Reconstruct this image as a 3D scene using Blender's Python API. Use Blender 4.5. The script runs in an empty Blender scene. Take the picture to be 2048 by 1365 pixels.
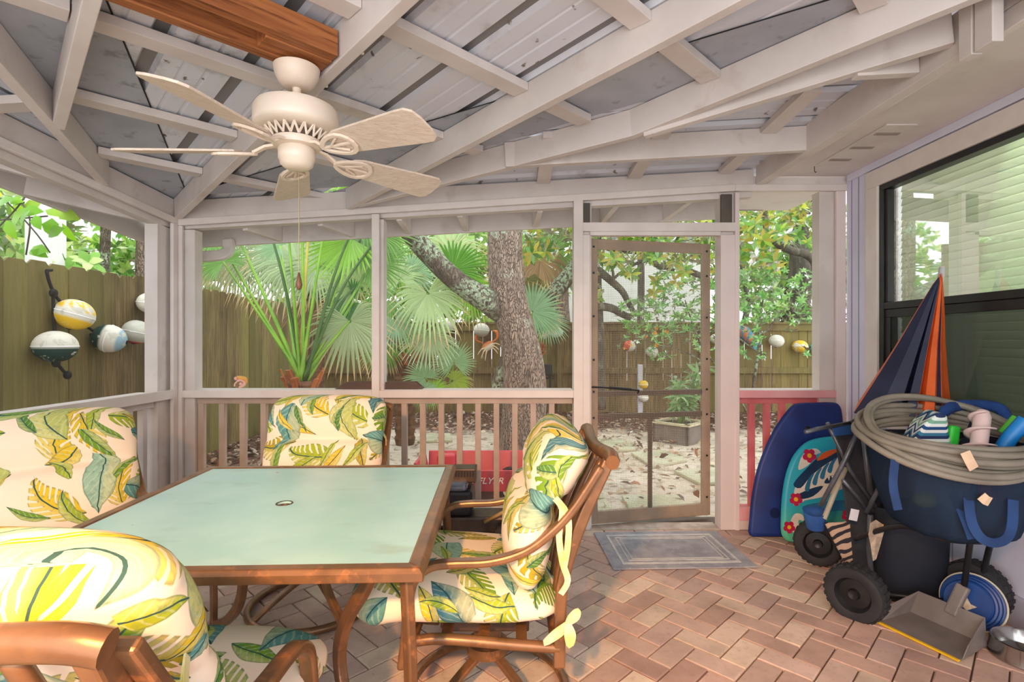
import bpy, bmesh, math, random
import numpy as np
from mathutils import Vector, Matrix, Euler
from math import sin, cos, pi, radians, sqrt, atan2

C = bpy.context.scene.collection
random.seed(7)
RNG = np.random.default_rng(7)

# ------------------------------------------------------------------ camera
CH = 1.28            # camera height
FPX = 1050.0         # focal length in pixels of the 2048-wide frame
cam_data = bpy.data.cameras.new('camera')
cam_data.sensor_width = 36.0
cam_data.lens = FPX / 2048.0 * 36.0
cam_data.clip_start = 0.05
cam_data.clip_end = 200
cam = bpy.data.objects.new('camera', cam_data)
cam.location = (0, 0, CH)
cam.rotation_euler = (pi / 2, 0, 0)
C.objects.link(cam)
bpy.context.scene.camera = cam

# ------------------------------------------------------------------ world and light
sc = bpy.context.scene
sc.view_settings.view_transform = 'Standard'
sc.view_settings.look = 'None'
sc.view_settings.gamma = 1
sc.view_settings.use_curve_mapping = False
sc.view_settings.exposure = 0.0
w = bpy.data.worlds.new('overcast_sky')
sc.world = w
w.use_nodes = True
bgn = w.node_tree.nodes['Background']
bgn.inputs[0].default_value = (0.93, 0.97, 1.0, 1)
bgn.inputs[1].default_value = 2.7


def light(name, kind, loc, target, energy, color, size=1.0, size_y=None):
    d = bpy.data.lights.new(name, kind)
    d.energy = energy
    d.color = color
    if kind == 'AREA':
        d.size = size
        if size_y:
            d.shape = 'RECTANGLE'
            d.size_y = size_y
    elif kind in ('POINT', 'SPOT'):
        d.shadow_soft_size = size
    o = bpy.data.objects.new(name, d)
    o.location = loc
    if target is not None:
        o.rotation_euler = (Vector(target) - Vector(loc)).to_track_quat('-Z', 'Y').to_euler()
    C.objects.link(o)
    return o


# warm porch lamp behind the photographer, and an added unseen fill light that lifts the porch interior
pl_ = light('porch_lamp', 'SPOT', (-0.50, -0.70, 1.90), (-0.28, 1.5, 0.10), 440, (1.0, 0.47, 0.15), 0.05)
pl_.data.spot_size = radians(84)
pl_.data.spot_blend = 0.9
light('interior_fill', 'AREA', (-0.7, -1.0, 1.3), (-0.4, 3, 1.7), 32, (1.0, 0.95, 0.92), 2.6, 2.0)

# ------------------------------------------------------------------ helpers


def PX(u, v, Y):
    return Vector(((u - 1024) / FPX * Y, Y, CH - (v - 682) / FPX * Y))


def GX(u, v, z=0.0):
    Y = (CH - z) * FPX / (v - 682)
    return Vector(((u - 1024) / FPX * Y, Y, z))


def sc1(c):
    c /= 255.0
    return c / 12.92 if c <= 0.04045 else ((c + 0.055) / 1.055) ** 2.4


def S(r, g, b):
    return (sc1(r), sc1(g), sc1(b), 1.0)


class MB:
    def __init__(s):
        s.v = []
        s.f = []
        s.c = []
        s.uv = {}

    def add(s, vs, fs, col=None):
        n = len(s.v)
        s.v.extend([tuple(p) for p in vs])
        s.f.extend([tuple(i + n for i in f) for f in fs])
        s.c.extend([col or (1, 1, 1, 1)] * len(vs))
        return n

    def box(s, c, d, R=None, col=None):
        x, y, z = d[0] / 2, d[1] / 2, d[2] / 2
        vs = [Vector(p) for p in [(-x, -y, -z), (x, -y, -z), (x, y, -z), (-x, y, -z), (-x, -y, z), (x, -y, z), (x, y, z), (-x, y, z)]]
        if R is not None:
            vs = [R @ p for p in vs]
        c = Vector(c)
        s.add([p + c for p in vs], [(3, 2, 1, 0), (4, 5, 6, 7), (0, 1, 5, 4), (1, 2, 6, 5), (2, 3, 7, 6), (3, 0, 4, 7)], col)
        return s

    def span(s, a, b, col=None):     # box from two opposite corners
        a, b = Vector(a), Vector(b)
        return s.box((a + b) / 2, [abs(q) for q in (b - a)], None, col)

    def bar(s, pts, w, h, up=(0, 0, 1), col=None, closed=False):    # rectangular section swept along pts
        pts = [Vector(p) for p in pts]
        up = Vector(up)
        n = len(pts)
        vs = []
        for i, p in enumerate(pts):
            if closed:
                t = pts[(i + 1) % n] - pts[i - 1]
            else:
                t = pts[min(i + 1, n - 1)] - pts[max(i - 1, 0)]
            t.normalize()
            x = t.cross(up)
            if x.length < 1e-5:
                x = t.cross(Vector((0, 1, 0.01)))
            x.normalize()
            z = x.cross(t)
            for a, b in ((-1, -1), (1, -1), (1, 1), (-1, 1)):
                vs.append(p + x * (a * w / 2) + z * (b * h / 2))
        fs = []
        m = n if closed else n - 1
        for i in range(m):
            j = (i + 1) % n
            for k in range(4):
                l = (k + 1) % 4
                fs.append((i * 4 + k, i * 4 + l, j * 4 + l, j * 4 + k))
        if not closed:
            fs.append((3, 2, 1, 0))
            e = (n - 1) * 4
            fs.append((e, e + 1, e + 2, e + 3))
        s.add(vs, fs, col)
        return s

    def tube(s, pts, r, n=8, closed=False, col=None, cap=True, flat=1.0):
        pts = [Vector(p) for p in pts]
        m = len(pts)
        rs = r if isinstance(r, (list, tuple)) else [r] * m
        t0 = (pts[1] - pts[0]).normalized()
        ref = Vector((0, 0, 1)) if abs(t0.z) < 0.9 else Vector((1, 0, 0))
        x = (ref - t0 * ref.dot(t0)).normalized()
        vs = []
        for i, p in enumerate(pts):
            if closed:
                t = pts[(i + 1) % m] - pts[i - 1]
            else:
                t = pts[min(i + 1, m - 1)] - pts[max(i - 1, 0)]
            if t.length < 1e-9:
                t = t0.copy()
            t.normalize()
            x = x - t * x.dot(t)
            if x.length < 1e-6:
                x = t.orthogonal()
            x.normalize()
            y = t.cross(x)
            for k in range(n):
                a = 2 * pi * k / n
                vs.append(p + (x * cos(a) * flat + y * sin(a)) * rs[i])
        fs = []
        for i in range(m if closed else m - 1):
            j = (i + 1) % m
            for k in range(n):
                l = (k + 1) % n
                fs.append((i * n + k, i * n + l, j * n + l, j * n + k))
        if cap and not closed:
            fs.append(tuple(range(n - 1, -1, -1)))
            fs.append(tuple((m - 1) * n + k for k in range(n)))
        s.add(vs, fs, col)
        return s

    def lathe(s, prof, n=24, M=None, col=None, cap=True, a0=0.0):
        M = M or Matrix.Identity(4)
        vs = []
        for (r, z) in prof:
            for k in range(n):
                a = a0 + 2 * pi * k / n
                vs.append(M @ Vector((r * cos(a), r * sin(a), z)))
        fs = []
        for i in range(len(prof) - 1):
            for k in range(n):
                l = (k + 1) % n
                fs.append((i * n + k, i * n + l, (i + 1) * n + l, (i + 1) * n + k))
        if cap:
            fs.append(tuple(range(n - 1, -1, -1)))
            e = (len(prof) - 1) * n
            fs.append(tuple(e + k for k in range(n)))
        s.add(vs, fs, col)
        return s

    def prism(s, poly, z0, z1, M=None, col=None):
        M = M or Matrix.Identity(4)
        n = len(poly)
        vs = [M @ Vector((p[0], p[1], z0)) for p in poly] + [M @ Vector((p[0], p[1], z1)) for p in poly]
        fs = [tuple(range(n - 1, -1, -1)), tuple(range(n, 2 * n))]
        fs += [(i, (i + 1) % n, n + (i + 1) % n, n + i) for i in range(n)]
        s.add(vs, fs, col)
        return s

    def ell(s, c, r, M=None, nu=16, nv=10, colf=None, wob=0.0):
        c = Vector(c)
        M = M or Matrix.Identity(3)
        vs, cs = [], []
        for j in range(nv + 1):
            th = pi * j / nv
            for i in range(nu):
                ph = 2 * pi * i / nu
                d = Vector((sin(th) * cos(ph), sin(th) * sin(ph), cos(th)))
                k = 1 + (random.uniform(-wob, wob) if 0 < j < nv else 0)
                vs.append(c + M @ Vector((d.x * r[0] * k, d.y * r[1] * k, d.z * r[2] * k)))
                cs.append(colf(d) if colf else (1, 1, 1, 1))
        fs = []
        for j in range(nv):
            for i in range(nu):
                i2 = (i + 1) % nu
                fs.append((j * nu + i, (j + 1) * nu + i, (j + 1) * nu + i2, j * nu + i2))
        n0 = s.add(vs, fs)
        s.c[n0:] = cs
        return s

    def quad(s, a, b, c, d, col=None):
        s.add([a, b, c, d], [(0, 1, 2, 3)], col)
        return s

    def strip(s, pts, w, up, th=0.003, col=None):
        return s.bar(pts, w, th, up, col)

    def build(s, name, mat=None, parent=None, smooth=False, bevel=0.0, seg=2, sub=0, solid=0.0, uv=None, ang=None, weld=False):
        me = bpy.data.meshes.new(name)
        me.from_pydata([tuple(p) for p in s.v], [], s.f)
        if True:
            at = me.color_attributes.new('Col', 'FLOAT_COLOR', 'POINT')
            at.data.foreach_set('color', np.array(s.c, dtype=np.float32).ravel())
        if uv is not None:
            l = me.uv_layers.new(name='UVMap')
            arr = np.zeros((len(me.loops), 2), dtype=np.float32)
            vi = np.zeros(len(me.loops), dtype=np.int32)
            me.loops.foreach_get('vertex_index', vi)
            arr[:] = np.array(uv, dtype=np.float32)[vi]
            l.data.foreach_set('uv', arr.ravel())
        me.validate()
        bm = bmesh.new()
        bm.from_mesh(me)
        if weld:
            bmesh.ops.remove_doubles(bm, verts=bm.verts, dist=1e-5)
        if smooth is not None and not weld == 'leaf':
            bmesh.ops.recalc_face_normals(bm, faces=bm.faces)
        bm.to_mesh(me)
        bm.free()
        if smooth:
            me.polygons.foreach_set('use_smooth', [True] * len(me.polygons))
            if ang:
                me.set_sharp_from_angle(angle=radians(ang))
        if mat:
            me.materials.append(mat)
        o = bpy.data.objects.new(name, me)
        C.objects.link(o)
        if parent:
            o.parent = parent
        if bevel:
            m = o.modifiers.new('bevel', 'BEVEL')
            m.width = bevel
            m.segments = seg
            m.limit_method = 'ANGLE'
            m.angle_limit = radians(40)
        if solid:
            m = o.modifiers.new('solid', 'SOLIDIFY')
            m.thickness = solid
            m.offset = 0
        if sub:
            m = o.modifiers.new('sub', 'SUBSURF')
            m.levels = sub
            m.render_levels = sub
        return o


def empty(name, loc=(0, 0, 0), rz=0.0):
    o = bpy.data.objects.new(name, None)
    o.empty_display_size = 0.1
    o.location = loc
    o.rotation_euler = (0, 0, rz)
    C.objects.link(o)
    return o


def tag(o, label=None, cat=None, group=None, kind=None):
    if label:
        o['label'] = label
    if cat:
        o['category'] = cat
    if group:
        o['group'] = group
    if kind:
        o['kind'] = kind
    return o


def struct(name, label=None):
    o = empty(name)
    o['kind'] = 'structure'
    if label:
        o['label'] = label
    return o


def copy_tree(o, parent=None):
    c = o.copy()
    C.objects.link(c)
    if parent:
        c.parent = parent
    for ch in list(o.children):
        copy_tree(ch, c)
    return c


def bez(p0, p1, p2, p3, n=10):
    p0, p1, p2, p3 = map(Vector, (p0, p1, p2, p3))
    return [(p0 * (1 - t) ** 3 + p1 * 3 * t * (1 - t) ** 2 + p2 * 3 * t * t * (1 - t) + p3 * t ** 3) for t in [i / n for i in range(n + 1)]]


def smoothpts(pts, n=4):    # Catmull-Rom through the points
    pts = [Vector(p) for p in pts]
    out = []
    for i in range(len(pts) - 1):
        a, b, c, d = pts[max(i - 1, 0)], pts[i], pts[i + 1], pts[min(i + 2, len(pts) - 1)]
        for k in range(n):
            t = k / n
            out.append(0.5 * ((2 * b) + (c - a) * t + (2 * a - 5 * b + 4 * c - d) * t * t + (3 * b - a - 3 * c + d) * t ** 3))
    out.append(pts[-1])
    return out


def lerpl(l, n):            # resample a list of numbers to n entries
    out = []
    for i in range(n):
        t = i / (n - 1) * (len(l) - 1)
        k = min(int(t), len(l) - 2)
        out.append(l[k] + (l[k + 1] - l[k]) * (t - k))
    return out


def axisM(origin, z, x=None):    # 4x4 frame with local z along the given direction
    z = Vector(z).normalized()
    if x is None:
        x = z.orthogonal()
    x = Vector(x)
    x = (x - z * x.dot(z)).normalized()
    y = z.cross(x)
    M = Matrix((x, y, z)).transposed().to_4x4()
    M.translation = Vector(origin)
    return M


# ------------------------------------------------------------------ materials
class NT:
    def __init__(s, name):
        m = bpy.data.materials.new(name)
        m.use_nodes = True
        s.m = m
        s.t = m.node_tree
        s.p = s.t.nodes['Principled BSDF']
        s.out = s.t.nodes['Material Output']

    def n(s, kind, **kw):
        nd = s.t.nodes.new(kind)
        for k, v in kw.items():
            setattr(nd, k, v)
        return nd

    def L(s, a, b):
        s.t.links.new(a, b)

    def put(s, sock, val):
        if isinstance(val, bpy.types.NodeSocket):
            s.L(val, sock)
        else:
            sock.default_value = val

    def math(s, op, a, b=None, c=None, clamp=False):
        nd = s.n('ShaderNodeMath', operation=op, use_clamp=clamp)
        s.put(nd.inputs[0], a)
        if b is not None:
            s.put(nd.inputs[1], b)
        if c is not None:
            s.put(nd.inputs[2], c)
        return nd.outputs[0]

    def vmath(s, op, a, b=None):
        nd = s.n('ShaderNodeVectorMath', operation=op)
        s.put(nd.inputs[0], a)
        if b is not None:
            s.put(nd.inputs['Scale'] if op == 'SCALE' else nd.inputs[1], b)
        return nd.outputs[0]

    def mix(s, fac, a, b, blend='MIX'):
        nd = s.n('ShaderNodeMix', data_type='RGBA', blend_type=blend)
        s.put(nd.inputs[0], fac)
        s.put(nd.inputs[6], a)
        s.put(nd.inputs[7], b)
        return nd.outputs[2]

    def step(s, x, lo, hi):
        nd = s.n('ShaderNodeMapRange', interpolation_type='SMOOTHSTEP')
        s.put(nd.inputs[0], x)
        s.put(nd.inputs[1], lo)
        s.put(nd.inputs[2], hi)
        return nd.outputs[0]

    def coord(s, kind='Object', scale=(1, 1, 1), rot=(0, 0, 0)):
        tc = s.n('ShaderNodeTexCoord')
        mp = s.n('ShaderNodeMapping')
        s.L(tc.outputs[kind], mp.inputs[0])
        mp.inputs['Scale'].default_value = scale
        mp.inputs['Rotation'].default_value = rot
        return mp.outputs[0]

    def noise(s, vec, scale=5, detail=4, rough=0.55):
        nd = s.n('ShaderNodeTexNoise')
        s.L(vec, nd.inputs['Vector'])
        nd.inputs['Scale'].default_value = scale
        nd.inputs['Detail'].default_value = detail
        nd.inputs['Roughness'].default_value = rough
        return nd.outputs[0]

    def bump(s, h, strength=0.3, dist=0.01):
        b = s.n('ShaderNodeBump')
        b.inputs['Strength'].default_value = strength
        b.inputs['Distance'].default_value = dist
        s.L(h, b.inputs['Height'])
        s.L(b.outputs[0], s.p.inputs['Normal'])

    def attr(s, name='Col'):
        nd = s.n('ShaderNodeAttribute')
        nd.attribute_name = name
        return nd.outputs['Color']

    def fin(s, col=None, rough=None, metal=None, spec=None):
        if col is not None:
            s.put(s.p.inputs['Base Color'], col)
        if rough is not None:
            s.put(s.p.inputs['Roughness'], rough)
        if metal is not None:
            s.put(s.p.inputs['Metallic'], metal)
        if spec is not None:
            s.p.inputs['Specular IOR Level'].default_value = spec
        return s.m


MATS = {}


def pm(name, c1, c2=None, scale=6, rough=0.5, metal=0.0, bump=0.0, stretch=(1, 1, 1), lo=0.35, hi=0.65, c3=None, s3=30, spec=0.5, bscale=None, attr=False, bdist=0.004):
    """two- or three-tone noise material"""
    if name in MATS:
        return MATS[name]
    t = NT(name)
    v = t.coord('Object', stretch)
    nz = t.noise(v, scale)
    col = t.mix(t.step(nz, lo, hi), c1, c2 or c1)
    if c3:
        n3 = t.noise(v, s3, 5, 0.6)
        col = t.mix(t.step(n3, 0.56, 0.70), col, c3)
    if attr:
        col = t.mix(1.0, col, t.attr(), 'MULTIPLY')
    if bump:
        t.bump(t.noise(v, bscale or scale * 4, 4), bump, bdist)
    MATS[name] = t.fin(col, rough, metal, spec)
    return MATS[name]


white_paint = pm('white_painted_wood', S(218, 209, 204), S(207, 197, 191), 3.0, 0.55, bump=0.12, c3=S(203, 192, 185), s3=5, bscale=60)
white_trim = pm('white_trim_paint', S(224, 214, 208), S(214, 203, 197), 4, 0.5, bump=0.08, bscale=50)
red_bounce_rail = pm('rail_paint_with_red_bounce', S(214, 116, 122), S(196, 92, 102), 5, 0.55)  # red light bounced off the bodyboard, painted into the right-bay rails
pink_bounce_trim = pm('trim_paint_with_pink_bounce', S(226, 210, 206), S(218, 202, 199), 2, 0.55)  # white trim with the board's faint pink bounce put into its colour
pink_bounce_sill = pm('sill_paint_with_pink_bounce', S(226, 168, 170), S(216, 150, 154), 3, 0.55)  # white sill tinted with the same pink bounce light
lavender = pm('lavender_siding_paint', S(218, 217, 233), S(210, 209, 227), 3, 0.5, bump=0.08, bscale=80)
tan_rail = pm('tan_grey_baluster_paint', S(192, 170, 154), S(176, 155, 140), 5, 0.6, bump=0.1, bscale=60)
galv = pm('galvanised_roof_metal', S(186, 188, 196), S(164, 167, 176), 5, 0.42, 0.25, c3=S(118, 112, 108), s3=7, stretch=(1, 1, 1))
galv_dark = pm('weathered_roof_rib', S(128, 124, 122), S(98, 94, 92), 14, 0.55, 0.2)
flash = pm('smooth_flashing_metal', S(178, 182, 190), S(160, 164, 172), 2.5, 0.45, 0.2, c3=S(140, 140, 143), s3=12)
black_gap = pm('dark_seam', S(28, 27, 27), rough=0.8)
bronze = pm('bronze_painted_metal', S(138, 100, 68), S(114, 82, 56), 9, 0.34, 0.4, bump=0.08, c3=S(160, 108, 68), s3=22, bscale=60)
bronze_dark = pm('dark_bronze_metal', S(84, 66, 54), S(62, 48, 40), 9, 0.4, 0.3)
cream_enamel = pm('cream_enamel', S(236, 220, 202), S(228, 208, 188), 4, 0.3)
black_plastic = pm('black_plastic', S(34, 34, 37), S(24, 24, 27), 8, 0.45)
rubber = pm('black_rubber', S(44, 44, 48), S(32, 32, 35), 8, 0.75, bump=0.2)
steel = pm('brushed_steel', S(190, 190, 188), S(170, 168, 164), 8, 0.16, 1.0)
rope_dark = pm('dark_rope', S(40, 38, 36), S(24, 23, 22), 60, 0.9, bump=0.5)
grey_tube = pm('grey_steel_tube', S(106, 112, 122), S(82, 84, 90), 8, 0.4, 0.5)
navy_cloth = pm('navy_cloth', S(34, 40, 62), S(24, 29, 46), 8, 0.85, bump=0.1, bscale=200)
blue_cloth = pm('blue_cloth', S(40, 88, 156), S(28, 68, 128), 8, 0.8, bump=0.1, bscale=200)


def wood_mat(name, c1, c2, c3, stretch, scale=4, rough=0.6, attr=False, moss=None, turn=0.0):
    t = NT(name)
    v = t.coord('Object', (1, 1, 1), (0, 0, turn))
    mp2 = t.n('ShaderNodeMapping')
    t.L(v, mp2.inputs[0])
    mp2.inputs['Scale'].default_value = stretch
    v = mp2.outputs[0]
    a = t.noise(v, scale, 6, 0.6)
    b = t.noise(v, scale * 3.1, 5, 0.6)
    col = t.mix(t.step(a, 0.3, 0.7), c1, c2)
    col = t.mix(t.step(b, 0.5, 0.72), col, c3)
    if moss:
        big = t.noise(t.coord('Object', (1.6, 1.6, 0.5)), 1.3, 3)
        col = t.mix(t.math('MULTIPLY', t.step(big, 0.48, 0.68), 0.6), col, c3)
        v2 = t.coord('Object', (1, 1, 0.35))
        col = t.mix(t.math('MULTIPLY', t.step(t.noise(v2, 1.1, 3), 0.42, 0.62), 0.65), col, moss)
    if attr:
        col = t.mix(1.0, col, t.attr(), 'MULTIPLY')
    t.bump(b, 0.3, 0.004)
    return t.fin(col, rough, spec=0.3)


fence_mat = wood_mat('weathered_fence_wood', S(146, 122, 84), S(104, 86, 58), S(58, 48, 34), (14, 14, 0.6), 3, 0.85, True, S(128, 120, 68))
raw_wood = wood_mat('orange_brown_lumber', S(176, 112, 66), S(140, 82, 46), S(96, 50, 26), (0.5, 9, 9), 3, 0.5, turn=radians(-45))
brown_wood = wood_mat('dark_brown_wood', S(88, 58, 42), S(70, 46, 34), S(54, 34, 26), (1, 12, 12), 3, 0.5)
blade_wood = wood_mat('bleached_blade_wood', S(224, 208, 192), S(212, 193, 175), S(196, 174, 152), (2, 22, 22), 3, 0.45)


def bark_mat(name, c1, c2, lich, lich_lo=0.6):
    t = NT(name)
    v = t.coord('Object', (1, 1, 0.24))
    vo = t.n('ShaderNodeTexVoronoi', feature='DISTANCE_TO_EDGE')
    wv = t.vmath('ADD', v, t.vmath('SCALE', t.coord('Object'), 0.0))
    nzc = t.n('ShaderNodeTexNoise')
    t.L(v, nzc.inputs['Vector'])
    nzc.inputs['Scale'].default_value = 9
    wv = t.vmath('ADD', v, t.vmath('SCALE', nzc.outputs['Color'], 0.16))
    t.L(wv, vo.inputs['Vector'])
    vo.inputs['Scale'].default_value = 58
    e = t.step(vo.outputs['Distance'], 0.0, 0.13)
    n1 = t.noise(v, 30, 5)
    col = t.mix(t.step(n1, 0.35, 0.7), c1, c2)
    col = t.mix(e, S(104, 90, 80), col)
    o = t.coord('Object')
    l = t.math('MULTIPLY', t.step(t.noise(o, 2.2, 2), lich_lo - 0.06, lich_lo + 0.03), t.step(t.noise(o, 26, 4), 0.44, 0.52))
    col = t.mix(l, col, lich)
    t.bump(t.math('ADD', e, t.math('MULTIPLY', n1, 0.6)), 0.9, 0.02)
    return t.fin(col, 0.9, spec=0.2)


bark = bark_mat('scaly_tree_bark', S(176, 154, 136), S(132, 112, 99), S(180, 190, 166), 0.65)
bark_lichen = bark_mat('lichen_covered_bark', S(132, 118, 102), S(98, 88, 76), S(178, 194, 162), 0.50)
bark_dark = pm('dark_smooth_bark', S(98, 90, 78), S(70, 64, 55), 12, 0.9, bump=0.5, c3=S(126, 124, 104), s3=7, stretch=(1, 1, 0.5))


def leaf_mat(name, gloss=0.35, trans=0.4):
    t = NT(name)
    col = t.attr()
    d = t.n('ShaderNodeBsdfDiffuse')
    tr = t.n('ShaderNodeBsdfTranslucent')
    g = t.n('ShaderNodeBsdfGlossy')
    t.L(col, d.inputs[0])
    t.L(t.mix(1.0, col, (1.0, 1.0, 0.55, 1), 'MULTIPLY'), tr.inputs[0])
    g.inputs['Roughness'].default_value = gloss
    m1 = t.n('ShaderNodeMixShader')
    m1.inputs[0].default_value = trans
    t.L(d.outputs[0], m1.inputs[1])
    t.L(tr.outputs[0], m1.inputs[2])
    fr = t.n('ShaderNodeFresnel')
    fr.inputs[0].default_value = 1.35
    m2 = t.n('ShaderNodeMixShader')
    t.L(fr.outputs[0], m2.inputs[0])
    t.L(m1.outputs[0], m2.inputs[1])
    t.L(g.outputs[0], m2.inputs[2])
    t.L(m2.outputs[0], t.out.inputs[0])
    return t.m


leafm = leaf_mat('green_leaf', 0.4, 0.45)
palmm = leaf_mat('fan_palm_leaf', 0.22, 0.35)
col_mat = None


def vcol_mat(name, rough=0.6, spec=0.4, bump=0.0, flake=None):
    t = NT(name)
    col = t.attr()
    if flake:
        v = t.coord('Object')
        col = t.mix(t.step(t.noise(v, 14, 5, 0.65), 0.56, 0.60), col, flake)
    if bump:
        t.bump(t.noise(t.coord('Object'), 40, 5), bump, 0.004)
    return t.fin(col, rough, spec=spec)


painted = vcol_mat('painted_plastic', 0.45)
buoy_mat = vcol_mat('flaking_buoy_paint', 0.6, 0.3, 0.35, S(206, 202, 188))


def screen_mat(name, op, col=(0.25, 0.25, 0.25, 1)):
    t = NT(name)
    tr = t.n('ShaderNodeBsdfTransparent')
    d = t.n('ShaderNodeBsdfDiffuse')
    d.inputs[0].default_value = col
    mx = t.n('ShaderNodeMixShader')
    mx.inputs[0].default_value = op
    t.L(tr.outputs[0], mx.inputs[1])
    t.L(d.outputs[0], mx.inputs[2])
    t.L(mx.outputs[0], t.out.inputs[0])
    return t.m


insect_screen = screen_mat('insect_screen_mesh', 0.055, S(190, 186, 180))


def wire_mat():     # hardware cloth on the screen door: a grid of wires with holes
    t = NT('wire_hardware_cloth')
    v = t.coord('Object', (1, 1, 1))
    sp = t.n('ShaderNodeSeparateXYZ')
    t.L(v, sp.inputs[0])

    def line(x):
        f = t.math('FRACT', t.math('MULTIPLY', x, 1 / 0.0125))
        return t.math('LESS_THAN', f, 0.15)
    mk = t.math('MAXIMUM', line(sp.outputs[0]), line(sp.outputs[2]))
    tr = t.n('ShaderNodeBsdfTransparent')
    d = t.n('ShaderNodeBsdfDiffuse')
    d.inputs[0].default_value = S(186, 178, 164)
    mx = t.n('ShaderNodeMixShader')
    t.L(t.math('ADD', t.math('MULTIPLY', mk, 0.5), 0.03), mx.inputs[0])
    t.L(tr.outputs[0], mx.inputs[1])
    t.L(d.outputs[0], mx.inputs[2])
    t.L(mx.outputs[0], t.out.inputs[0])
    return t.m


def glass_mat(name, refl=0.16, tint=(0.9, 0.94, 0.92, 1)):
    t = NT(name)
    tr = t.n('ShaderNodeBsdfTransparent')
    tr.inputs[0].default_value = tint
    g = t.n('ShaderNodeBsdfGlossy')
    g.inputs['Roughness'].default_value = 0.02
    g.inputs[0].default_value = (1, 1, 1, 1)
    fr = t.n('ShaderNodeLayerWeight')
    fr.inputs[0].default_value = 0.25
    mx = t.n('ShaderNodeMixShader')
    t.L(t.math('ADD', t.math('MULTIPLY', fr.outputs['Fresnel'], 0.45), refl * 0.2), mx.inputs[0])
    t.L(tr.outputs[0], mx.inputs[1])
    t.L(g.outputs[0], mx.inputs[2])
    t.L(mx.outputs[0], t.out.inputs[0])
    return t.m


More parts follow.
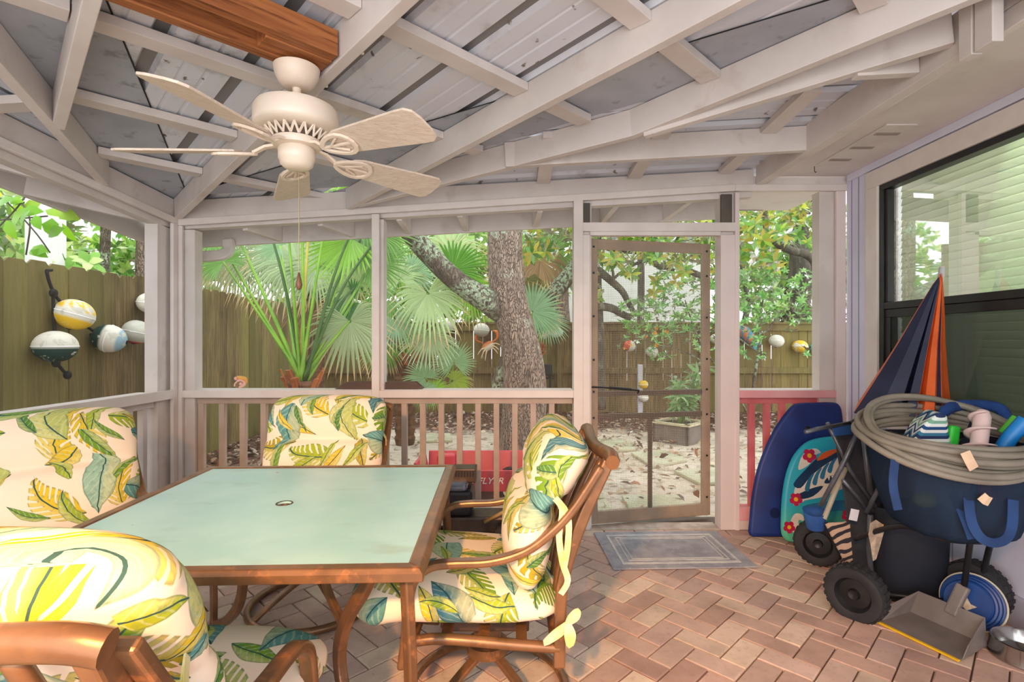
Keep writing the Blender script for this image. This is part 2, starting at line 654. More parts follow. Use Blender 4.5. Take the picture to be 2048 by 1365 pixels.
def fabric_mat():
    """cream outdoor fabric printed with tropical leaves; every layer is a field of cells, each holding one leaf turned its own way"""
    t = NT('tropical_leaf_fabric')
    tc = t.n('ShaderNodeTexCoord')
    oi = t.n('ShaderNodeObjectInfo')
    off = t.n('ShaderNodeCombineXYZ')
    oc = t.n('ShaderNodeSeparateColor')
    t.L(oi.outputs['Color'], oc.inputs[0])
    t.L(t.math('MULTIPLY', oc.outputs[0], 10.0), off.inputs[0])
    t.L(t.math('MULTIPLY', oc.outputs[1], 10.0), off.inputs[1])
    uv = t.vmath('ADD', tc.outputs['UV'], off.outputs[0])
    wob = t.n('ShaderNodeTexNoise')
    t.L(uv, wob.inputs['Vector'])
    wob.inputs['Scale'].default_value = 5
    uv = t.vmath('ADD', uv, t.vmath('SCALE', t.vmath('SUBTRACT', wob.outputs['Color'], (0.5, 0.5, 0.5)), 0.05))
    base = t.mix(t.noise(uv, 3, 2), S(244, 226, 202), S(236, 214, 190))
    streak = t.noise(uv, 60, 4)

    def layer(prev, scale, shift, a, wd, kind, ramp, density):
        p = t.vmath('ADD', uv, shift)
        vo = t.n('ShaderNodeTexVoronoi', voronoi_dimensions='2D', feature='F1')
        t.L(p, vo.inputs['Vector'])
        vo.inputs['Scale'].default_value = scale
        vo.inputs['Randomness'].default_value = 0.72
        d = t.vmath('SCALE', t.vmath('SUBTRACT', p, vo.outputs['Position']), scale)
        cs = t.n('ShaderNodeSeparateColor')
        t.L(vo.outputs['Color'], cs.inputs[0])
        rot = t.n('ShaderNodeVectorRotate', rotation_type='Z_AXIS')
        t.L(d, rot.inputs['Vector'])
        t.L(t.math('MULTIPLY', cs.outputs[0], 6.283), rot.inputs['Angle'])
        sx = t.n('ShaderNodeSeparateXYZ')
        t.L(rot.outputs[0], sx.inputs[0])
        # a leaf's midrib bends a little
        x = sx.outputs[0]
        y = t.math('ADD', sx.outputs[1], t.math('MULTIPLY', t.math('MULTIPLY', x, x), 0.35))
        ay = t.math('ABSOLUTE', y)
        xn = t.math('DIVIDE', x, a)
        prof = t.math('SUBTRACT', 1.0, t.math('MULTIPLY', xn, xn))
        skew = t.math('ADD', 1.0, t.math('MULTIPLY', xn, -0.35))
        wx = t.math('MULTIPLY', t.math('MULTIPLY', prof, skew), wd)
        ph = t.math('SUBTRACT', x, t.math('MULTIPLY', ay, 1.1))
        if kind == 'frond':
            s1 = t.math('SINE', t.math('MULTIPLY', ph, 46.0))
            cut = t.step(s1, -0.75, -0.2)
            wx = t.math('MULTIPLY', wx, t.math('ADD', 0.30, t.math('MULTIPLY', cut, 0.70)))
        m = t.step(t.math('SUBTRACT', wx, ay), 0.0, 0.014)
        m = t.math('MULTIPLY', m, t.math('LESS_THAN', cs.outputs[2], density))
        cr = t.n('ShaderNodeValToRGB')
        cr.color_ramp.interpolation = 'CONSTANT'
        els = cr.color_ramp.elements
        while len(els) < len(ramp):
            els.new(0.5)
        for i, c in enumerate(ramp):
            els[i].position = i / len(ramp)
            els[i].color = c
        t.L(cs.outputs[1], cr.inputs[0])
        c = cr.outputs[0]
        # lighter watery side, veins, dark midrib and rim
        c = t.mix(t.math('MULTIPLY', t.step(y, -0.02, 0.10), 0.45), c, S(222, 214, 150))
        if kind != 'frond':
            vn = t.math('SINE', t.math('ADD', t.math('MULTIPLY', ph, 44.0), t.math('MULTIPLY', streak, 5.0)))
            c = t.mix(t.math('MULTIPLY', t.step(vn, 0.45, 1.0), 0.30), c, S(206, 220, 190))
        c = t.mix(t.math('MULTIPLY', t.step(streak, 0.48, 0.7), 0.35), c, S(66, 104, 104))
        rim = t.math('SUBTRACT', 1.0, t.step(t.math('SUBTRACT', wx, ay), 0.012, 0.04))
        c = t.mix(t.math('MULTIPLY', rim, 0.45), c, S(60, 92, 84))
        c = t.mix(t.math('LESS_THAN', ay, 0.011), c, S(54, 86, 82))
        return t.mix(m, prev, c)

    teal, blue, pale = S(92, 146, 142), S(74, 122, 132), S(150, 184, 160)
    grn, lime, olive, gold = S(112, 150, 40), S(160, 176, 44), S(176, 156, 40), S(214, 186, 48)
    col = layer(base, 4.9, (3.1, 1.7, 0), 0.56, 0.26, 'frond', [grn, lime, gold, olive, lime], 0.95)
    col = layer(col, 6.2, (11.3, 5.9, 0), 0.52, 0.17, 'leaf', [lime, gold, grn, olive, teal], 0.9)
    col = layer(col, 4.6, (7.7, 9.2, 0), 0.56, 0.27, 'leaf', [teal, blue, pale, teal, S(180, 186, 104)], 0.72)
    col = layer(col, 7.6, (1.3, 15.2, 0), 0.50, 0.15, 'leaf', [grn, lime, gold, S(84, 130, 46)], 0.45)
    t.bump(t.noise(uv, 700, 2), 0.15, 0.001)
    return t.fin(col, 0.85, spec=0.2)


fabric = fabric_mat()


def chevron_mat():
    t = NT('chevron_printed_cloth')
    sp = t.n('ShaderNodeSeparateXYZ')
    t.L(t.coord('Object'), sp.inputs[0])
    zig = t.math('PINGPONG', t.math('ADD', sp.outputs[1], 3.0), 0.035)
    k = t.math('FRACT', t.math('MULTIPLY', t.math('ADD', t.math('ADD', sp.outputs[2], 3.0), t.math('MULTIPLY', zig, 0.9)), 11.0))
    cr = t.n('ShaderNodeValToRGB')
    cr.color_ramp.interpolation = 'CONSTANT'
    els = cr.color_ramp.elements
    for i, c in enumerate([S(28, 74, 128), S(236, 240, 236), S(126, 176, 150), S(226, 236, 226), S(36, 52, 96), S(60, 128, 160), S(238, 240, 238)]):
        if i >= len(els):
            els.new(0.9)
        els[i].position = i / 7
        els[i].color = c
    t.L(k, cr.inputs[0])
    return t.fin(cr.outputs[0], 0.8)


def zebra_mat():
    t = NT('zebra_striped_cloth')
    wv = t.n('ShaderNodeTexWave')
    t.L(t.coord('Object', (1, 1, 1), (0.5, 0.3, 0)), wv.inputs[0])
    wv.bands_direction = 'Z'
    wv.inputs['Scale'].default_value = 9
    wv.inputs['Distortion'].default_value = 3.5
    wv.inputs['Detail'].default_value = 1.5
    return t.fin(t.mix(t.step(wv.outputs['Fac'], 0.5, 0.62), S(196, 164, 138), S(44, 40, 46)), 0.8)

# ================================================================== SETTING
Y0, XL, XR = 3.556, -2.266, 2.266      # inner faces of the back screen wall, left screen wall, house wall
GZ = -0.08                              # yard level


def RP(x, y):                           # underside of the rafters: one plane falling towards the back-left corner
    return 2.10 + 0.055 * ((x + 2.27) + (3.556 - y))


# ------------------------------------------------------------------ brick floor
def clip(poly, x0, x1, y0, y1):
    for ax, lim, sg in ((0, x0, 1), (0, x1, -1), (1, y0, 1), (1, y1, -1)):
        out = []
        for i in range(len(poly)):
            a, b = poly[i], poly[(i + 1) % len(poly)]
            da, db = (a[ax] - lim) * sg, (b[ax] - lim) * sg
            if da >= 0:
                out.append(a)
            if (da > 0 > db) or (da < 0 < db):
                k = da / (da - db)
                out.append((a[0] + (b[0] - a[0]) * k, a[1] + (b[1] - a[1]) * k))
        poly = out
        if len(poly) < 3:
            return []
    return poly


def brick(m, poly, top, col):
    cx = sum(p[0] for p in poly) / len(poly)
    cy = sum(p[1] for p in poly) / len(poly)
    ins = []
    for p in poly:
        d = Vector((cx - p[0], cy - p[1]))
        d = d.normalized() * 0.006
        ins.append((p[0] + d.x, p[1] + d.y))
    n = len(poly)
    vs = [(p[0], p[1], -0.03) for p in poly] + [(p[0], p[1], top - 0.004) for p in poly] + [(p[0], p[1], top) for p in ins]
    fs = [(i, (i + 1) % n, n + (i + 1) % n, n + i) for i in range(n)] + [(n + i, n + (i + 1) % n, 2 * n + (i + 1) % n, 2 * n + i) for i in range(n)] + [tuple(range(2 * n, 3 * n))]
    m.add(vs, fs, col)


BR = [S(204, 178, 164), S(192, 164, 150), S(214, 194, 176), S(182, 152, 141), S(200, 170, 157), S(208, 184, 171), S(190, 166, 157), S(220, 202, 182)]
m = MB()
m.add([(XL, -1.3, -0.012), (XR, -1.3, -0.012), (XR, Y0 + 0.3, -0.012), (XL, Y0 + 0.3, -0.012)], [(0, 1, 2, 3)], S(96, 84, 76))
r2 = sqrt(0.5)
WB = 0.104
for y in range(-60, 60):
    for x in range(-60, 60):
        md = (x - y) % 4
        if md == 0:
            a = (x, y, x + 2, y + 1)
        elif md == 3:
            a = (x, y, x + 1, y + 2)
        else:
            continue
        g = 0.0028
        q = [(a[0] * WB + g, a[1] * WB + g), (a[2] * WB - g, a[1] * WB + g), (a[2] * WB - g, a[3] * WB - g), (a[0] * WB + g, a[3] * WB - g)]
        q = [((p[0] - p[1]) * r2 + 0.03, (p[0] + p[1]) * r2 + 1.9) for p in q]
        q = clip(q, XL + 0.002, XR - 0.002, -1.3, Y0 - 0.115)
        if len(q) >= 3:
            c = random.choice(BR)
            k = random.uniform(0.86, 1.08)
            brick(m, q, random.uniform(-0.0012, 0.0012), (c[0] * k, c[1] * k, c[2] * k, 1))
xx = XL + 0.004
while xx < XR - 0.1:          # soldier course along the screen wall
    c = random.choice(BR)
    e = min(xx + 0.2, XR - 0.002)
    brick(m, [(xx, Y0 - 0.11), (e, Y0 - 0.11), (e, Y0 - 0.006), (xx, Y0 - 0.006)], 0.0, c)
    xx += 0.206
t = NT('clay_brick_pavers')
v = t.coord('Object')
nz = t.noise(v, 5, 4)
col = t.mix(t.step(nz, 0.35, 0.7), (1.04, 1.0, 0.98, 1), (0.80, 0.76, 0.74, 1))
col = t.mix(1.0, col, t.attr(), 'MULTIPLY')
col = t.mix(t.math('MULTIPLY', t.step(t.noise(v, 40, 4), 0.55, 0.75), 0.35), col, S(150, 122, 110))
t.bump(t.noise(v, 90, 4), 0.25, 0.003)
floor = m.build('floor', t.fin(col, 0.62, spec=0.35))
tag(floor, kind='structure')

# ------------------------------------------------------------------ back screen wall
KX = Y0 / FPX


def ux(u):
    return (u - 1024) * KX


wb = struct('wall_back')


def part(mb, name, mat, par, bevel=0.003, **k):
    return mb.build(name, mat, par, bevel=bevel, **k)


def pz(x):          # underside of the top plate trim
    return min(2.06 + 0.0623 * (x - XL), 2.296)


# sloped top plate: trim strip and the beam above it
for a, b in ((XL, 1.51), (1.51, XR)):
    za, zb = pz(a), pz(b)
    mm = MB()
    mm.add([(a, Y0 - 0.012, za), (b, Y0 - 0.012, zb), (b, Y0 + 0.012, zb), (a, Y0 + 0.012, za),
            (a, Y0 - 0.012, za + 0.045), (b, Y0 - 0.012, zb + 0.045), (b, Y0 + 0.012, zb + 0.045), (a, Y0 + 0.012, za + 0.045)],
           [(3, 2, 1, 0), (4, 5, 6, 7), (0, 1, 5, 4), (1, 2, 6, 5), (2, 3, 7, 6), (3, 0, 4, 7)])
    part(mm, 'plate_trim', white_trim, wb)
mm = MB()
a, b = XL - 0.05, 1.64
za, zb = 2.075, 2.30
ta, tb = RP(a, Y0) + 0.132, RP(b, Y0) + 0.132
mm.add([(a, Y0 + 0.004, za + 0.02), (b, Y0 + 0.004, zb + 0.02), (b, Y0 + 0.09, zb + 0.02), (a, Y0 + 0.09, za + 0.02),
        (a, Y0 + 0.004, ta), (b, Y0 + 0.004, tb), (b, Y0 + 0.09, tb), (a, Y0 + 0.09, ta)],
       [(3, 2, 1, 0), (4, 5, 6, 7), (0, 1, 5, 4), (1, 2, 6, 5), (2, 3, 7, 6), (3, 0, 4, 7)])
part(mm, 'top_plate', white_paint, wb)
part(MB().span((1.64, Y0 + 0.004, 2.33), (XR + 0.1, Y0 + 0.09, 2.40)), 'top_plate', white_paint, wb)
# outer framing under the plate, seen through the screens
mm = MB()
mm.add([(a, Y0 + 0.03, za - 0.035), (1.64, Y0 + 0.03, zb - 0.035), (1.64, Y0 + 0.10, zb - 0.035), (a, Y0 + 0.10, za - 0.035),
        (a, Y0 + 0.03, za + 0.02), (1.64, Y0 + 0.03, zb + 0.02), (1.64, Y0 + 0.10, zb + 0.02), (a, Y0 + 0.10, za + 0.02)],
       [(3, 2, 1, 0), (4, 5, 6, 7), (0, 1, 5, 4), (1, 2, 6, 5), (2, 3, 7, 6), (3, 0, 4, 7)])
part(mm, 'outer_header', white_paint, wb)

SILL = 0.945


def vtrim(u0, u1, z0, z1, mat=white_trim, y0=-0.012, y1=0.012, name='screen_trim'):
    return part(MB().span((ux(u0), Y0 + y0, z0), (ux(u1), Y0 + y1, z1)), name, mat, wb)


def vpost(u0, u1, z0, z1, mat=white_paint, y0=0.02, y1=0.11, name='post'):
    return part(MB().span((ux(u0), Y0 + y0, z0), (ux(u1), Y0 + y1, z1)), name, mat, wb)


vtrim(344, 366, 0.0, 2.06)
vpost(346, 386, 0.0, 2.04)
vtrim(744, 759, 0.0, 2.14)
vpost(742, 766, 0.0, 2.11)
vtrim(1147, 1166, 0.0, 2.235)
vpost(1148, 1184, GZ, 2.22)
vtrim(1469, 1478, 0.0, 2.285, pink_bounce_trim)
vpost(1442, 1474, GZ, 2.29)
vtrim(1671, 1690, 0.0, 2.295, pink_bounce_trim)
vpost(1642, 1690, 0.0, 2.30)
# door jambs, header and the little transom blocks
part(MB().span((ux(1164), Y0 - 0.006, 0.0), (ux(1180), Y0 + 0.05, 2.0)), 'door_jamb', white_trim, wb)
part(MB().span((ux(1441), Y0 - 0.006, 0.0), (ux(1470), Y0 + 0.05, 2.0)), 'door_jamb', pink_bounce_trim, wb)
part(MB().span((ux(1164), Y0 - 0.012, 2.022), (ux(1470), Y0 + 0.06, 2.082)), 'door_header', white_trim, wb)
part(MB().span((ux(1180), Y0 - 0.006, 1.995), (ux(1441), Y0 + 0.05, 2.022)), 'door_stop', white_trim, wb)
part(MB().span((ux(1166), Y0 - 0.004, 2.084), (ux(1180), Y0 + 0.018, 2.215)), 'transom_block', pm('dark_brown_transom', S(92, 82, 74), S(78, 70, 62), 5, 0.6), wb)
part(MB().span((ux(1442), Y0 - 0.004, 2.084), (ux(1464), Y0 + 0.018, 2.275)), 'transom_block', MATS['dark_brown_transom'], wb)
# sills, rails, balusters, bottom rails and base boards, bay by bay
bays = [(366, 744, [393 + 42.2 * i for i in range(9)], white_trim, tan_rail),
        (759, 1147, [768 + 37.4 * i for i in range(11)], white_trim, tan_rail),
        (1478, 1671, [1480 + 31.0 * i for i in range(7)], pink_bounce_sill, red_bounce_rail)]
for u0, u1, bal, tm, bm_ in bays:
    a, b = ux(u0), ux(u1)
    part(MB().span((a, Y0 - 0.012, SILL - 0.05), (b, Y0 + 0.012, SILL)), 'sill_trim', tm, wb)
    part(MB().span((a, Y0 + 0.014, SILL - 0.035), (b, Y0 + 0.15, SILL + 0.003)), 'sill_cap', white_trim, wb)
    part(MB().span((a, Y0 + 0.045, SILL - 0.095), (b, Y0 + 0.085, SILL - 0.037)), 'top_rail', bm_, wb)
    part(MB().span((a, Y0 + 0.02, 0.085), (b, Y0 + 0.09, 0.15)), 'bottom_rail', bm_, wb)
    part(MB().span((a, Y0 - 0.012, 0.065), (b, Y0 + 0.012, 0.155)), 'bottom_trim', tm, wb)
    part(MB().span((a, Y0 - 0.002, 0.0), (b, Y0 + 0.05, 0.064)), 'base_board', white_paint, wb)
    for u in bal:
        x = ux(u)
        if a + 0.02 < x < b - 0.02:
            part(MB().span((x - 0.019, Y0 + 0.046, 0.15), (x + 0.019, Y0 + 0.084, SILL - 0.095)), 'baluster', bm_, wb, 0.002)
    zz0, zz1 = pz(a) - 0.02, pz(b) - 0.02
    sm = MB()
    sm.quad((a, Y0 + 0.008, SILL), (b, Y0 + 0.008, SILL), (b, Y0 + 0.008, zz1), (a, Y0 + 0.008, zz0))
    sm.quad((a, Y0 + 0.018, 0.15), (b, Y0 + 0.018, 0.15), (b, Y0 + 0.018, SILL - 0.05), (a, Y0 + 0.018, SILL - 0.05))
    sm.build('screen_panel', insect_screen, wb)
# threshold outside the door
part(MB().span((ux(1180), Y0 - 0.004, -0.06), (ux(1441), Y0 + 0.14, 0.004)), 'door_sill', pm('worn_threshold', S(198, 184, 170), S(170, 154, 140), 14, 0.7), wb)

# ------------------------------------------------------------------ left screen wall (inner face X = XL)
wl = struct('wall_left')


def lz(y):
    return 2.066 + 0.06 * (Y0 - y)


def lbeam(x0, x1, y0, y1, off0, off1, name, mat):
    mm = MB()
    vs = []
    for z_ in (0, 1):
        for (x, y) in ((x0, y0), (x1, y0), (x1, y1), (x0, y1)):
            vs.append((x, y, lz(y) + (off0 if z_ == 0 else (RP(x1, y) - lz(y) + 0.132 if off1 is None else off1))))
    mm.add(vs, [(3, 2, 1, 0), (4, 5, 6, 7), (0, 1, 5, 4), (1, 2, 6, 5), (2, 3, 7, 6), (3, 0, 4, 7)])
    return part(mm, name, mat, wl)


YB = -0.9
lbeam(XL - 0.012, XL + 0.012, YB, Y0 - 0.013, 0.0, 0.042, 'plate_trim', white_trim)
lbeam(XL - 0.09, XL - 0.004, YB, Y0 - 0.0, 0.02, None, 'top_plate', white_paint)
lbeam(XL - 0.10, XL - 0.03, YB, Y0 - 0.0, -0.035, 0.018, 'outer_header', white_paint)
for y0, y1 in ((3.40, Y0 - 0.02), (1.36, 1.46)):
    part(MB().span((XL - 0.115, y0, 0.0), (XL - 0.03, y1, lz(y0) - 0.03)), 'post', white_paint, wl)
part(MB().span((XL - 0.012, Y0 - 0.06, 0.0), (XL + 0.012, Y0 - 0.014, lz(Y0 - 0.03))), 'screen_trim', white_trim, wl)
part(MB().span((XL - 0.012, YB, SILL - 0.05), (XL + 0.012, Y0 - 0.062, SILL + 0.012)), 'sill_trim', white_trim, wl)
part(MB().span((XL - 0.15, YB, SILL - 0.035), (XL - 0.014, 3.39, SILL + 0.003)), 'sill_cap', white_trim, wl)
part(MB().span((XL - 0.085, YB, SILL - 0.095), (XL - 0.045, 3.39, SILL - 0.037)), 'top_rail', white_paint, wl)
part(MB().span((XL - 0.09, YB, 0.085), (XL - 0.02, 3.39, 0.15)), 'bottom_rail', white_paint, wl)
part(MB().span((XL - 0.012, YB, 0.0), (XL + 0.012, Y0 - 0.062, 0.155)), 'bottom_trim', white_trim, wl)
y = 3.31
while y > 1.55:
    part(MB().span((XL - 0.084, y - 0.019, 0.15), (XL - 0.046, y + 0.019, SILL - 0.095)), 'baluster', white_paint, wl, 0.002)
    y -= 0.125
sm = MB()
sm.quad((XL - 0.014, YB, SILL), (XL - 0.014, 3.40, SILL), (XL - 0.014, 3.40, lz(3.4)), (XL - 0.014, YB, lz(YB)))
sm.quad((XL - 0.014, YB, 0.15), (XL - 0.014, 3.40, 0.15), (XL - 0.014, 3.40, SILL - 0.05), (XL - 0.014, YB, SILL - 0.05))
sm.build('screen_panel', insect_screen, wl)

# ------------------------------------------------------------------ house wall on the right with its big window
wr = struct('wall_right')
WY0, WY1, WZ0, WZ1 = 1.0, 3.225, 0.86, 2.235      # black frame opening
SZ = 2.395                                          # soffit height
for a, b in (((XR, -1.2, 0.0), (XR + 0.12, Y0, WZ0)), ((XR, -1.2, WZ1), (XR + 0.12, Y0, SZ + 0.25)),
             ((XR, WY1, WZ0), (XR + 0.12, Y0, WZ1)), ((XR, -1.2, WZ0), (XR + 0.12, WY0, WZ1))):
    part(MB().span(a, b), 'siding', lavender, wr, 0)
gm = pm('siding_groove', S(150, 148, 172), rough=0.8)
for y in (3.50, 3.43, 0.8, 0.6, 0.4):
    part(MB().span((XR - 0.002, y - 0.004, 0.15), (XR + 0.001, y + 0.004, SZ - 0.03)), 'groove', gm, wr, 0)
part(MB().span((XR - 0.02, -1.2, SZ - 0.045), (XR, Y0 - 0.03, SZ)), 'frieze_board', lavender, wr)
for y in (1.5, 2.1, 2.7):
    part(MB().span((XR - 0.002, y - 0.004, 0.15), (XR + 0.001, y + 0.004, WZ0 - 0.11)), 'groove', gm, wr, 0)
bbr = part(MB().span((XR - 0.03, -1.2, 0.0), (XR, Y0 - 0.03, 0.14)), 'baseboard_right', pm('grey_lavender_base_paint', S(190, 184, 196), S(170, 164, 176), 5, 0.6), None)
tag(bbr, kind='structure')
# window
wn = struct('window_1')
tw = 0.105
for a, b in (((XR - 0.025, WY0 - tw, WZ1), (XR, WY1 + tw, WZ1 + tw)), ((XR - 0.025, WY0 - tw, WZ0 - tw), (XR, WY1 + tw, WZ0)),
             ((XR - 0.025, WY1, WZ0), (XR, WY1 + tw, WZ1)), ((XR - 0.025, WY0 - tw, WZ0), (XR, WY0, WZ1))):
    part(MB().span(a, b), 'window_casing', white_trim, wn)
blk = pm('black_window_frame', S(38, 38, 40), S(30, 30, 32), 6, 0.4)
MR = 1.485
fx0, fx1 = XR - 0.012, XR + 0.05
for a, b in (((fx0, WY0, WZ1 - 0.035), (fx1, WY1, WZ1)), ((fx0, WY0, WZ0), (fx1, WY1, WZ0 + 0.035)),
             ((fx0, WY1 - 0.035, WZ0 + 0.035), (fx1, WY1, WZ1 - 0.035)), ((fx0, WY0, WZ0 + 0.035), (fx1, WY0 + 0.035, WZ1 - 0.035))):
    part(MB().span(a, b), 'window_frame', blk, wn)
part(MB().span((fx0 + 0.004, WY0 + 0.035, MR - 0.012), (fx1, WY1 - 0.035, MR + 0.028)), 'meeting_rail', blk, wn)
part(MB().span((fx0 + 0.012, WY0 + 0.035, MR - 0.062), (fx1, WY1 - 0.035, MR - 0.014)), 'screen_frame', blk, wn)
part(MB().span((fx0 + 0.012, WY1 - 0.06, MR + 0.03), (fx1, WY1 - 0.036, WZ1 - 0.036)), 'upper_sash', blk, wn)
part(MB().span((fx0 + 0.012, WY1 - 0.075, WZ0 + 0.036), (fx1, WY1 - 0.036, MR - 0.064)), 'screen_frame', blk, wn)
gl = glass_mat('window_glass', 0.25)
MB().quad((XR + 0.02, WY0 + 0.03, MR), (XR + 0.02, WY1 - 0.03, MR), (XR + 0.02, WY1 - 0.03, WZ1 - 0.03), (XR + 0.02, WY0 + 0.03, WZ1 - 0.03)).build('window_pane', gl, wn)
MB().quad((XR + 0.03, WY0 + 0.03, WZ0 + 0.03), (XR + 0.03, WY1 - 0.03, WZ0 + 0.03), (XR + 0.03, WY1 - 0.03, MR), (XR + 0.03, WY0 + 0.03, MR)).build('window_pane', gl, wn)
MB().quad((XR + 0.012, WY0 + 0.03, WZ0 + 0.03), (XR + 0.012, WY1 - 0.03, WZ0 + 0.03), (XR + 0.012, WY1 - 0.03, MR - 0.06), (XR + 0.012, WY0 + 0.03, MR - 0.06)).build('window_screen', screen_mat('dark_window_screen', 0.80, S(60, 64, 60)), wn)
bt_ = NT('pale_vinyl_blind')
d_ = bt_.n('ShaderNodeBsdfDiffuse')
d_.inputs[0].default_value = S(232, 236, 222)
t2_ = bt_.n('ShaderNodeBsdfTranslucent')
t2_.inputs[0].default_value = S(226, 232, 214)
mx_ = bt_.n('ShaderNodeMixShader')
mx_.inputs[0].default_value = 0.45
bt_.L(d_.outputs[0], mx_.inputs[1])
bt_.L(t2_.outputs[0], mx_.inputs[2])
bt_.L(mx_.outputs[0], bt_.out.inputs[0])
blind_m = bt_.m
bl = MB()
z = WZ0 + 0.02
while z < WZ1:
    bl.box((XR + 0.115, (WY0 + WY1) / 2, z), (0.003, WY1 - WY0 - 0.04, 0.050), Matrix.Rotation(radians(12), 3, 'Y'))
    z += 0.043
bl.build('window_blind', blind_m, wn)
rm = MB()
for a, b in (((XR + 1.2, WY0 - 0.4, 0.0), (XR + 1.24, WY1 + 0.3, 2.6)), ((XR + 0.12, WY1 + 0.26, 0.0), (XR + 1.2, WY1 + 0.3, 2.6)), ((XR + 0.12, WY0 - 0.44, 0.0), (XR + 1.2, WY0 - 0.4, 2.6)), ((XR + 0.12, WY0 - 0.4, 2.6), (XR + 1.24, WY1 + 0.3, 2.64)), ((XR + 0.12, WY0 - 0.4, -0.04), (XR + 1.24, WY1 + 0.3, 0.0))):
    rm.span(a, b)
rm.build('room_interior', pm('pale_room_wall', S(220, 220, 210), rough=0.9), wn)
light('added_room_ceiling_light', 'POINT', (XR + 0.75, 2.1, 2.3), None, 60, (0.94, 1.0, 0.93), 0.15)  # added unseen lamp that makes the blind slats glow from behind

# ------------------------------------------------------------------ ceiling: metal sheets, flashing, rafters, purlins, soffit
ce = struct('ceiling')


def AB(a, b, dz=0.0):          # a = run from the left wall, b = run from the back wall
    x, y = a - 2.27, 3.556 - b
    return Vector((x, y, RP(x, y) + dz))


def QT(q, t, dz=0.0):
    return AB((q + t) * r2, (q - t) * r2, dz)


def qstart(t):
    q = abs(t) - 0.707
    if t > 0:
        return max(q, 3.29 * t - 1.727)
    return max(q, 2.54 * -t - 0.704)


def rib_profile(lo, hi, per=0.305, ph=0.0):
    """stations across a ribbed sheet seen from below: (station, height)"""
    out = []
    k = math.floor((lo - ph) / per)
    while k * per + ph < hi:
        s0 = k * per + ph
        for d, h in ((0.0, 0.0), (0.012, 0.022), (0.058, 0.022), (0.070, 0.0), (0.135, 0.0), (0.141, 0.005), (0.150, 0.005), (0.156, 0.0),
                     (0.215, 0.0), (0.221, 0.005), (0.230, 0.005), (0.236, 0.0)):
            if lo < s0 + d < hi:
                out.append((s0 + d, h))
        k += 1
    return out


m = MB()
st = rib_profile(-2.1, 3.05, ph=0.11)
for (t0, h0), (t1, h1) in zip(st[:-1], st[1:]):
    q0, q1 = qstart(t0), qstart(t1)
    if min(q0, q1) > 5.0:
        continue
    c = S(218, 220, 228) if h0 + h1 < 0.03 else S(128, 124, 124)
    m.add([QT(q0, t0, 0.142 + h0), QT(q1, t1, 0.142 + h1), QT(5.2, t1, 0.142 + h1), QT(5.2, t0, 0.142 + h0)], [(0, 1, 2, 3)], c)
t = NT('galvanised_roof_sheet')
v = t.coord('Object')
n1 = t.noise(v, 2.2, 5, 0.65)
col = t.mix(t.step(n1, 0.54, 0.75), t.attr(), S(140, 134, 132))
col = t.mix(t.step(t.noise(v, 13, 3), 0.66, 0.72), col, S(120, 108, 102))
roof_mat = t.fin(col, 0.45, 0.15)
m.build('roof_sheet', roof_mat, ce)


def hipr(b):     # right hip: a as a function of b
    return 1.17 + (b - 0.056) / 0.534


def hipl(a):     # left hip: b as a function of a
    return 0.693 + (a - 0.02) / 0.435


m = MB()       # right plane: ribs run along X
st = rib_profile(-0.5, 2.3, ph=0.06)
for (b0, h0), (b1, h1) in zip(st[:-1], st[1:]):
    a0, a1 = max(hipr(b0), -0.5), max(hipr(b1), -0.5)
    if min(a0, a1) > 3.98:
        continue
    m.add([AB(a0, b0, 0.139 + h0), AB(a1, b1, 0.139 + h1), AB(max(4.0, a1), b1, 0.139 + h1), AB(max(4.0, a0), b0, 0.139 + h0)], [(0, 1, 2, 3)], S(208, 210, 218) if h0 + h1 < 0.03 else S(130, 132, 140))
st = rib_profile(-0.5, 2.2, ph=0.1)       # left plane: ribs run along Y
for (a0, h0), (a1, h1) in zip(st[:-1], st[1:]):
    b0, b1 = max(hipl(a0), -0.5), max(hipl(a1), -0.5)
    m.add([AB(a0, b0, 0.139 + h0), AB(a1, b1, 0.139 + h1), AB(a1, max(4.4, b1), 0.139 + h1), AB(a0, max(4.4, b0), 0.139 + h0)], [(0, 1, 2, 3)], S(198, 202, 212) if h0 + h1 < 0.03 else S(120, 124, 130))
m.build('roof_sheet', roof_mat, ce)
# smooth hip flashing between the hips and the ribbed field
m = MB()
e0, d0 = Vector((2.43, 1.182)), Vector((0.753, 0.359)).normalized()      # right flashing edge in (a, b)
p, q = e0 - d0 * 2.6, e0 + d0 * 1.6
ha, hb = (1.17 - 1.25, 0.056 - 0.667), (3.98, 1.556)
m.add([AB(p.x, p.y, 0.1395), AB(q.x, q.y, 0.1395), AB(hipr(q.y) + 0.04, q.y, 0.1395), AB(hipr(p.y) + 0.04, p.y, 0.1395)], [(0, 1, 2, 3)])
e1, d1 = Vector((0.16, 0.166)), Vector((0.69, 1.47)).normalized()
p2, q2 = e1 - d1 * 0.9, e1 + d1 * 3.4
m.add([AB(p2.x, p2.y, 0.1392), AB(q2.x, q2.y, 0.1392), AB(q2.x, hipl(q2.x) + 0.1, 0.1392), AB(p2.x, hipl(p2.x) + 0.04, 0.1392)], [(0, 1, 2, 3)])
m.build('hip_flashing', flash, ce)
m = MB()
m.strip([AB(p.x, p.y, 0.1385), AB(q.x, q.y, 0.1385)], 0.006, (0, 0, 1), 0.002)
m.strip([AB(p2.x, p2.y, 0.1385), AB(q2.x, q2.y, 0.1385)], 0.006, (0, 0, 1), 0.002)
m.build('flashing_edge', black_gap, ce)


def rafter(p, q, w=0.044, h=0.137, name='rafter', mat=white_paint, dz=0.0):
    P_ = AB(*p, dz + h / 2)
    Q_ = AB(*q, dz + h / 2)
    return part(MB().bar([P_, Q_], w, h), name, mat, ce, 0.003)


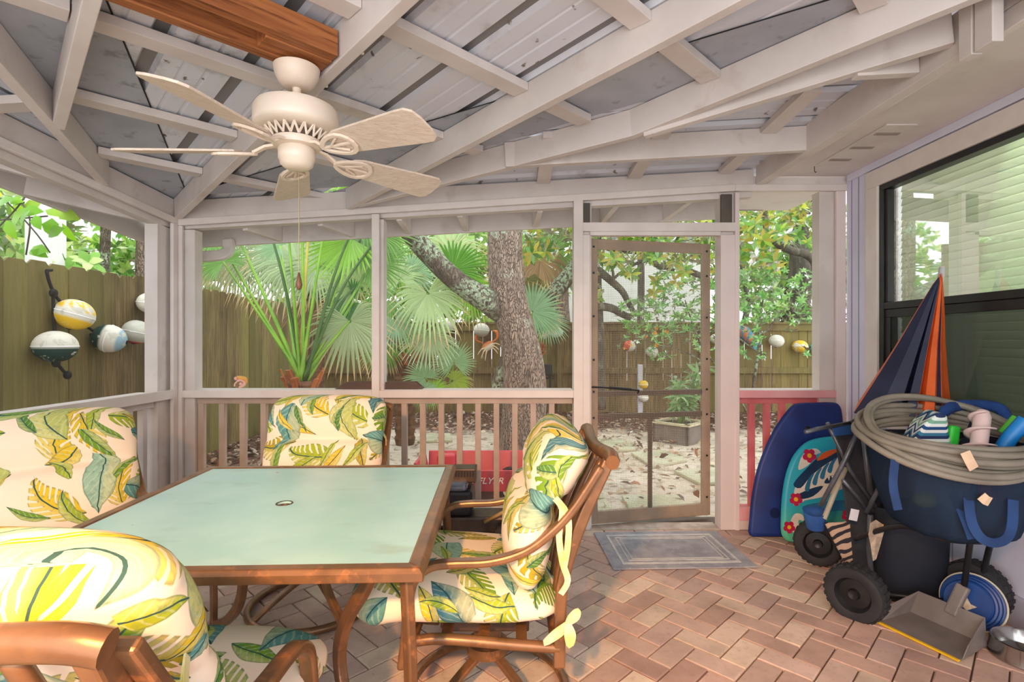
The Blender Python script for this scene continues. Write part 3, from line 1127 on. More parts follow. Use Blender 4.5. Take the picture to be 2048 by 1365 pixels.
rafter((0.02, 0.02), (2.9, 2.9))                                # diagonal from the corner post
rafter((1.17, 0.02), (3.4, 2.25))                               # second, parallel
k0 = (2.879, 0.904)
part(MB().bar([AB(1.24, 0.06, 0.0685), AB(k0[0], k0[1], 0.0685), AB(3.95, 1.96, 0.0685)], 0.044, 0.137), 'rafter', white_paint, ce, 0.003)   # right hip kinking into the third diagonal
rafter((k0[0] + 0.05, k0[1] + 0.035), (3.91, 1.60), h=0.12, dz=-0.02)   # right hip, upper piece
rafter((2.23, 0.60), (3.94, 0.60))                              # jack of the right plane
rafter((3.66, 1.42), (3.91, 1.42), h=0.12, dz=-0.03)
rafter((0.02, 0.66), (0.66, 2.12))                              # left hip
rafter((0.32, 1.30), (2.2, 3.18))                               # left diagonal
rafter((-0.42, -0.42), (-0.06, -0.06), name='rafter_tail')


def seg(p, q, name='purlin'):
    P_, Q_ = AB(*p, 0.118), AB(*q, 0.118)
    return part(MB().bar([P_, Q_], 0.088, 0.036), name, white_paint, ce, 0.002)


def qt(q, t):
    return ((q + t) * r2, (q - t) * r2)


for q in (0.65, 1.25, 1.87, 2.48, 3.09, 3.7):
    tl = -(q + 0.398 / 0.565 * 0.565 / 1.0) if False else -min(0.697 + 0.0, (0.565 * q + 0.398) / 1.435)
    # left bay (from the left hip or left diagonal to the corner diagonal)
    if q > 1.2:
        seg(qt(q, -0.67), qt(q, -0.024))
        seg(qt(q, tl if q < 1.3 else -min((0.565 * q + 0.398) / 1.435, 1.6)), qt(q, -0.72)) if q > 1.3 else None
    else:
        seg(qt(q, tl + 0.03), qt(q, -0.024))
    # right bays
    t2 = 0.813
    th = (0.466 * q + 0.805) / 1.534
    if q < 1.2:
        seg(qt(q, 0.024), qt(q, min(t2, th) - 0.02))
    else:
        seg(qt(q, 0.024), qt(q, t2 - 0.024))
        if q > 1.3:
            seg(qt(q, t2 + 0.024), qt(q, min(th, 1.396) - 0.025))
for x in (0.21, 0.82, 1.43):
    a = x + 2.27
    hb_ = 0.534 * (a - 1.17) + 0.056
    seg((a, 0.03), (a, 0.572))
    if hb_ > 0.7:
        seg((a, 0.628), (a, min(hb_, 1.1) - 0.03))
seg((0.03, 1.306), (0.25, 1.306))
seg((0.03, 2.0), (0.58, 2.0))
# house-side beam, soffit and the pair of upright boards
part(MB().span((1.645, 1.905, 2.335), (1.70, Y0 - 0.013, 2.50)), 'house_beam', white_paint, ce)
part(MB().span((1.702, -1.2, 2.35), (1.735, Y0 - 0.013, 2.42)), 'beam_ledge', white_trim, ce)
part(MB().span((1.615, 1.845, 2.29), (1.655, 1.90, 2.95)), 'upright_board', white_paint, ce)
part(MB().span((1.615, 1.765, 2.29), (1.655, 1.835, 2.95)), 'upright_board', white_paint, ce)
part(MB().span((1.702, -1.2, 2.422), (1.73, 1.92, 3.0)), 'gable_board', white_paint, ce, 0)
part(MB().span((1.645, -1.2, SZ - 0.045), (1.70, 1.68, SZ + 0.03)), 'house_beam', white_paint, ce)
part(MB().span((1.735, -1.2, SZ), (XR + 0.05, Y0 + 0.0, SZ + 0.03)), 'soffit_board', white_paint, ce, 0)
# eaves outside: fascia boards, rafter tails, lookouts
m = MB()
for (x0, x1) in ((-2.78, 1.62),):
    z0, z1 = 1.985, 1.985 + 0.055 * (x1 - x0)
    m.add([(x0, 4.05, z0), (x1, 4.05, z1), (x1, 4.085, z1), (x0, 4.085, z0), (x0, 4.05, z0 + 0.17), (x1, 4.05, z1 + 0.17), (x1, 4.085, z1 + 0.17), (x0, 4.085, z0 + 0.17)],
          [(3, 2, 1, 0), (4, 5, 6, 7), (0, 1, 5, 4), (1, 2, 6, 5), (2, 3, 7, 6), (3, 0, 4, 7)])
m.build('fascia_board', white_paint, ce, bevel=0.003)
m = MB()
zc = 2.02
m.add([(-2.815, 4.085, zc), (-2.78, 4.085, zc), (-2.78, YB, zc + 0.085 * 4.98), (-2.815, YB, zc + 0.085 * 4.98),
       (-2.815, 4.085, zc + 0.17), (-2.78, 4.085, zc + 0.17), (-2.78, YB, zc + 0.17 + 0.085 * 4.98), (-2.815, YB, zc + 0.17 + 0.085 * 4.98)],
      [(3, 2, 1, 0), (4, 5, 6, 7), (0, 1, 5, 4), (1, 2, 6, 5), (2, 3, 7, 6), (3, 0, 4, 7)])
m.build('fascia_board', white_paint, ce, bevel=0.003)
for u0, u1 in ((490, 560), (640, 705), (798, 818), (920, 932), (1080, 1070), (1232, 1204), (1380, 1330)):
    p0, p1 = PX(u0, 460, Y0 + 0.10), PX(u1, 460, 4.05)
    z0, z1 = 2.085 + 0.0623 * (p0.x - XL), 1.99 + 0.055 * (p1.x + 2.78) + 0.062
    part(MB().bar([(p0.x, Y0 + 0.1, z0), (p1.x, 4.05, z1)], 0.04, 0.12), 'rafter_tail', white_paint, ce)
for y0, y1 in ((3.35, 3.0), (2.62, 2.25), (3.5, 4.0)):
    part(MB().bar([(XL - 0.1, y0, lz(y0) + 0.025), (-2.78, y1, 2.02 + 0.085 * (4.085 - y1) + 0.062)], 0.04, 0.12), 'rafter_tail', white_paint, ce)
# right-hand house eave seen through the small bay
part(MB().span((1.55, Y0 + 0.1, 2.40), (XR + 0.1, 4.5, 2.43)), 'eave_soffit', white_paint, ce, 0)
part(MB().span((1.55, 4.48, 2.40), (2.15, 4.52, 2.56)), 'fascia_board', white_paint, ce)

# pressure-treated boards that carry the fan
for (a0, b0, dz) in ((0, 0, 0),):
    pass
qf = 2.28
for off in (-0.068, 0.068):
    P_, Q_ = AB(*qt(qf + off, -1.7), 0.052), AB(*qt(qf + off, -0.03), 0.052)
    part(MB().bar([P_, Q_], 0.045, 0.092), 'fan_mounting_board', raw_wood, ce, 0.003)
P_, Q_ = AB(*qt(qf, -0.26), 0.047), AB(*qt(qf, -0.03), 0.047)
part(MB().bar([P_, Q_], 0.088, 0.08), 'fan_mounting_block', raw_wood, ce, 0.003)

# ------------------------------------------------------------------ screen door, ajar outward
dr = struct('door_1')
HX = 0.532
dr.location = (HX, Y0 + 0.055, 0)
dr.rotation_euler = (0, 0, radians(12.5))
DW, DH0, DH1 = 0.93, 0.016, 1.985
dfm = pm('grey_brown_door_metal', S(168, 144, 122), S(150, 128, 110), 6, 0.5, 0.1)
sw = 0.062
for a, b in (((0, 0, DH0), (sw, 0.03, DH1)), ((DW - sw, 0, DH0), (DW, 0.03, DH1)), ((sw, 0, DH1 - 0.07), (DW - sw, 0.03, DH1)), ((sw, 0, DH0), (DW - sw, 0.03, DH0 + 0.085))):
    part(MB().span(a, b), 'door_rail' if b[2] - a[2] < 0.5 else 'door_stile', dfm, dr, 0.003)
dkm = pm('dark_brown_crossbar', S(84, 68, 58), S(72, 58, 50), 5, 0.5)
part(MB().span((sw, 0.004, 0.895), (DW - sw, 0.026, 0.93)), 'crossbar', dkm, dr)
part(MB().span((sw, 0.004, 0.735), (DW - sw, 0.026, 0.772)), 'crossbar', dkm, dr)
part(MB().span((0.447, 0.004, DH0 + 0.086), (0.475, 0.026, 0.734)), 'mullion', dkm, dr)
MB().quad((0.02, -0.003, DH0 + 0.02), (DW - 0.02, -0.003, DH0 + 0.02), (DW - 0.02, -0.003, DH1 - 0.02), (0.02, -0.003, DH1 - 0.02)).build('wire_mesh', wire_mat(), dr)
m = MB()
for z in (0.15, 0.45, 0.75, 0.93, 1.15, 1.45, 1.75, 1.93):
    for x in (0.03, DW - 0.03):
        m.box((x, -0.005, z), (0.014, 0.006, 0.014))
m.build('screw', black_plastic, dr, bevel=0.002)
m = MB()
m.tube([(-0.015, -0.012, 0.965), (0.1, -0.02, 0.96), (0.36, -0.022, 0.935), (0.36, 0.0, 0.915)], 0.006, 8)
m.tube([(0.14, -0.02, 0.958), (0.30, -0.022, 0.942)], 0.010, 10)
m.build('door_closer', black_plastic, dr, smooth=True, ang=40)

# ------------------------------------------------------------------ fan, cable, vent, hook
FX, FY, FZ = -0.783, 1.91, 1.970       # hub centre at blade level
zc = RP(FX, FY) + 0.004
fan = empty('ceiling_fan', (FX, FY, zc))
tag(fan, 'cream five-blade ceiling fan hanging from the orange-brown boards', 'ceiling fan')
O = Vector((0, 0, FZ - zc))


def LZ(prof):
    return MB().lathe(prof, 40)


h = FZ - zc
LZ([(0.025, -0.078), (0.046, -0.076), (0.062, -0.060), (0.076, -0.03), (0.080, -0.004), (0.074, 0.0)]).build('canopy', cream_enamel, fan, smooth=True, ang=50)
LZ([(0.015, h + 0.15), (0.015, -0.070)]).build('downrod', cream_enamel, fan, smooth=True, ang=50)
LZ([(0.06, h + 0.070), (0.118, h + 0.072), (0.142, h + 0.080), (0.147, h + 0.090), (0.147, h + 0.138), (0.138, h + 0.155), (0.06, h + 0.163), (0.02, h + 0.166)]).build('motor_housing', cream_enamel, fan, smooth=True, ang=50)
m = MB()
for k in range(20):
    a0 = 2 * pi * k / 20
    for s_ in (-1, 1):
        p0 = Vector((0.108 * cos(a0), 0.108 * sin(a0), h + 0.074))
        a1 = a0 + s_ * pi / 20
        p1 = Vector((0.084 * cos(a1), 0.084 * sin(a1), h + 0.040))
        m.bar([p0, p1], 0.007, 0.005)
m.build('vent_ring', cream_enamel, fan)
LZ([(0.03, h + 0.045), (0.07, h + 0.045), (0.07, h + 0.075), (0.03, h + 0.075)]).build('vent_core', pm('dark_vent_core', S(120, 104, 92), rough=0.8), fan)
LZ([(0.055, h + 0.012), (0.080, h + 0.014), (0.086, h + 0.028), (0.084, h + 0.038), (0.05, h + 0.04)]).build('flywheel', cream_enamel, fan, smooth=True, ang=50)
LZ([(0.012, h - 0.066), (0.040, h - 0.063), (0.056, h - 0.050), (0.060, h - 0.034), (0.0635, h - 0.030), (0.0635, h + 0.004), (0.058, h + 0.012)]).build('switch_housing', cream_enamel, fan, smooth=True, ang=50)
bl_poly = []
L0, L1 = 0.19, 0.600
for s_ in (1, -1):
    pts = [(L0, 0.0), (L0 + 0.012, 0.042), (L0 + 0.05, 0.058), (0.40, 0.070), (0.53, 0.080), (0.57, 0.080), (0.592, 0.064), (L1, 0.03)]
    bl_poly += pts if s_ == 1 else [(x, -y) for x, y in reversed(pts[1:])]
FAN_A = 114.4
for k in range(5):
    M = Matrix.Translation((0, 0, h)) @ Matrix.Rotation(radians(FAN_A + 72 * k), 4, 'Z') @ Matrix.Rotation(radians(2.0), 4, 'Y') @ Matrix.Rotation(radians(-16), 4, 'X')
    b_ = MB().prism(bl_poly, -0.004, 0.004, M).build('blade', blade_wood, fan, bevel=0.002)
    q = MB()
    ring = []
    for i in range(18):
        a_ = 2 * pi * i / 18
        ring.append(M @ Vector((0.215 + 0.070 * cos(a_), 0.046 * sin(a_) * (1 + 0.35 * cos(a_)), -0.010)))
    q.bar(ring, 0.016, 0.010, up=M.to_3x3() @ Vector((0, 0, 1)), closed=True)
    q.bar([M @ Vector((0.15, 0, -0.010)), M @ Vector((0.275, 0, -0.010))], 0.010, 0.009, up=M.to_3x3() @ Vector((0, 0, 1)))
    q.bar([M @ Vector((0.18, 0, -0.010)), M @ Vector((0.24, 0.035, -0.010))], 0.008, 0.009, up=M.to_3x3() @ Vector((0, 0, 1)))
    q.bar([M @ Vector((0.18, 0, -0.010)), M @ Vector((0.24, -0.035, -0.010))], 0.008, 0.009, up=M.to_3x3() @ Vector((0, 0, 1)))
    R_ = Matrix.Translation((0, 0, h)) @ Matrix.Rotation(radians(FAN_A + 72 * k), 4, 'Z')
    q.bar([R_ @ Vector((0.06, 0, 0.022)), R_ @ Vector((0.11, 0, 0.012)), R_ @ Vector((0.152, 0, -0.012))], 0.022, 0.010)
    q.build('blade_bracket', cream_enamel, b_, bevel=0.002)
m = MB()
zb = PX(594, 560, FY).z - zc
m.tube([(0.0, 0.02, h - 0.06), (0.0, 0.02, zb + 0.03)], 0.0016, 6)
m.build('pull_chain', pm('brass_chain', S(170, 150, 110), rough=0.4, metal=0.6), fan)
MB().lathe([(0.002, zb - 0.035), (0.009, zb - 0.028), (0.012, zb - 0.015), (0.008, zb + 0.005), (0.003, zb + 0.03)], 14, Matrix.Translation((0, 0.02, 0))).build('chain_pull', pm('brown_wood_pull', S(104, 74, 56), rough=0.5), fan, smooth=True)

cab = MB()
pts = [QT(2.10, -0.03, 0.06), QT(2.12, 0.0, 0.05), QT(2.06, 0.026, 0.01), QT(2.10, 0.030, 0.016), QT(2.3, 0.030, 0.018), QT(2.7, 0.030, 0.022), QT(3.2, 0.03, 0.022), QT(3.9, 0.03, 0.022)]
pts[1] = QT(2.03, -0.045, 0.0)
pts[2] = QT(2.05, 0.012, -0.012)
cb = cab.tube(smoothpts(pts, 5), 0.0045, 8).build('power_cable', cream_enamel, None, smooth=True)
tag(cb, 'cream power cable clipped along the diagonal white rafter', 'cable')
for q in (2.14, 2.42, 2.80, 3.2):
    p = QT(q, 0.031, 0.018)
    MB().box(p, (0.022, 0.010, 0.010), Matrix.Rotation(radians(45), 3, 'Z')).build('cable_clip', cream_enamel, cb, bevel=0.003)

vt = empty('soffit_vent', (2.0, 3.0, SZ))
tag(vt, 'white louvred vent in the flat soffit above the window', 'vent')
MB().box((0, 0, -0.004), (0.16, 0.62, 0.008)).build('vent_frame', white_paint, vt, bevel=0.002)
for i in range(3):
    m = MB()
    for k in range(16):
        m.box((-0.06 + 0.008 * k, -0.20 + 0.2 * i, -0.010), (0.004, 0.03, 0.006))
    m.build('louvre', pm('dusty_louvre', S(170, 156, 148), rough=0.7), vt)
hk = MB()
p = PX(1629, 350, 3.35)
hk.tube([(p.x, p.y, SZ), (p.x, p.y, SZ - 0.03), (p.x + 0.006, p.y, SZ - 0.04), (p.x + 0.012, p.y, SZ - 0.034)], 0.0025, 6)
tag(hk.build('ceiling_hook', bronze_dark), 'small dark screw hook in the white soffit near the corner', 'hook')

# ================================================================== FURNITURE
def loft_cushion(name, secs, parent, mat, e=2.7, n=44, tuft=0.0):
    """secs: list of (centre (x,y,z), forward normal, half width, half thickness, distance along)"""
    m = MB()
    uvs = []
    for (c, nr, W, T_, s) in secs:
        c, nr = Vector(c), Vector(nr).normalized()
        per = 0.0
        last = None
        for k in range(n + 1):
            ph = -pi / 2 + 2 * pi * k / n
            cc, ss = cos(ph), sin(ph)
            x = W * math.copysign(abs(cc) ** (2 / e), cc)
            d = T_ * math.copysign(abs(ss) ** (2 / e * 1.25), ss)
            d += tuft * sin(x * 52 + s * 9) * (T_ < 0.055)
            p = c + Vector((x, 0, 0)) + nr * d
            if last is not None:
                per += ((x - last[0]) ** 2 + (d - last[1]) ** 2) ** 0.5
            last = (x, d)
            m.v.append(tuple(p))
            m.c.append((1, 1, 1, 1))
            uvs.append((per - 0.5, s))
    w_ = n + 1
    N = len(secs)
    for i in range(N - 1):
        for k in range(n):
            m.f.append((i * w_ + k, i * w_ + k + 1, (i + 1) * w_ + k + 1, (i + 1) * w_ + k))
    m.f.append(tuple(range(n - 1, -1, -1)))
    m.f.append(tuple((N - 1) * w_ + k for k in range(n)))
    return m.build(name, mat, parent, smooth=True, uv=uvs)


def path_sections(pts, Ws, Ts, n, endw=0.86):
    """smooth centre line pts (y, z), widths and thicknesses sampled along it"""
    cl = smoothpts([(0, p[0], p[1]) for p in pts], 12)
    N = len(cl)
    idx = [round(i * (N - 1) / n) for i in range(n + 1)]
    W = lerpl(Ws, n + 1)
    T_ = lerpl(Ts, n + 1)
    out = []
    s = 0.0
    for j, i in enumerate(idx):
        t = (cl[min(i + 1, N - 1)] - cl[max(i - 1, 0)]).normalized()
        nr = Vector((0, t.z, -t.y))
        if j:
            s += (cl[i] - cl[idx[j - 1]]).length
        out.append((cl[i], nr, W[j], T_[j], s))
    return out


def ribbon(m, pts, w=0.020):
    pts = smoothpts(pts, 4)
    m.bar(pts, w, 0.0025, (1, 0.25, 0.15))


def make_chair():
    ch = empty('patio_swivel_chair')
    # base ring and spokes
    ring = [(0.285 * cos(2 * pi * k / 40), 0.285 * sin(2 * pi * k / 40), 0.02) for k in range(40)]
    MB().tube(ring, 0.017, 10, closed=True).build('base_ring', bronze, ch, smooth=True)
    for k in range(4):
        R = Matrix.Rotation(pi / 4 + k * pi / 2, 3, 'Z')
        MB().bar([R @ Vector(p) for p in smoothpts([(0.28, 0, 0.028), (0.20, 0, 0.075), (0.10, 0, 0.125), (0.035, 0, 0.15)], 4)], 0.034, 0.018).build('leg', bronze, ch, bevel=0.004)
    MB().lathe([(0.07, 0.145), (0.075, 0.15), (0.075, 0.185), (0.05, 0.192), (0.05, 0.27)], 24).build('swivel_hub', bronze, ch, smooth=True, ang=40)
    m = MB().box((0, 0.0, 0.295), (0.20, 0.30, 0.05))
    m.box((0, 0.08, 0.255), (0.05, 0.06, 0.05))
    m.build('rocker_mechanism', bronze_dark, ch, bevel=0.006)
    # seat frame
    m = MB()
    HW = 0.275
    for s in (-1, 1):
        m.tube(smoothpts([(s * HW, -0.238, 0.318), (s * HW, -0.1, 0.328), (s * HW, 0.06, 0.342), (s * HW, 0.16, 0.346), (s * HW, 0.235, 0.335)], 4), 0.017, 10)
    m.tube([(-HW, 0.22, 0.338), (HW, 0.22, 0.338)], 0.014, 8)
    m.tube([(-HW, -0.225, 0.318), (HW, -0.225, 0.318)], 0.014, 8)
    for y in (-0.12, 0.0, 0.12):
        m.box((0, y, 0.336), (2 * HW, 0.035, 0.006))
    m.build('seat_frame', bronze, ch, smooth=True, ang=40)
    # rear posts with a crest rail
    post = [(-0.238, 0.26), (-0.24, 0.40), (-0.253, 0.545), (-0.31, 0.72), (-0.393, 0.905)]
    for s in (-1, 1):
        MB().bar(smoothpts([(s * HW, y, z) for y, z in post], 5), 0.032, 0.036, (0, 1, 0.4)).build('rear_post', bronze, ch, bevel=0.006)
    m = MB()
    m.tube(smoothpts([(-0.305, -0.400, 0.905), (-0.25, -0.405, 0.915), (-0.12, -0.395, 0.905), (0, -0.39, 0.900), (0.12, -0.395, 0.905), (0.25, -0.405, 0.915), (0.305, -0.400, 0.905)], 6), 0.021, 12, flat=1.15)
    m.build('crest_rail', bronze, ch, smooth=True, ang=50)
    for x in (-0.17, -0.06, 0.06, 0.17):
        MB().tube(smoothpts([(x, -0.225, 0.33), (x, -0.25, 0.545), (x, -0.308, 0.72), (x, -0.388, 0.89)], 5), 0.0125, 8, flat=1.4).build('back_slat', bronze, ch, smooth=True)
    arm = [(-0.365, 0.892), (-0.286, 0.77), (-0.216, 0.693), (-0.13, 0.630), (-0.022, 0.598), (0.10, 0.592), (0.165, 0.580), (0.212, 0.535), (0.232, 0.44), (0.242, 0.35), (0.252, 0.27)]
    for s in (-1, 1):
        MB().bar(smoothpts([(s * (HW + 0.022), y, z) for y, z in arm], 5), 0.040, 0.024, (0, 0.6, 1)).build('arm', bronze, ch, bevel=0.007)
    # cushions
    W = 0.292
    secs = path_sections([(-0.245, 0.425), (-0.1, 0.43), (0.1, 0.438), (0.27, 0.442), (0.365, 0.425), (0.395, 0.40)],
                         [0.24, 0.275, 0.285, 0.29, 0.292, 0.293, 0.293, 0.292, 0.288, 0.28, 0.25], [0.02, 0.056, 0.070, 0.075, 0.078, 0.080, 0.081, 0.082, 0.082, 0.074, 0.03], 30)
    secs = [(c, -nr, w_, t_, s_) for c, nr, w_, t_, s_ in secs]
    loft_cushion('seat_cushion', secs, ch, fabric, 3.2)
    secs = path_sections([(-0.140, 0.475), (-0.140, 0.58), (-0.155, 0.70), (-0.185, 0.775), (-0.228, 0.855), (-0.28, 0.935), (-0.305, 0.972)],
                         [0.23, 0.275, 0.292, 0.298, 0.300, 0.300, 0.298, 0.296, 0.298, 0.302, 0.304, 0.303, 0.300, 0.288, 0.262, 0.215],
                         [0.02, 0.064, 0.082, 0.090, 0.091, 0.086, 0.073, 0.047, 0.070, 0.090, 0.097, 0.098, 0.092, 0.080, 0.058, 0.016], 45)
    bc = loft_cushion('back_cushion', secs, ch, fabric, 2.9, tuft=0.004)
    tie_m = pm('pale_yellow_tie_ribbon', S(236, 222, 180), S(206, 200, 116), 12, 0.85)
    for s in (-1, 1):
        m = MB()
        ribbon(m, [(s * 0.285, -0.215, 0.80), (s * 0.300, -0.245, 0.76), (s * 0.302, -0.235, 0.68), (s * 0.306, -0.245, 0.60), (s * 0.300, -0.262, 0.54), (s * 0.304, -0.24, 0.50)])
        ribbon(m, [(s * 0.285, -0.215, 0.80), (s * 0.304, -0.26, 0.745), (s * 0.308, -0.262, 0.66), (s * 0.302, -0.25, 0.58)])
        m.build('tie', tie_m, bc)
        m = MB()
        for a_, b_ in (((-0.05, 0.05), (0.05, 0.03)), ((0.045, 0.055), (0.02, 0.06))):
            pass
        c0 = Vector((s * 0.296, -0.262, 0.405))
        for dx in ((0.012, -0.028, 0.045), (0.008, 0.07, -0.055), (0.012, -0.006, -0.06)):
            q = c0 + Vector((s * dx[0], dx[1], dx[2]))
            mid = (c0 + q) / 2 + Vector((s * 0.008, 0.006, 0.006))
            ribbon(m, [c0, mid, q, (c0 + q) / 2 + Vector((s * 0.004, -0.012, 0.0)), c0])
        m.build('tie', tie_m, ch)
    return ch


PRINT = [((0.93, 0.12, 0, 1), (0.41, 0.05, 0, 1)), ((0.931, 0.12, 0, 1), (0.22, 0.61, 0, 1)), ((0.05, 0.35, 0, 1), (0.83, 0.37, 0, 1)), ((0.47, 0.66, 0, 1), (0.15, 0.77, 0, 1))]      # where each cushion is cut from the printed cloth
c0 = make_chair()
spots = [((-0.09, 1.92), 90, 'patio chair seen side-on at the right end of the glass table, facing left'),
         ((-0.965, 2.545), 182, 'patio chair at the far side of the glass table, its back to the railing'),
         ((-1.745, 2.005), -133, 'patio chair in the left corner, turned towards the camera beside the glass table'),
         ((-0.79, 1.045), -1, 'nearest patio chair, seen from behind at the front left of the glass table')]
for i, ((x, y), a, lab) in enumerate(spots):
    c = c0 if i == 0 else copy_tree(c0)
    c.location = (x, y, 0)
    c.rotation_euler = (0, 0, radians(a))
    tag(c, lab, 'chair', 'leaf-print patio chairs round the glass table')
    for ch_ in c.children:
        if ch_.name.startswith(('seat_cushion', 'back_cushion')):
            ch_.color = PRINT[i][0 if ch_.name.startswith('back') else 1]

# ------------------------------------------------------------------ glass table
tb = empty('patio_dining_table', (-0.79, 1.822, 0), radians(2.0))
tag(tb, 'square patio table with a pale aqua glass top and bronze frame', 'table')
HT, TZ = 0.553, 0.72
m = MB()
cr = 0.012
fr = 0.046
for k in range(4):
    R = Matrix.Rotation(k * pi / 2, 4, 'Z')
    prof = [(0.0, -0.034), (fr, -0.034), (fr, -0.006), (fr - 0.008, 0.0), (0.010, 0.0), (0.0, -0.012)]
    # mitred rail along x at y = -HT
    vs = []
    for sx in (-1, 1):
        for d, z in prof:
            vs.append(R @ Vector((sx * (HT - d), -(HT - d), TZ + z)))
    n = len(prof)
    fs = [tuple(range(n)), tuple(range(2 * n - 1, n - 1, -1))] + [(i, n + i, n + (i + 1) % n, (i + 1) % n) for i in range(n)]
    m.add(vs, fs)
m.build('table_frame', bronze, tb, bevel=0.003, ang=30)
g = NT('textured_aqua_glass')
v = g.coord('Object')
n1 = g.noise(v, 3, 4, 0.6)
col = g.mix(g.step(n1, 0.35, 0.7), S(176, 220, 220), S(158, 208, 210))
col = g.mix(g.math('MULTIPLY', g.step(g.noise(g.coord('Object', (1, 2.4, 1), (0, 0, 0.5)), 4, 4), 0.58, 0.78), 0.45), col, S(140, 164, 146))
vo = g.n('ShaderNodeTexVoronoi')
g.L(v, vo.inputs['Vector'])
vo.inputs['Scale'].default_value = 7
col = g.mix(g.step(vo.outputs['Distance'], 0.05, 0.03), col, S(134, 92, 56))
g.bump(g.noise(v, 180, 2), 0.2, 0.001)
glass_top = g.fin(col, 0.30, spec=0.5)
hole = 0.024
m = MB()
N = 32
inner = [(hole * cos(2 * pi * k / N), hole * sin(2 * pi * k / N)) for k in range(N)]
outer = []
hh = HT - fr + 0.004
for k in range(N):
    a = 2 * pi * k / N
    c_, s_ = cos(a), sin(a)
    q = hh / max(abs(c_), abs(s_))
    outer.append((q * c_, q * s_))
vs = [(x, y, TZ - 0.004) for x, y in inner] + [(x, y, TZ - 0.004) for x, y in outer] + [(x, y, TZ - 0.011) for x, y in inner] + [(x, y, TZ - 0.011) for x, y in outer]
fs = []
for k in range(N):
    l = (k + 1) % N
    fs += [(k, l, N + l, N + k), (2 * N + k, 3 * N + k, 3 * N + l, 2 * N + l), (k, 2 * N + k, 2 * N + l, l)]
m.add(vs, fs)
m.build('glass_top', glass_top, tb)
MB().lathe([(hole - 0.002, TZ - 0.02), (hole + 0.005, TZ - 0.004), (hole + 0.004, TZ - 0.002), (hole - 0.001, TZ - 0.003)], 24, cap=False).build('umbrella_hole_ring', bronze_dark, tb, smooth=True)
for sx, sy in ((-1, -1), (1, -1), (1, 1), (-1, 1)):
    d = Vector((-sx, -sy, 0)).normalized()
    p = Vector((sx * (HT - 0.05), sy * (HT - 0.05), 0))

    def lp(i, z):
        q = p + d * i
        return (q.x, q.y, z)
    m = MB()
    m.bar(smoothpts([lp(0.0, 0.686), lp(-0.012, 0.55), lp(-0.02, 0.42), lp(-0.012, 0.28), lp(0.0, 0.14), lp(-0.005, 0.0)], 5), 0.026, 0.030, d)
    m.bar(smoothpts([lp(0.13, 0.686), lp(0.20, 0.58), lp(0.295, 0.46), lp(0.335, 0.34), lp(0.29, 0.22), lp(0.16, 0.11), lp(0.03, 0.045)], 5), 0.030, 0.036, d)
    e = Vector((0, -sy, 0))
    e2 = Vector((-sx, 0, 0))
    hub = Vector(lp(0.312, 0.44))
    for ee in ((e + e2) * 0.36, e * 0.28 + e2 * 0.13):
        top = p + ee
        m.bar(smoothpts([hub, (hub + Vector((top.x, top.y, 0.56))) / 2 + Vector((0, 0, 0.02)), (top.x, top.y, 0.686)], 4), 0.022, 0.022)
    m.build('leg', bronze, tb, bevel=0.005)

# ------------------------------------------------------------------ doormat
cs = [GX(1222, 1141), GX(1500, 1137), GX(1445, 1064), GX(1191, 1068)]
ctr = sum(cs, Vector()) / 4
ex = ((cs[1] - cs[0]) + (cs[2] - cs[3])) / 2
ey = ((cs[3] - cs[0]) + (cs[2] - cs[1])) / 2
mt = empty('doormat', (ctr.x, ctr.y, 0.002), atan2(ex.y, ex.x))
tag(mt, 'grey doormat with pale border lines lying on the bricks inside the screen door', 'doormat')
mw, md = ex.length, ey.length
matm = pm('grey_mat_pile', S(172, 172, 178), S(150, 150, 158), 9, 0.95, c3=S(186, 186, 190), s3=60, bump=0.5, bscale=240)
matl = pm('pale_mat_band', S(214, 212, 208), S(196, 195, 194), 20, 0.95, bump=0.5, bscale=240)
MB().box((0, 0, 0.004), (mw, md, 0.008)).build('mat_pile', matm, mt, bevel=0.003)
for ins, wd in ((0.075, 0.026), (0.118, 0.012), (0.142, 0.010)):
    x, y = mw / 2 - ins, md / 2 - ins * 0.9
    m = MB()
    m.bar([(-x, -y, 0.009), (x, -y, 0.009), (x, y, 0.009), (-x, y, 0.009)], wd, 0.003, closed=True)
    o = m.build('mat_band', matl, mt)

# ------------------------------------------------------------------ engine-driven washer behind the right-hand chair
pw = empty('pressure_washer', (-0.34, 3.16, 0))
tag(pw, 'black petrol engine machine standing by the railing behind the table', 'machine')
m = MB().box((0.0, 0, 0.33), (0.22, 0.20, 0.16))
m.build('engine_block', black_plastic, pw, bevel=0.03, seg=3)
m = MB().box((-0.02, -0.02, 0.425), (0.20, 0.18, 0.055))
m.build('fuel_tank', pm('glossy_steel_blue_tank', S(150, 160, 176), S(120, 130, 150), 5, 0.15, 0.6), pw, bevel=0.025, seg=3)
m = MB().box((0.05, 0.03, 0.475), (0.15, 0.13, 0.085))
fc = m.build('air_filter_cover', bronze_dark, pw, bevel=0.008)
m = MB()
for k in range(8):
    m.box((-0.01 + 0.017 * k, -0.036, 0.488), (0.008, 0.004, 0.035))
m.build('vent_slot', black_plastic, fc)
m = MB()
m.tube([(-0.12, 0.10, 0.12), (0.34, 0.10, 0.12), (0.42, 0.10, 0.34), (0.56, 0.10, 0.50)], 0.014, 8)
m.tube([(-0.12, -0.10, 0.12), (0.34, -0.10, 0.12), (0.42, -0.10, 0.34), (0.56, -0.10, 0.50)], 0.014, 8)
m.tube([(-0.12, -0.10, 0.12), (-0.12, 0.10, 0.12)], 0.014, 8)
m.tube([(0.56, -0.10, 0.50), (0.56, 0.10, 0.50)], 0.017, 8)
m.build('frame', black_plastic, pw, smooth=True, ang=50)
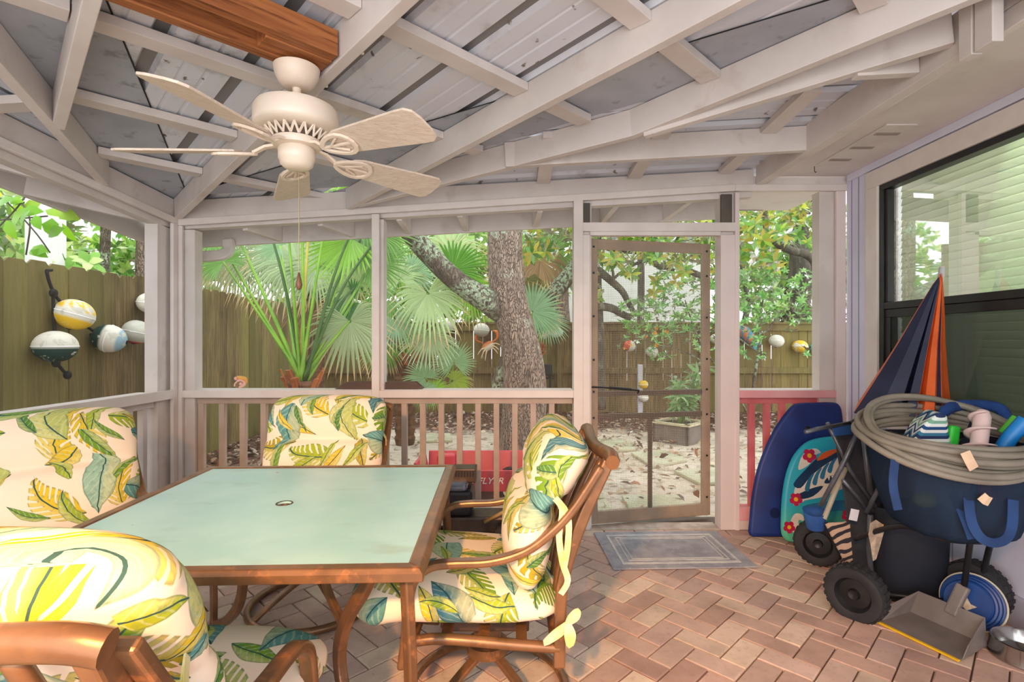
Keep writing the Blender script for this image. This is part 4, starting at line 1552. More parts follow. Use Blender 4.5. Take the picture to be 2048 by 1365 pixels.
MB().box((0.12, 0, 0.20), (0.36, 0.19, 0.10)).build('pump_housing', bronze_dark, pw, bevel=0.015)
m = MB().tube([(0.18, -0.12, 0.23), (0.30, -0.14, 0.30), (0.34, -0.14, 0.33)], 0.011, 8)
m.build('spray_wand', pm('pale_yellow_metal', S(206, 176, 120), S(184, 150, 96), 8, 0.35, 0.4), pw, smooth=True)
MB().box((0.35, -0.14, 0.335), (0.05, 0.03, 0.03)).build('choke_lever', pm('orange_plastic', S(232, 140, 34), S(220, 124, 26), 5, 0.4), pw, bevel=0.006)


def wheel(m_tire, m_rim, R, w_, name, par, M, hubm):
    """tyre and rim around local z"""
    prof = [(R * 0.60, -w_ * 0.42), (R * 0.80, -w_ * 0.5), (R * 0.93, -w_ * 0.44), (R, -w_ * 0.25), (R * 1.0, w_ * 0.25), (R * 0.93, w_ * 0.44), (R * 0.80, w_ * 0.5), (R * 0.60, w_ * 0.42)]
    mm = MB().lathe(prof, 36, M, cap=False)
    for k in range(26):
        a = 2 * pi * k / 26
        for s in (-1, 1):
            mm.box(M @ Vector((R * 1.0 * cos(a), R * 1.0 * sin(a), s * w_ * 0.17)), (R * 0.05, R * 0.12, w_ * 0.26), (M.to_3x3() @ Matrix.Rotation(a, 3, 'Z')))
    t_ = mm.build('tyre', m_tire, par, smooth=True, ang=40)
    mm = MB().lathe([(R * 0.02, -w_ * 0.30), (R * 0.16, -w_ * 0.36), (R * 0.20, -w_ * 0.2), (R * 0.50, -w_ * 0.16), (R * 0.60, -w_ * 0.40), (R * 0.61, 0), (R * 0.60, w_ * 0.40), (R * 0.50, w_ * 0.16), (R * 0.20, w_ * 0.2), (R * 0.16, w_ * 0.36), (R * 0.02, w_ * 0.3)], 28, M)
    mm.build('rim', hubm, t_, smooth=True, ang=40)
    return t_


wheel(rubber, None, 0.12, 0.05, 'wheel', pw, axisM((0.34, 0.14, 0.12), (0, 1, 0)), black_plastic)
wheel(rubber, None, 0.12, 0.05, 'wheel', pw, axisM((0.34, -0.14, 0.12), (0, 1, 0)), black_plastic)
MB().box((-0.11, 0, 0.05), (0.03, 0.2, 0.10)).build('foot', black_plastic, pw, bevel=0.006)

# ================================================================== BEACH CLUTTER ON THE RIGHT


def plate_from_px(px, Y, th, tiltx=0.0, zmin=None):
    """outline traced in the photo, stood up at its own distance with real thickness; returns local polygon, origin"""
    pts = [PX(u, v, Y) for u, v in px]
    zs = min(p.z for p in pts)
    return [(p.x, p.z - zs) for p in pts], zs


def rounded_board(poly, th, r=0.018):
    """closed slab with rounded edge: stacked insets of the outline"""
    n = len(poly)
    P2 = [Vector((x, z)) for x, z in poly]
    area = sum(P2[i].x * P2[(i + 1) % n].y - P2[(i + 1) % n].x * P2[i].y for i in range(n))
    sg = 1 if area > 0 else -1
    nrm = []
    for i in range(n):
        t_ = (P2[(i + 1) % n] - P2[i - 1]).normalized()
        nrm.append(Vector((-t_.y, t_.x)) * sg)
    m = MB()
    levels = [(-th / 2, r), (-th / 2 + r * 0.3, r * 0.35), (-th / 2 + r, 0), (th / 2 - r, 0), (th / 2 - r * 0.3, r * 0.35), (th / 2, r)]
    for y, ins in levels:
        for i in range(n):
            q = P2[i] + nrm[i] * ins
            m.v.append((q.x, y, q.y))
            m.c.append((1, 1, 1, 1))
    for l in range(len(levels) - 1):
        for i in range(n):
            j = (i + 1) % n
            m.f.append((l * n + i, l * n + j, (l + 1) * n + j, (l + 1) * n + i))
    m.f.append(tuple(range(n)))
    m.f.append(tuple((len(levels) - 1) * n + i for i in range(n - 1, -1, -1)))
    return m


def smooth_poly(px, n=4):
    pts = [Vector((u, v, 0)) for u, v in px]
    N = len(pts)
    out = []
    for i in range(N):
        a, b, c, d = pts[i - 1], pts[i], pts[(i + 1) % N], pts[(i + 2) % N]
        for k in range(n):
            t_ = k / n
            out.append(0.5 * ((2 * b) + (c - a) * t_ + (2 * a - 5 * b + 4 * c - d) * t_ * t_ + (3 * b - a - 3 * c + d) * t_ ** 3))
    return [(p.x, p.y) for p in out]


BY = 3.42
poly, z0 = plate_from_px(smooth_poly([(1499, 1060), (1500, 1030), (1506, 985), (1518, 935), (1536, 890), (1556, 852), (1578, 822), (1597, 802), (1615, 797), (1648, 796), (1680, 796), (1693, 803), (1697, 825), (1697, 870), (1694, 930), (1688, 1000), (1675, 1052), (1655, 1062), (1600, 1063), (1530, 1063)], 3), BY, 0.055)
bb = empty('bodyboard', (0, BY, 0.004), 0)
bb.rotation_euler = (radians(-5), 0, 0)
tag(bb, 'tall dark blue bodyboard with a curved edge leaning in the right corner', 'bodyboard')
blue_foam = pm('royal_blue_foam', S(18, 48, 122), S(11, 33, 98), 4, 0.5, bump=0.05, bscale=200)
deck = rounded_board(poly, 0.045, 0.02).build('foam_core', blue_foam, bb, smooth=True, ang=50)
cx_ = sum(p[0] for p in poly) / len(poly)
slick = rounded_board([(cx_ + 0.02 + (x - cx_) * 0.91, z) for x, z in poly], 0.012, 0.004)
slick.v = [(x, y + 0.029, z) for x, y, z in slick.v]
slick.build('slick_bottom', pm('bright_red_slick', S(226, 36, 40), S(206, 28, 34), 4, 0.3), bb, smooth=True, ang=50)
bc_ = PX(1622, 849, BY)
MB().lathe([(0.002, -0.004), (0.016, -0.004), (0.018, 0.0), (0.014, 0.002), (0.002, 0.001)], 16, axisM((bc_.x, -0.024, bc_.z - z0), (0, -1, 0))).build('leash_plug', black_plastic, bb, smooth=True)
lg = PX(1548, 1015, BY)
MB().lathe([(0.03, -0.001), (0.034, 0.0), (0.034, 0.001), (0.03, 0.0015)], 24, axisM((lg.x, -0.0235, lg.z - z0), (0, -1, 0))).build('logo_ring', pm('dark_navy_print', S(14, 30, 78), rough=0.5), bb)

# turquoise shark-print board
SY = 3.30
tpx = [(1564, 1052), (1565, 1030), (1570, 985), (1580, 942), (1595, 908), (1615, 884), (1640, 870), (1680, 864), (1715, 868), (1728, 900), (1732, 980), (1730, 1050), (1722, 1072), (1680, 1076), (1620, 1075), (1580, 1072), (1568, 1064)]
poly, z1 = plate_from_px(smooth_poly(tpx, 3), SY, 0.05)
sb = empty('bodyboard', (0, SY, 0.004))
sb.rotation_euler = (radians(-7), 0, 0)
tag(sb, 'smaller turquoise bodyboard printed with a white and blue shark and flowers', 'bodyboard')
t = NT('turquoise_board_fade')
sp = t.n('ShaderNodeSeparateXYZ')
t.L(t.coord('Object'), sp.inputs[0])
col = t.mix(t.step(sp.outputs[2], 0.0, 0.30), S(94, 196, 150), S(30, 164, 190))
sb_mat = t.fin(col, 0.45)
core = rounded_board(poly, 0.05, 0.02).build('foam_core', sb_mat, sb, smooth=True, ang=50)


def L2(u, v, dy=-0.0262):
    p = PX(u, v, SY)
    return Vector((p.x, dy, p.z - z1 + 0.0))


def decal(name, px, mat, dy, par, n=3):
    m = MB()
    pl = smooth_poly(px, n) if n > 1 else px
    m.add([L2(u, v, dy) for u, v in pl], [tuple(range(len(pl)))])
    o = m.build(name, mat, par)
    bm = bmesh.new()
    bm.from_mesh(o.data)
    bmesh.ops.triangulate(bm, faces=bm.faces)
    bm.to_mesh(o.data)
    bm.free()
    return o


wht = pm('white_board_print', S(232, 226, 214), S(214, 210, 200), 6, 0.5)
dbl = pm('deep_blue_board_print', S(24, 62, 100), S(18, 46, 80), 6, 0.5)
tbl = pm('mid_blue_board_print', S(46, 122, 160), S(36, 104, 146), 6, 0.5)
mag = pm('magenta_board_print', S(196, 30, 84), S(176, 24, 72), 6, 0.5)
yel = pm('yellow_plastic', S(240, 196, 34), S(226, 178, 26), 6, 0.45)
orr = pm('orange_board_print', S(226, 104, 44), S(206, 90, 40), 6, 0.5)
shark = decal('shark_body', [(1596, 956), (1622, 928), (1655, 905), (1695, 890), (1724, 892), (1726, 940), (1700, 962), (1668, 975), (1640, 985), (1612, 990), (1588, 1000)], wht, -0.0263, core)
decal('shark_back', [(1590, 958), (1616, 930), (1650, 902), (1700, 884), (1722, 890), (1690, 902), (1654, 922), (1625, 944), (1604, 966)], dbl, -0.0267, shark)
decal('shark_fin', [(1592, 982), (1622, 968), (1650, 962), (1628, 982), (1600, 988)], dbl, -0.0267, shark)
for i in range(4):
    decal('shark_stripe', [(1612 + 16 * i, 968 - 12 * i), (1622 + 16 * i, 946 - 11 * i), (1634 + 16 * i, 936 - 10 * i), (1626 + 16 * i, 952 - 11 * i), (1620 + 16 * i, 972 - 12 * i)], tbl, -0.0269, shark)
decal('shark_mouth', [(1652, 955), (1662, 943), (1676, 940), (1690, 934), (1694, 944), (1676, 952), (1660, 957)], dbl, -0.0271, shark)
for i in range(4):
    u = 1659 + i * 8
    decal('tooth', [(u, 944 - i * 2.0), (u + 6, 943 - i * 2.0), (u + 3, 952 - i * 2.0)], wht, -0.0275, shark, 1)
decal('wave_print', [(1582, 1050), (1580, 1030), (1590, 1016), (1604, 1018), (1606, 1030), (1596, 1028), (1598, 1042), (1616, 1046), (1640, 1034), (1664, 1040), (1690, 1030), (1722, 1044), (1716, 1060), (1660, 1062), (1604, 1062)], wht, -0.0264, core)
decal('wave_print', [(1606, 1002), (1640, 994), (1688, 990), (1722, 1000), (1716, 1016), (1680, 1010), (1640, 1016), (1612, 1014)], tbl, -0.0264, core)
decal('wave_print', [(1602, 930), (1608, 908), (1622, 892), (1640, 888), (1650, 896), (1640, 900), (1630, 914), (1618, 924)], wht, -0.0264, core)
decal('orange_streak', [(1640, 912), (1652, 898), (1672, 890), (1688, 890), (1672, 900), (1656, 908)], orr, -0.0275, core)
for (u, v, r) in ((1626, 902, 14), (1593, 988, 13), (1576, 1042, 12), (1694, 1020, 12)):
    fl = None
    for k in range(5):
        a = 2 * pi * k / 5 + 0.3
        cx, cy = u + r * 0.6 * cos(a), v + r * 0.6 * sin(a)
        q = [(cx + r * 0.45 * cos(b), cy + r * 0.45 * sin(b)) for b in [2 * pi * i / 8 for i in range(8)]]
        o = decal('flower_petal', q, mag, -0.0276 - 0.00004 * k, core, 1)
    q = [(u + r * 0.34 * cos(b), v + r * 0.34 * sin(b)) for b in [2 * pi * i / 8 for i in range(8)]]
    decal('flower_centre', q, yel, -0.0282, core, 1)

# ---------------- folded beach wagon
wg = empty('folding_wagon', (1.75, 2.62, 0))
tag(wg, 'folded blue and black beach wagon with crossed tubes and fat black tyres', 'wagon')


def WL(u, v, Y):
    return PX(u, v, Y) - Vector((1.75, 2.62, 0))


wheel(rubber, None, 0.128, 0.10, 'wheel', wg, axisM(WL(1712, 1186, 2.44) * 1.0 + Vector((0, 0, 0)), (-0.80, -0.60, 0)), black_plastic)
wheel(rubber, None, 0.124, 0.10, 'wheel', wg, axisM(Vector((1.75, 3.0, 0.128)) - Vector((1.75, 2.62, 0)), (-0.55, -0.83, 0)), black_plastic)
wheel(rubber, None, 0.128, 0.09, 'wheel', wg, axisM(Vector((2.15, 2.43, 0.132)) - Vector((1.75, 2.62, 0)), (0.92, 0.38, 0)), black_plastic)
tubes = [([(1655, 846), (1700, 940), (1760, 1026)], 2.60, 0.0095), ([(1716, 862), (1690, 920), (1641, 1012)], 2.55, 0.011), ([(1727, 866), (1736, 950), (1745, 1022)], 2.62, 0.0135),
         ([(1788, 880), (1766, 960), (1733, 1026)], 2.56, 0.011), ([(1686, 960), (1712, 990), (1742, 1030)], 2.58, 0.009), ([(1741, 1030), (1738, 1100), (1748, 1196)], 2.6, 0.012)]
for pts, Y, r in tubes:
    MB().tube([WL(u, v, Y - 0.04 + 0.03 * i) for i, (u, v) in enumerate(pts)], r, 10).build('frame_tube', grey_tube, wg, smooth=True)
MB().tube([WL(1692, 936, 2.62), WL(1670, 984, 2.6), WL(1648, 1038, 2.57)], 0.012, 10).build('frame_tube', pm('bone_white_tube', S(176, 168, 150), S(150, 144, 128), 6, 0.5), wg, smooth=True)
m = MB().tube([WL(1611, 864, 2.42), WL(1640, 857, 2.48), WL(1700, 846, 2.60)], 0.010, 10)
m.build('pull_handle', grey_tube, wg, smooth=True)
m = MB().tube(smoothpts([WL(1704, 848, 2.58), WL(1716, 842, 2.57), WL(1730, 850, 2.58), WL(1737, 872, 2.6)], 4), 0.017, 10)
m.build('handle_joint', black_plastic, wg, smooth=True)
m = MB()
m.add([WL(1665, 852, 2.53), WL(1702, 846, 2.6), WL(1706, 868, 2.6), WL(1668, 872, 2.53)], [(0, 1, 2, 3)])
m.build('fabric_flap', blue_cloth, wg, solid=0.006)
# folded fabric body between the frames
m = MB()
prof = [(1668, 872), (1704, 868), (1760, 888), (1786, 900), (1776, 990), (1758, 1040), (1752, 1180), (1736, 1196), (1700, 1120), (1690, 1010)]
fr_ = [WL(u, v, 2.70) for u, v in prof]
bk_ = [p + Vector((0.10, 0.14, 0)) for p in fr_]
n = len(prof)
m.add(fr_ + bk_, [tuple(range(n)), tuple(range(2 * n - 1, n - 1, -1))] + [(i, (i + 1) % n, n + (i + 1) % n, n + i) for i in range(n)])
m.build('folded_canvas', pm('dark_grey_canvas', S(58, 60, 68), S(42, 44, 52), 5, 0.85, bump=0.4, bscale=18, bdist=0.02), wg, bevel=0.01)
m = MB()
m.add([WL(1650, 1046, 2.56), WL(1698, 1044, 2.60), WL(1704, 1120, 2.60), WL(1690, 1126, 2.58)], [(0, 1, 2, 3)])
m.build('zebra_pocket', zebra_mat(), wg, solid=0.008)
m = MB()     # blue cup holder
cpt = WL(1630, 1035, 2.62)
m.lathe([(0.040, -0.055), (0.046, -0.02), (0.052, 0.03), (0.050, 0.034), (0.043, -0.02), (0.036, -0.05)], 20, axisM(cpt, (-0.15, -0.2, 1)), cap=False)
m.lathe([(0.002, -0.056), (0.040, -0.055)], 20, axisM(cpt, (-0.15, -0.2, 1)), cap=False)
m.build('cup_holder', blue_cloth, wg, smooth=True)
for u, v, w_, h_, mt_ in ((1708, 1030, 0.04, 0.055, pm('white_care_tag', S(228, 228, 232), S(206, 206, 214), 5, 0.6)), (1756, 1052, 0.05, 0.025, yel)):
    p = WL(u, v, 2.55)
    MB().box(p, (w_, 0.003, h_), Matrix.Rotation(radians(12), 3, 'Y')).build('care_tag', mt_, wg)
m = MB()
m.tube([WL(1742, 1186, 2.52), WL(1842, 1196, 2.46), WL(1900, 1202, 2.40)], 0.010, 8)
m.tube([WL(1712, 1186, 2.46), WL(1742, 1186, 2.52)], 0.010, 8)
m.build('axle', black_plastic, wg, smooth=True)
MB().tube(smoothpts([Vector(p) - Vector((1.75, 2.62, 0)) for p in ((1.70, 2.60, 0.30), (1.74, 2.35, 0.452), (1.79, 2.16, 0.462), (2.0, 2.14, 0.462), (2.10, 2.30, 0.40), (2.15, 2.41, 0.14))], 5), 0.012, 10).build('support_tube', black_plastic, wg, smooth=True)

# crumpled beige paper hanging on the frame
m = MB()
P0 = PX(1752, 1072, 2.49)
mw_ = [(1742, 1046), (1752, 1040), (1764, 1048), (1768, 1062), (1760, 1090), (1752, 1118), (1746, 1122), (1741, 1090), (1737, 1070)]
m.add([PX(u, v, 2.49 + random.uniform(-0.012, 0.012)) for u, v in mw_] + [P0], [(i, (i + 1) % len(mw_), len(mw_)) for i in range(len(mw_))])
o = m.build('crumpled_paper', pm('beige_paper', S(186, 168, 148), S(160, 142, 124), 30, 0.9, bump=0.4), solid=0.004)
tag(o, 'crumpled beige paper tucked in the folded wagon frame', 'paper')

# ---------------- dark tote bin behind the dustpan
db = empty('storage_bin', (1.99, 2.64, 0))
tag(db, 'dark navy storage bin standing behind the grey dustpan', 'bin')
m = MB()
lv = [(0.135, 0.11, 0.0), (0.145, 0.118, 0.02), (0.160, 0.130, 0.42), (0.168, 0.138, 0.44), (0.168, 0.138, 0.455), (0.152, 0.122, 0.455), (0.135, 0.11, 0.05)]
for i in range(len(lv)):
    hx, hy, z = lv[i]
    for k in range(24):
        a = 2 * pi * k / 24
        c_, s_ = cos(a), sin(a)
        m.v.append((hx * math.copysign(abs(c_) ** 0.5, c_), hy * math.copysign(abs(s_) ** 0.5, s_), z))
        m.c.append((1, 1, 1, 1))
for i in range(len(lv) - 1):
    for k in range(24):
        l = (k + 1) % 24
        m.f.append((i * 24 + k, i * 24 + l, (i + 1) * 24 + l, (i + 1) * 24 + k))
m.f.append(tuple(range(23, -1, -1)))
m.f.append(tuple(6 * 24 + k for k in range(24)))
bo = m.build('bin_body', pm('dark_navy_plastic', S(34, 38, 50), S(26, 29, 40), 4, 0.55), db, smooth=True, ang=50)
bo.rotation_euler = (0, 0, radians(-25))

# ---------------- mesh beach tote with blue straps on top of it
tt = empty('mesh_beach_tote', (1.87, 2.25, 0))
tag(tt, 'large dark mesh beach bag with blue straps, stuffed with toys', 'bag')


def TL(u, v, Y):
    return PX(u, v, Y - 0.07) - Vector((1.87, 2.25, 0))


prof_t = [(0.475, 0.17, 0.16, 0.0), (0.50, 0.20, 0.195, 0.01), (0.58, 0.225, 0.225, 0.0), (0.68, 0.235, 0.24, -0.01), (0.78, 0.24, 0.245, -0.01), (0.84, 0.24, 0.245, -0.01)]
m = MB()
cxl = [(0.0, 0.0)] * 6
for z, hx, hy, sh in prof_t:
    for k in range(40):
        a = 2 * pi * k / 40
        c_, s_ = cos(a), sin(a)
        wv = 1 + 0.035 * sin(7 * a + z * 20) + 0.02 * sin(13 * a)
        m.v.append((hy * wv * math.copysign(abs(c_) ** 0.7, c_) + sh, hx * wv * math.copysign(abs(s_) ** 0.7, s_), z))
        m.c.append((1, 1, 1, 1))
for i in range(len(prof_t) - 1):
    for k in range(40):
        l = (k + 1) % 40
        m.f.append((i * 40 + k, i * 40 + l, (i + 1) * 40 + l, (i + 1) * 40 + k))
m.f.append(tuple(range(39, -1, -1)))
tmesh = NT('dark_blue_mesh_fabric')
tr = tmesh.n('ShaderNodeBsdfTransparent')
dfs = tmesh.n('ShaderNodeBsdfDiffuse')
dfs.inputs[0].default_value = S(44, 58, 78)
mx = tmesh.n('ShaderNodeMixShader')
mx.inputs[0].default_value = 0.80
tmesh.L(tr.outputs[0], mx.inputs[1])
tmesh.L(dfs.outputs[0], mx.inputs[2])
tmesh.L(mx.outputs[0], tmesh.out.inputs[0])
tb_ = m.build('mesh_body', tmesh.m, tt, smooth=True)
m = MB()
rim = []
for k in range(40):
    a = 2 * pi * k / 40
    c_, s_ = cos(a), sin(a)
    rim.append((0.245 * math.copysign(abs(c_) ** 0.7, c_) - 0.01, 0.24 * math.copysign(abs(s_) ** 0.7, s_), 0.845))
m.bar(rim, 0.012, 0.03, closed=True)
m.build('top_binding', navy_cloth, tt)
strap_m = pm('dark_blue_strap', S(34, 68, 120), S(26, 54, 100), 8, 0.8)
MB().bar(smoothpts([TL(1936, 985, 2.10), TL(1942, 1040, 2.07), TL(1960, 1074, 2.05), TL(1986, 1086, 2.04), TL(2012, 1078, 2.04), TL(2024, 1050, 2.05), TL(2026, 1000, 2.07)], 4), 0.034, 0.004, (0.3, 1, 0)).build('carry_strap', strap_m, tt)
MB().bar(smoothpts([TL(1905, 985, 2.16), TL(1930, 1040, 2.09), TL(1944, 1078, 2.08)], 4), 0.030, 0.004, (0.3, 1, 0)).build('carry_strap', strap_m, tt)
MB().bar(smoothpts([TL(1722, 870, 2.42), TL(1790, 920, 2.16), TL(1786, 970, 2.17), TL(1796, 1020, 2.17)][1:], 4), 0.03, 0.004, (0.3, 1, 0)).build('carry_strap', strap_m, tt)

# things inside / on the tote
chv = chevron_mat()
m = MB()
pts = [(1812, 926), (1822, 890), (1850, 848), (1880, 824), (1898, 832), (1900, 870), (1918, 925), (1900, 940)]
fr_ = [PX(u, v, 2.24) for u, v in pts]
bk_ = [p + Vector((0.05, 0.14, 0)) for p in fr_]
n = len(pts)
m.add(fr_ + bk_, [tuple(range(n)), tuple(range(2 * n - 1, n - 1, -1))] + [(i, (i + 1) % n, n + (i + 1) % n, n + i) for i in range(n)])
tag(m.build('chevron_pouch', chv, bevel=0.018, seg=3), 'blue and mint chevron-patterned pouch sticking out of the beach bag', 'pouch')
m = MB()
m.tube(smoothpts([PX(1874, 850, 2.36), PX(1886, 826, 2.36), PX(1912, 812, 2.40), PX(1960, 810, 2.42), PX(2000, 818, 2.38), PX(2016, 850, 2.34), PX(2018, 880, 2.3)], 5), [0.015] * 6 + [0.019] * 19 + [0.015] * 6, 10, flat=1.3)
tag(m.build('blue_towel', pm('blue_terry_towel', S(34, 74, 140), S(26, 58, 116), 12, 0.9, bump=0.4, bscale=150), smooth=True), 'rolled blue towel along the back rim of the beach bag', 'towel')
m = MB()
p = PX(1900, 872, 2.26)
m.box((p.x + 0.01, p.y, p.z - 0.02), (0.045, 0.03, 0.13), Matrix.Rotation(radians(8), 3, 'Y'))
tag(m.build('green_toy_shovel', pm('bright_green_plastic', S(54, 200, 62), S(40, 180, 52), 5, 0.4), bevel=0.012, seg=3), 'bright green plastic toy handle beside the chevron pouch', 'toy')
m = MB()
m.bar(smoothpts([PX(1912, 912, 2.26), PX(1938, 886, 2.25), PX(1956, 848, 2.24), PX(1960, 840, 2.25)], 4), 0.03, 0.05, (0, 1, 0))
tag(m.build('navy_toy_handle', navy_cloth, bevel=0.008), 'curved navy handle in the beach bag left of the pink screw anchor', 'toy')
m = MB()
m.bar(smoothpts([PX(1914, 930, 2.20), PX(1940, 912, 2.18), PX(1962, 900, 2.17)], 4), 0.035, 0.03)
tag(m.build('red_toy_rake', pm('red_plastic', S(202, 36, 40), S(184, 28, 34), 5, 0.4), bevel=0.01), 'red plastic toy lying under the hose in the beach bag', 'toy')
# pinkish-white umbrella screw anchor
pk = pm('pale_pink_plastic', S(232, 204, 198), S(220, 190, 184), 4, 0.45)
an = empty('sand_screw_anchor', (0, 0, 0))
tag(an, 'pale pink plastic screw anchor standing up inside the hose coil', 'anchor')
A0_, A1_ = PX(1952, 935, 2.14), PX(1966, 822, 2.20)
ax = A1_ - A0_
an.location = A0_
Ma = axisM((0, 0, 0), ax)
MB().lathe([(0.026, 0.0), (0.029, 0.02), (0.030, ax.length * 0.9), (0.020, ax.length)], 20, Ma).build('shaft', pk, an, smooth=True, ang=50)
m = MB()
N = 66
for i in range(N):
    a = 2 * pi * 2.6 * i / N
    z = 0.05 + (ax.length - 0.06) * i / N
    for r_ in (0.028, 0.062 - 0.018 * i / N):
        m.v.append(tuple(Ma @ Vector((r_ * cos(a), r_ * sin(a), z))))
        m.c.append((1, 1, 1, 1))
    if i:
        m.f.append((2 * i - 2, 2 * i - 1, 2 * i + 1, 2 * i))
m.build('screw_blade', pk, an, smooth=True, solid=0.006)
# blue water tube at the frame edge, lime cap
wt = empty('water_blaster', PX(2022, 868, 2.14))
tag(wt, 'bright blue foam water blaster tube with a lime end at the right edge', 'toy')
o_ = PX(2022, 868, 2.14)
m = MB().tube([PX(2000, 905, 2.16) - o_, PX(2022, 872, 2.14) - o_, PX(2052, 840, 2.12) - o_], 0.028, 16)
m.build('tube_body', pm('sky_blue_foam', S(30, 140, 214), S(22, 122, 196), 5, 0.4), wt, smooth=True, ang=50)
m = MB().tube([PX(2008, 868, 2.2) - o_, PX(2036, 836, 2.18) - o_], 0.022, 14)
m.build('lime_grip', pm('lime_plastic', S(104, 216, 70), S(84, 196, 54), 5, 0.4), wt, smooth=True, ang=50)
# things seen dimly through the mesh
for (u, v, Y, r, colr, nm, lab) in ((1850, 1000, 2.36, (0.05, 0.04, 0.035), S(168, 186, 40), 'lime_toy_ball', 'lime green ball showing dimly through the dark mesh bag'),
                                    (1975, 985, 2.34, (0.07, 0.05, 0.05), S(170, 40, 40), 'red_toy_bucket', 'dark red toy showing through the mesh bag below the hose label')):
    p = PX(u, v, Y)
    tag(MB().ell(p, r).build(nm, pm(nm + '_plastic', colr, rough=0.5), smooth=True), lab, 'toy')

# ---------------- garden hose coil
m = MB()
hc = []
rng = random.Random(4)
NL = 8
par = []
for k in range(NL + 1):     # centre x, centre y, radii, rise at the back, drop at the front, level
    par.append((1.835 + rng.uniform(-0.03, 0.03), 2.225 + rng.uniform(-0.02, 0.02), rng.uniform(0.285, 0.325), rng.uniform(0.225, 0.258),
                (0.12, 0.22, 0.16, 0.30, 0.24, 0.34, 0.50, 0.58, 0.36)[k], (0.55, 0.46, 0.38, 0.44, 0.30, 0.22, 0.30, 0.16, 0.14)[k], 0.866 + 0.004 * k))
SEG = 26
for i in range(NL * SEG):
    k, f = divmod(i, SEG)
    f /= SEG
    f = f * f * (3 - 2 * f)
    q = [p_ + (q_ - p_) * f for p_, q_ in zip(par[k], par[k + 1])]
    a = -2 * pi * i / SEG + 2.6
    dy = q[3] * sin(a)
    hc.append((q[0] + q[2] * cos(a), q[1] + dy, q[6] + (q[4] * dy if dy > 0 else q[5] * dy)))
hose = empty('garden_hose', (1.905, 2.30, 0.868))
tag(hose, 'coiled grey garden hose resting on the beach bag', 'hose')
hc = [Vector(p) - Vector((1.905, 2.30, 0.868)) for p in hc]
m.tube(smoothpts(hc, 2), 0.0135, 10)
m.build('hose_tube', pm('grey_hose_rubber', S(142, 134, 120), S(124, 117, 104), 6, 0.55), hose, smooth=True)
pe = [PX(1778, 868, 2.22), PX(1806, 876, 2.18), PX(1826, 886, 2.15), PX(1846, 894, 2.13)]
o_ = Vector((1.905, 2.30, 0.868))
m = MB()
ptsn = smoothpts(pe, 6)
m.tube([p - o_ for p in ptsn], [0.012 + 0.0025 * (k % 2) for k in range(len(ptsn))], 12)
m.build('strain_relief', black_plastic, hose, smooth=True)
m = MB().tube([PX(1840, 892, 2.135) - o_, PX(1858, 900, 2.12) - o_], [0.017, 0.014], 12)
m.build('brass_coupling', pm('brass', S(186, 140, 84), S(160, 116, 66), 8, 0.3, 0.9), hose, smooth=True, ang=40)
for (u0, v0, u1, v1, Y) in ((1930, 904, 1948, 938, 1.965), (1962, 992, 1980, 1004, 1.98)):
    m = MB().bar([PX(u0, v0, Y) - o_, PX((u0 + u1) / 2 + 1, (v0 + v1) / 2 + 3, Y - 0.004) - o_, PX(u1, v1, Y) - o_], 0.036, 0.004, (0, 1, 0.2))
    m.build('paper_label', pm('peach_label_paper', S(232, 200, 168), S(220, 186, 154), 8, 0.8), hose, bevel=0.001)

# ---------------- beach umbrella leaning on the window
um = empty('beach_umbrella', (2.04, 2.66, 0))
tag(um, 'closed orange and navy beach umbrella leaning against the window', 'umbrella')
ap = PX(1884, 540, 2.62)
o_ = Vector((2.04, 2.66, 0))
m = MB().tube([Vector((2.0, 2.70, 0.02)) - o_, ap + (ap - Vector((2.0, 2.70, 0.02))).normalized() * 0.012 - o_], 0.014, 12)
m.build('pole', pm('white_umbrella_pole', S(220, 220, 220), S(200, 200, 204), 5, 0.4), um, smooth=True)
MB().lathe([(0.012, -0.006), (0.013, 0.008), (0.008, 0.014)], 14, axisM(ap - o_ + Vector((0, 0, 0.005)), (0.05, 0, 1))).build('tip_cap', pk, um, smooth=True)
orange = pm('orange_umbrella_cloth', S(226, 98, 32), S(206, 84, 24), 5, 0.6, bump=0.1, bscale=20)
navy_u = pm('navy_umbrella_cloth', S(40, 46, 72), S(30, 35, 58), 5, 0.45, bump=0.1, bscale=20)
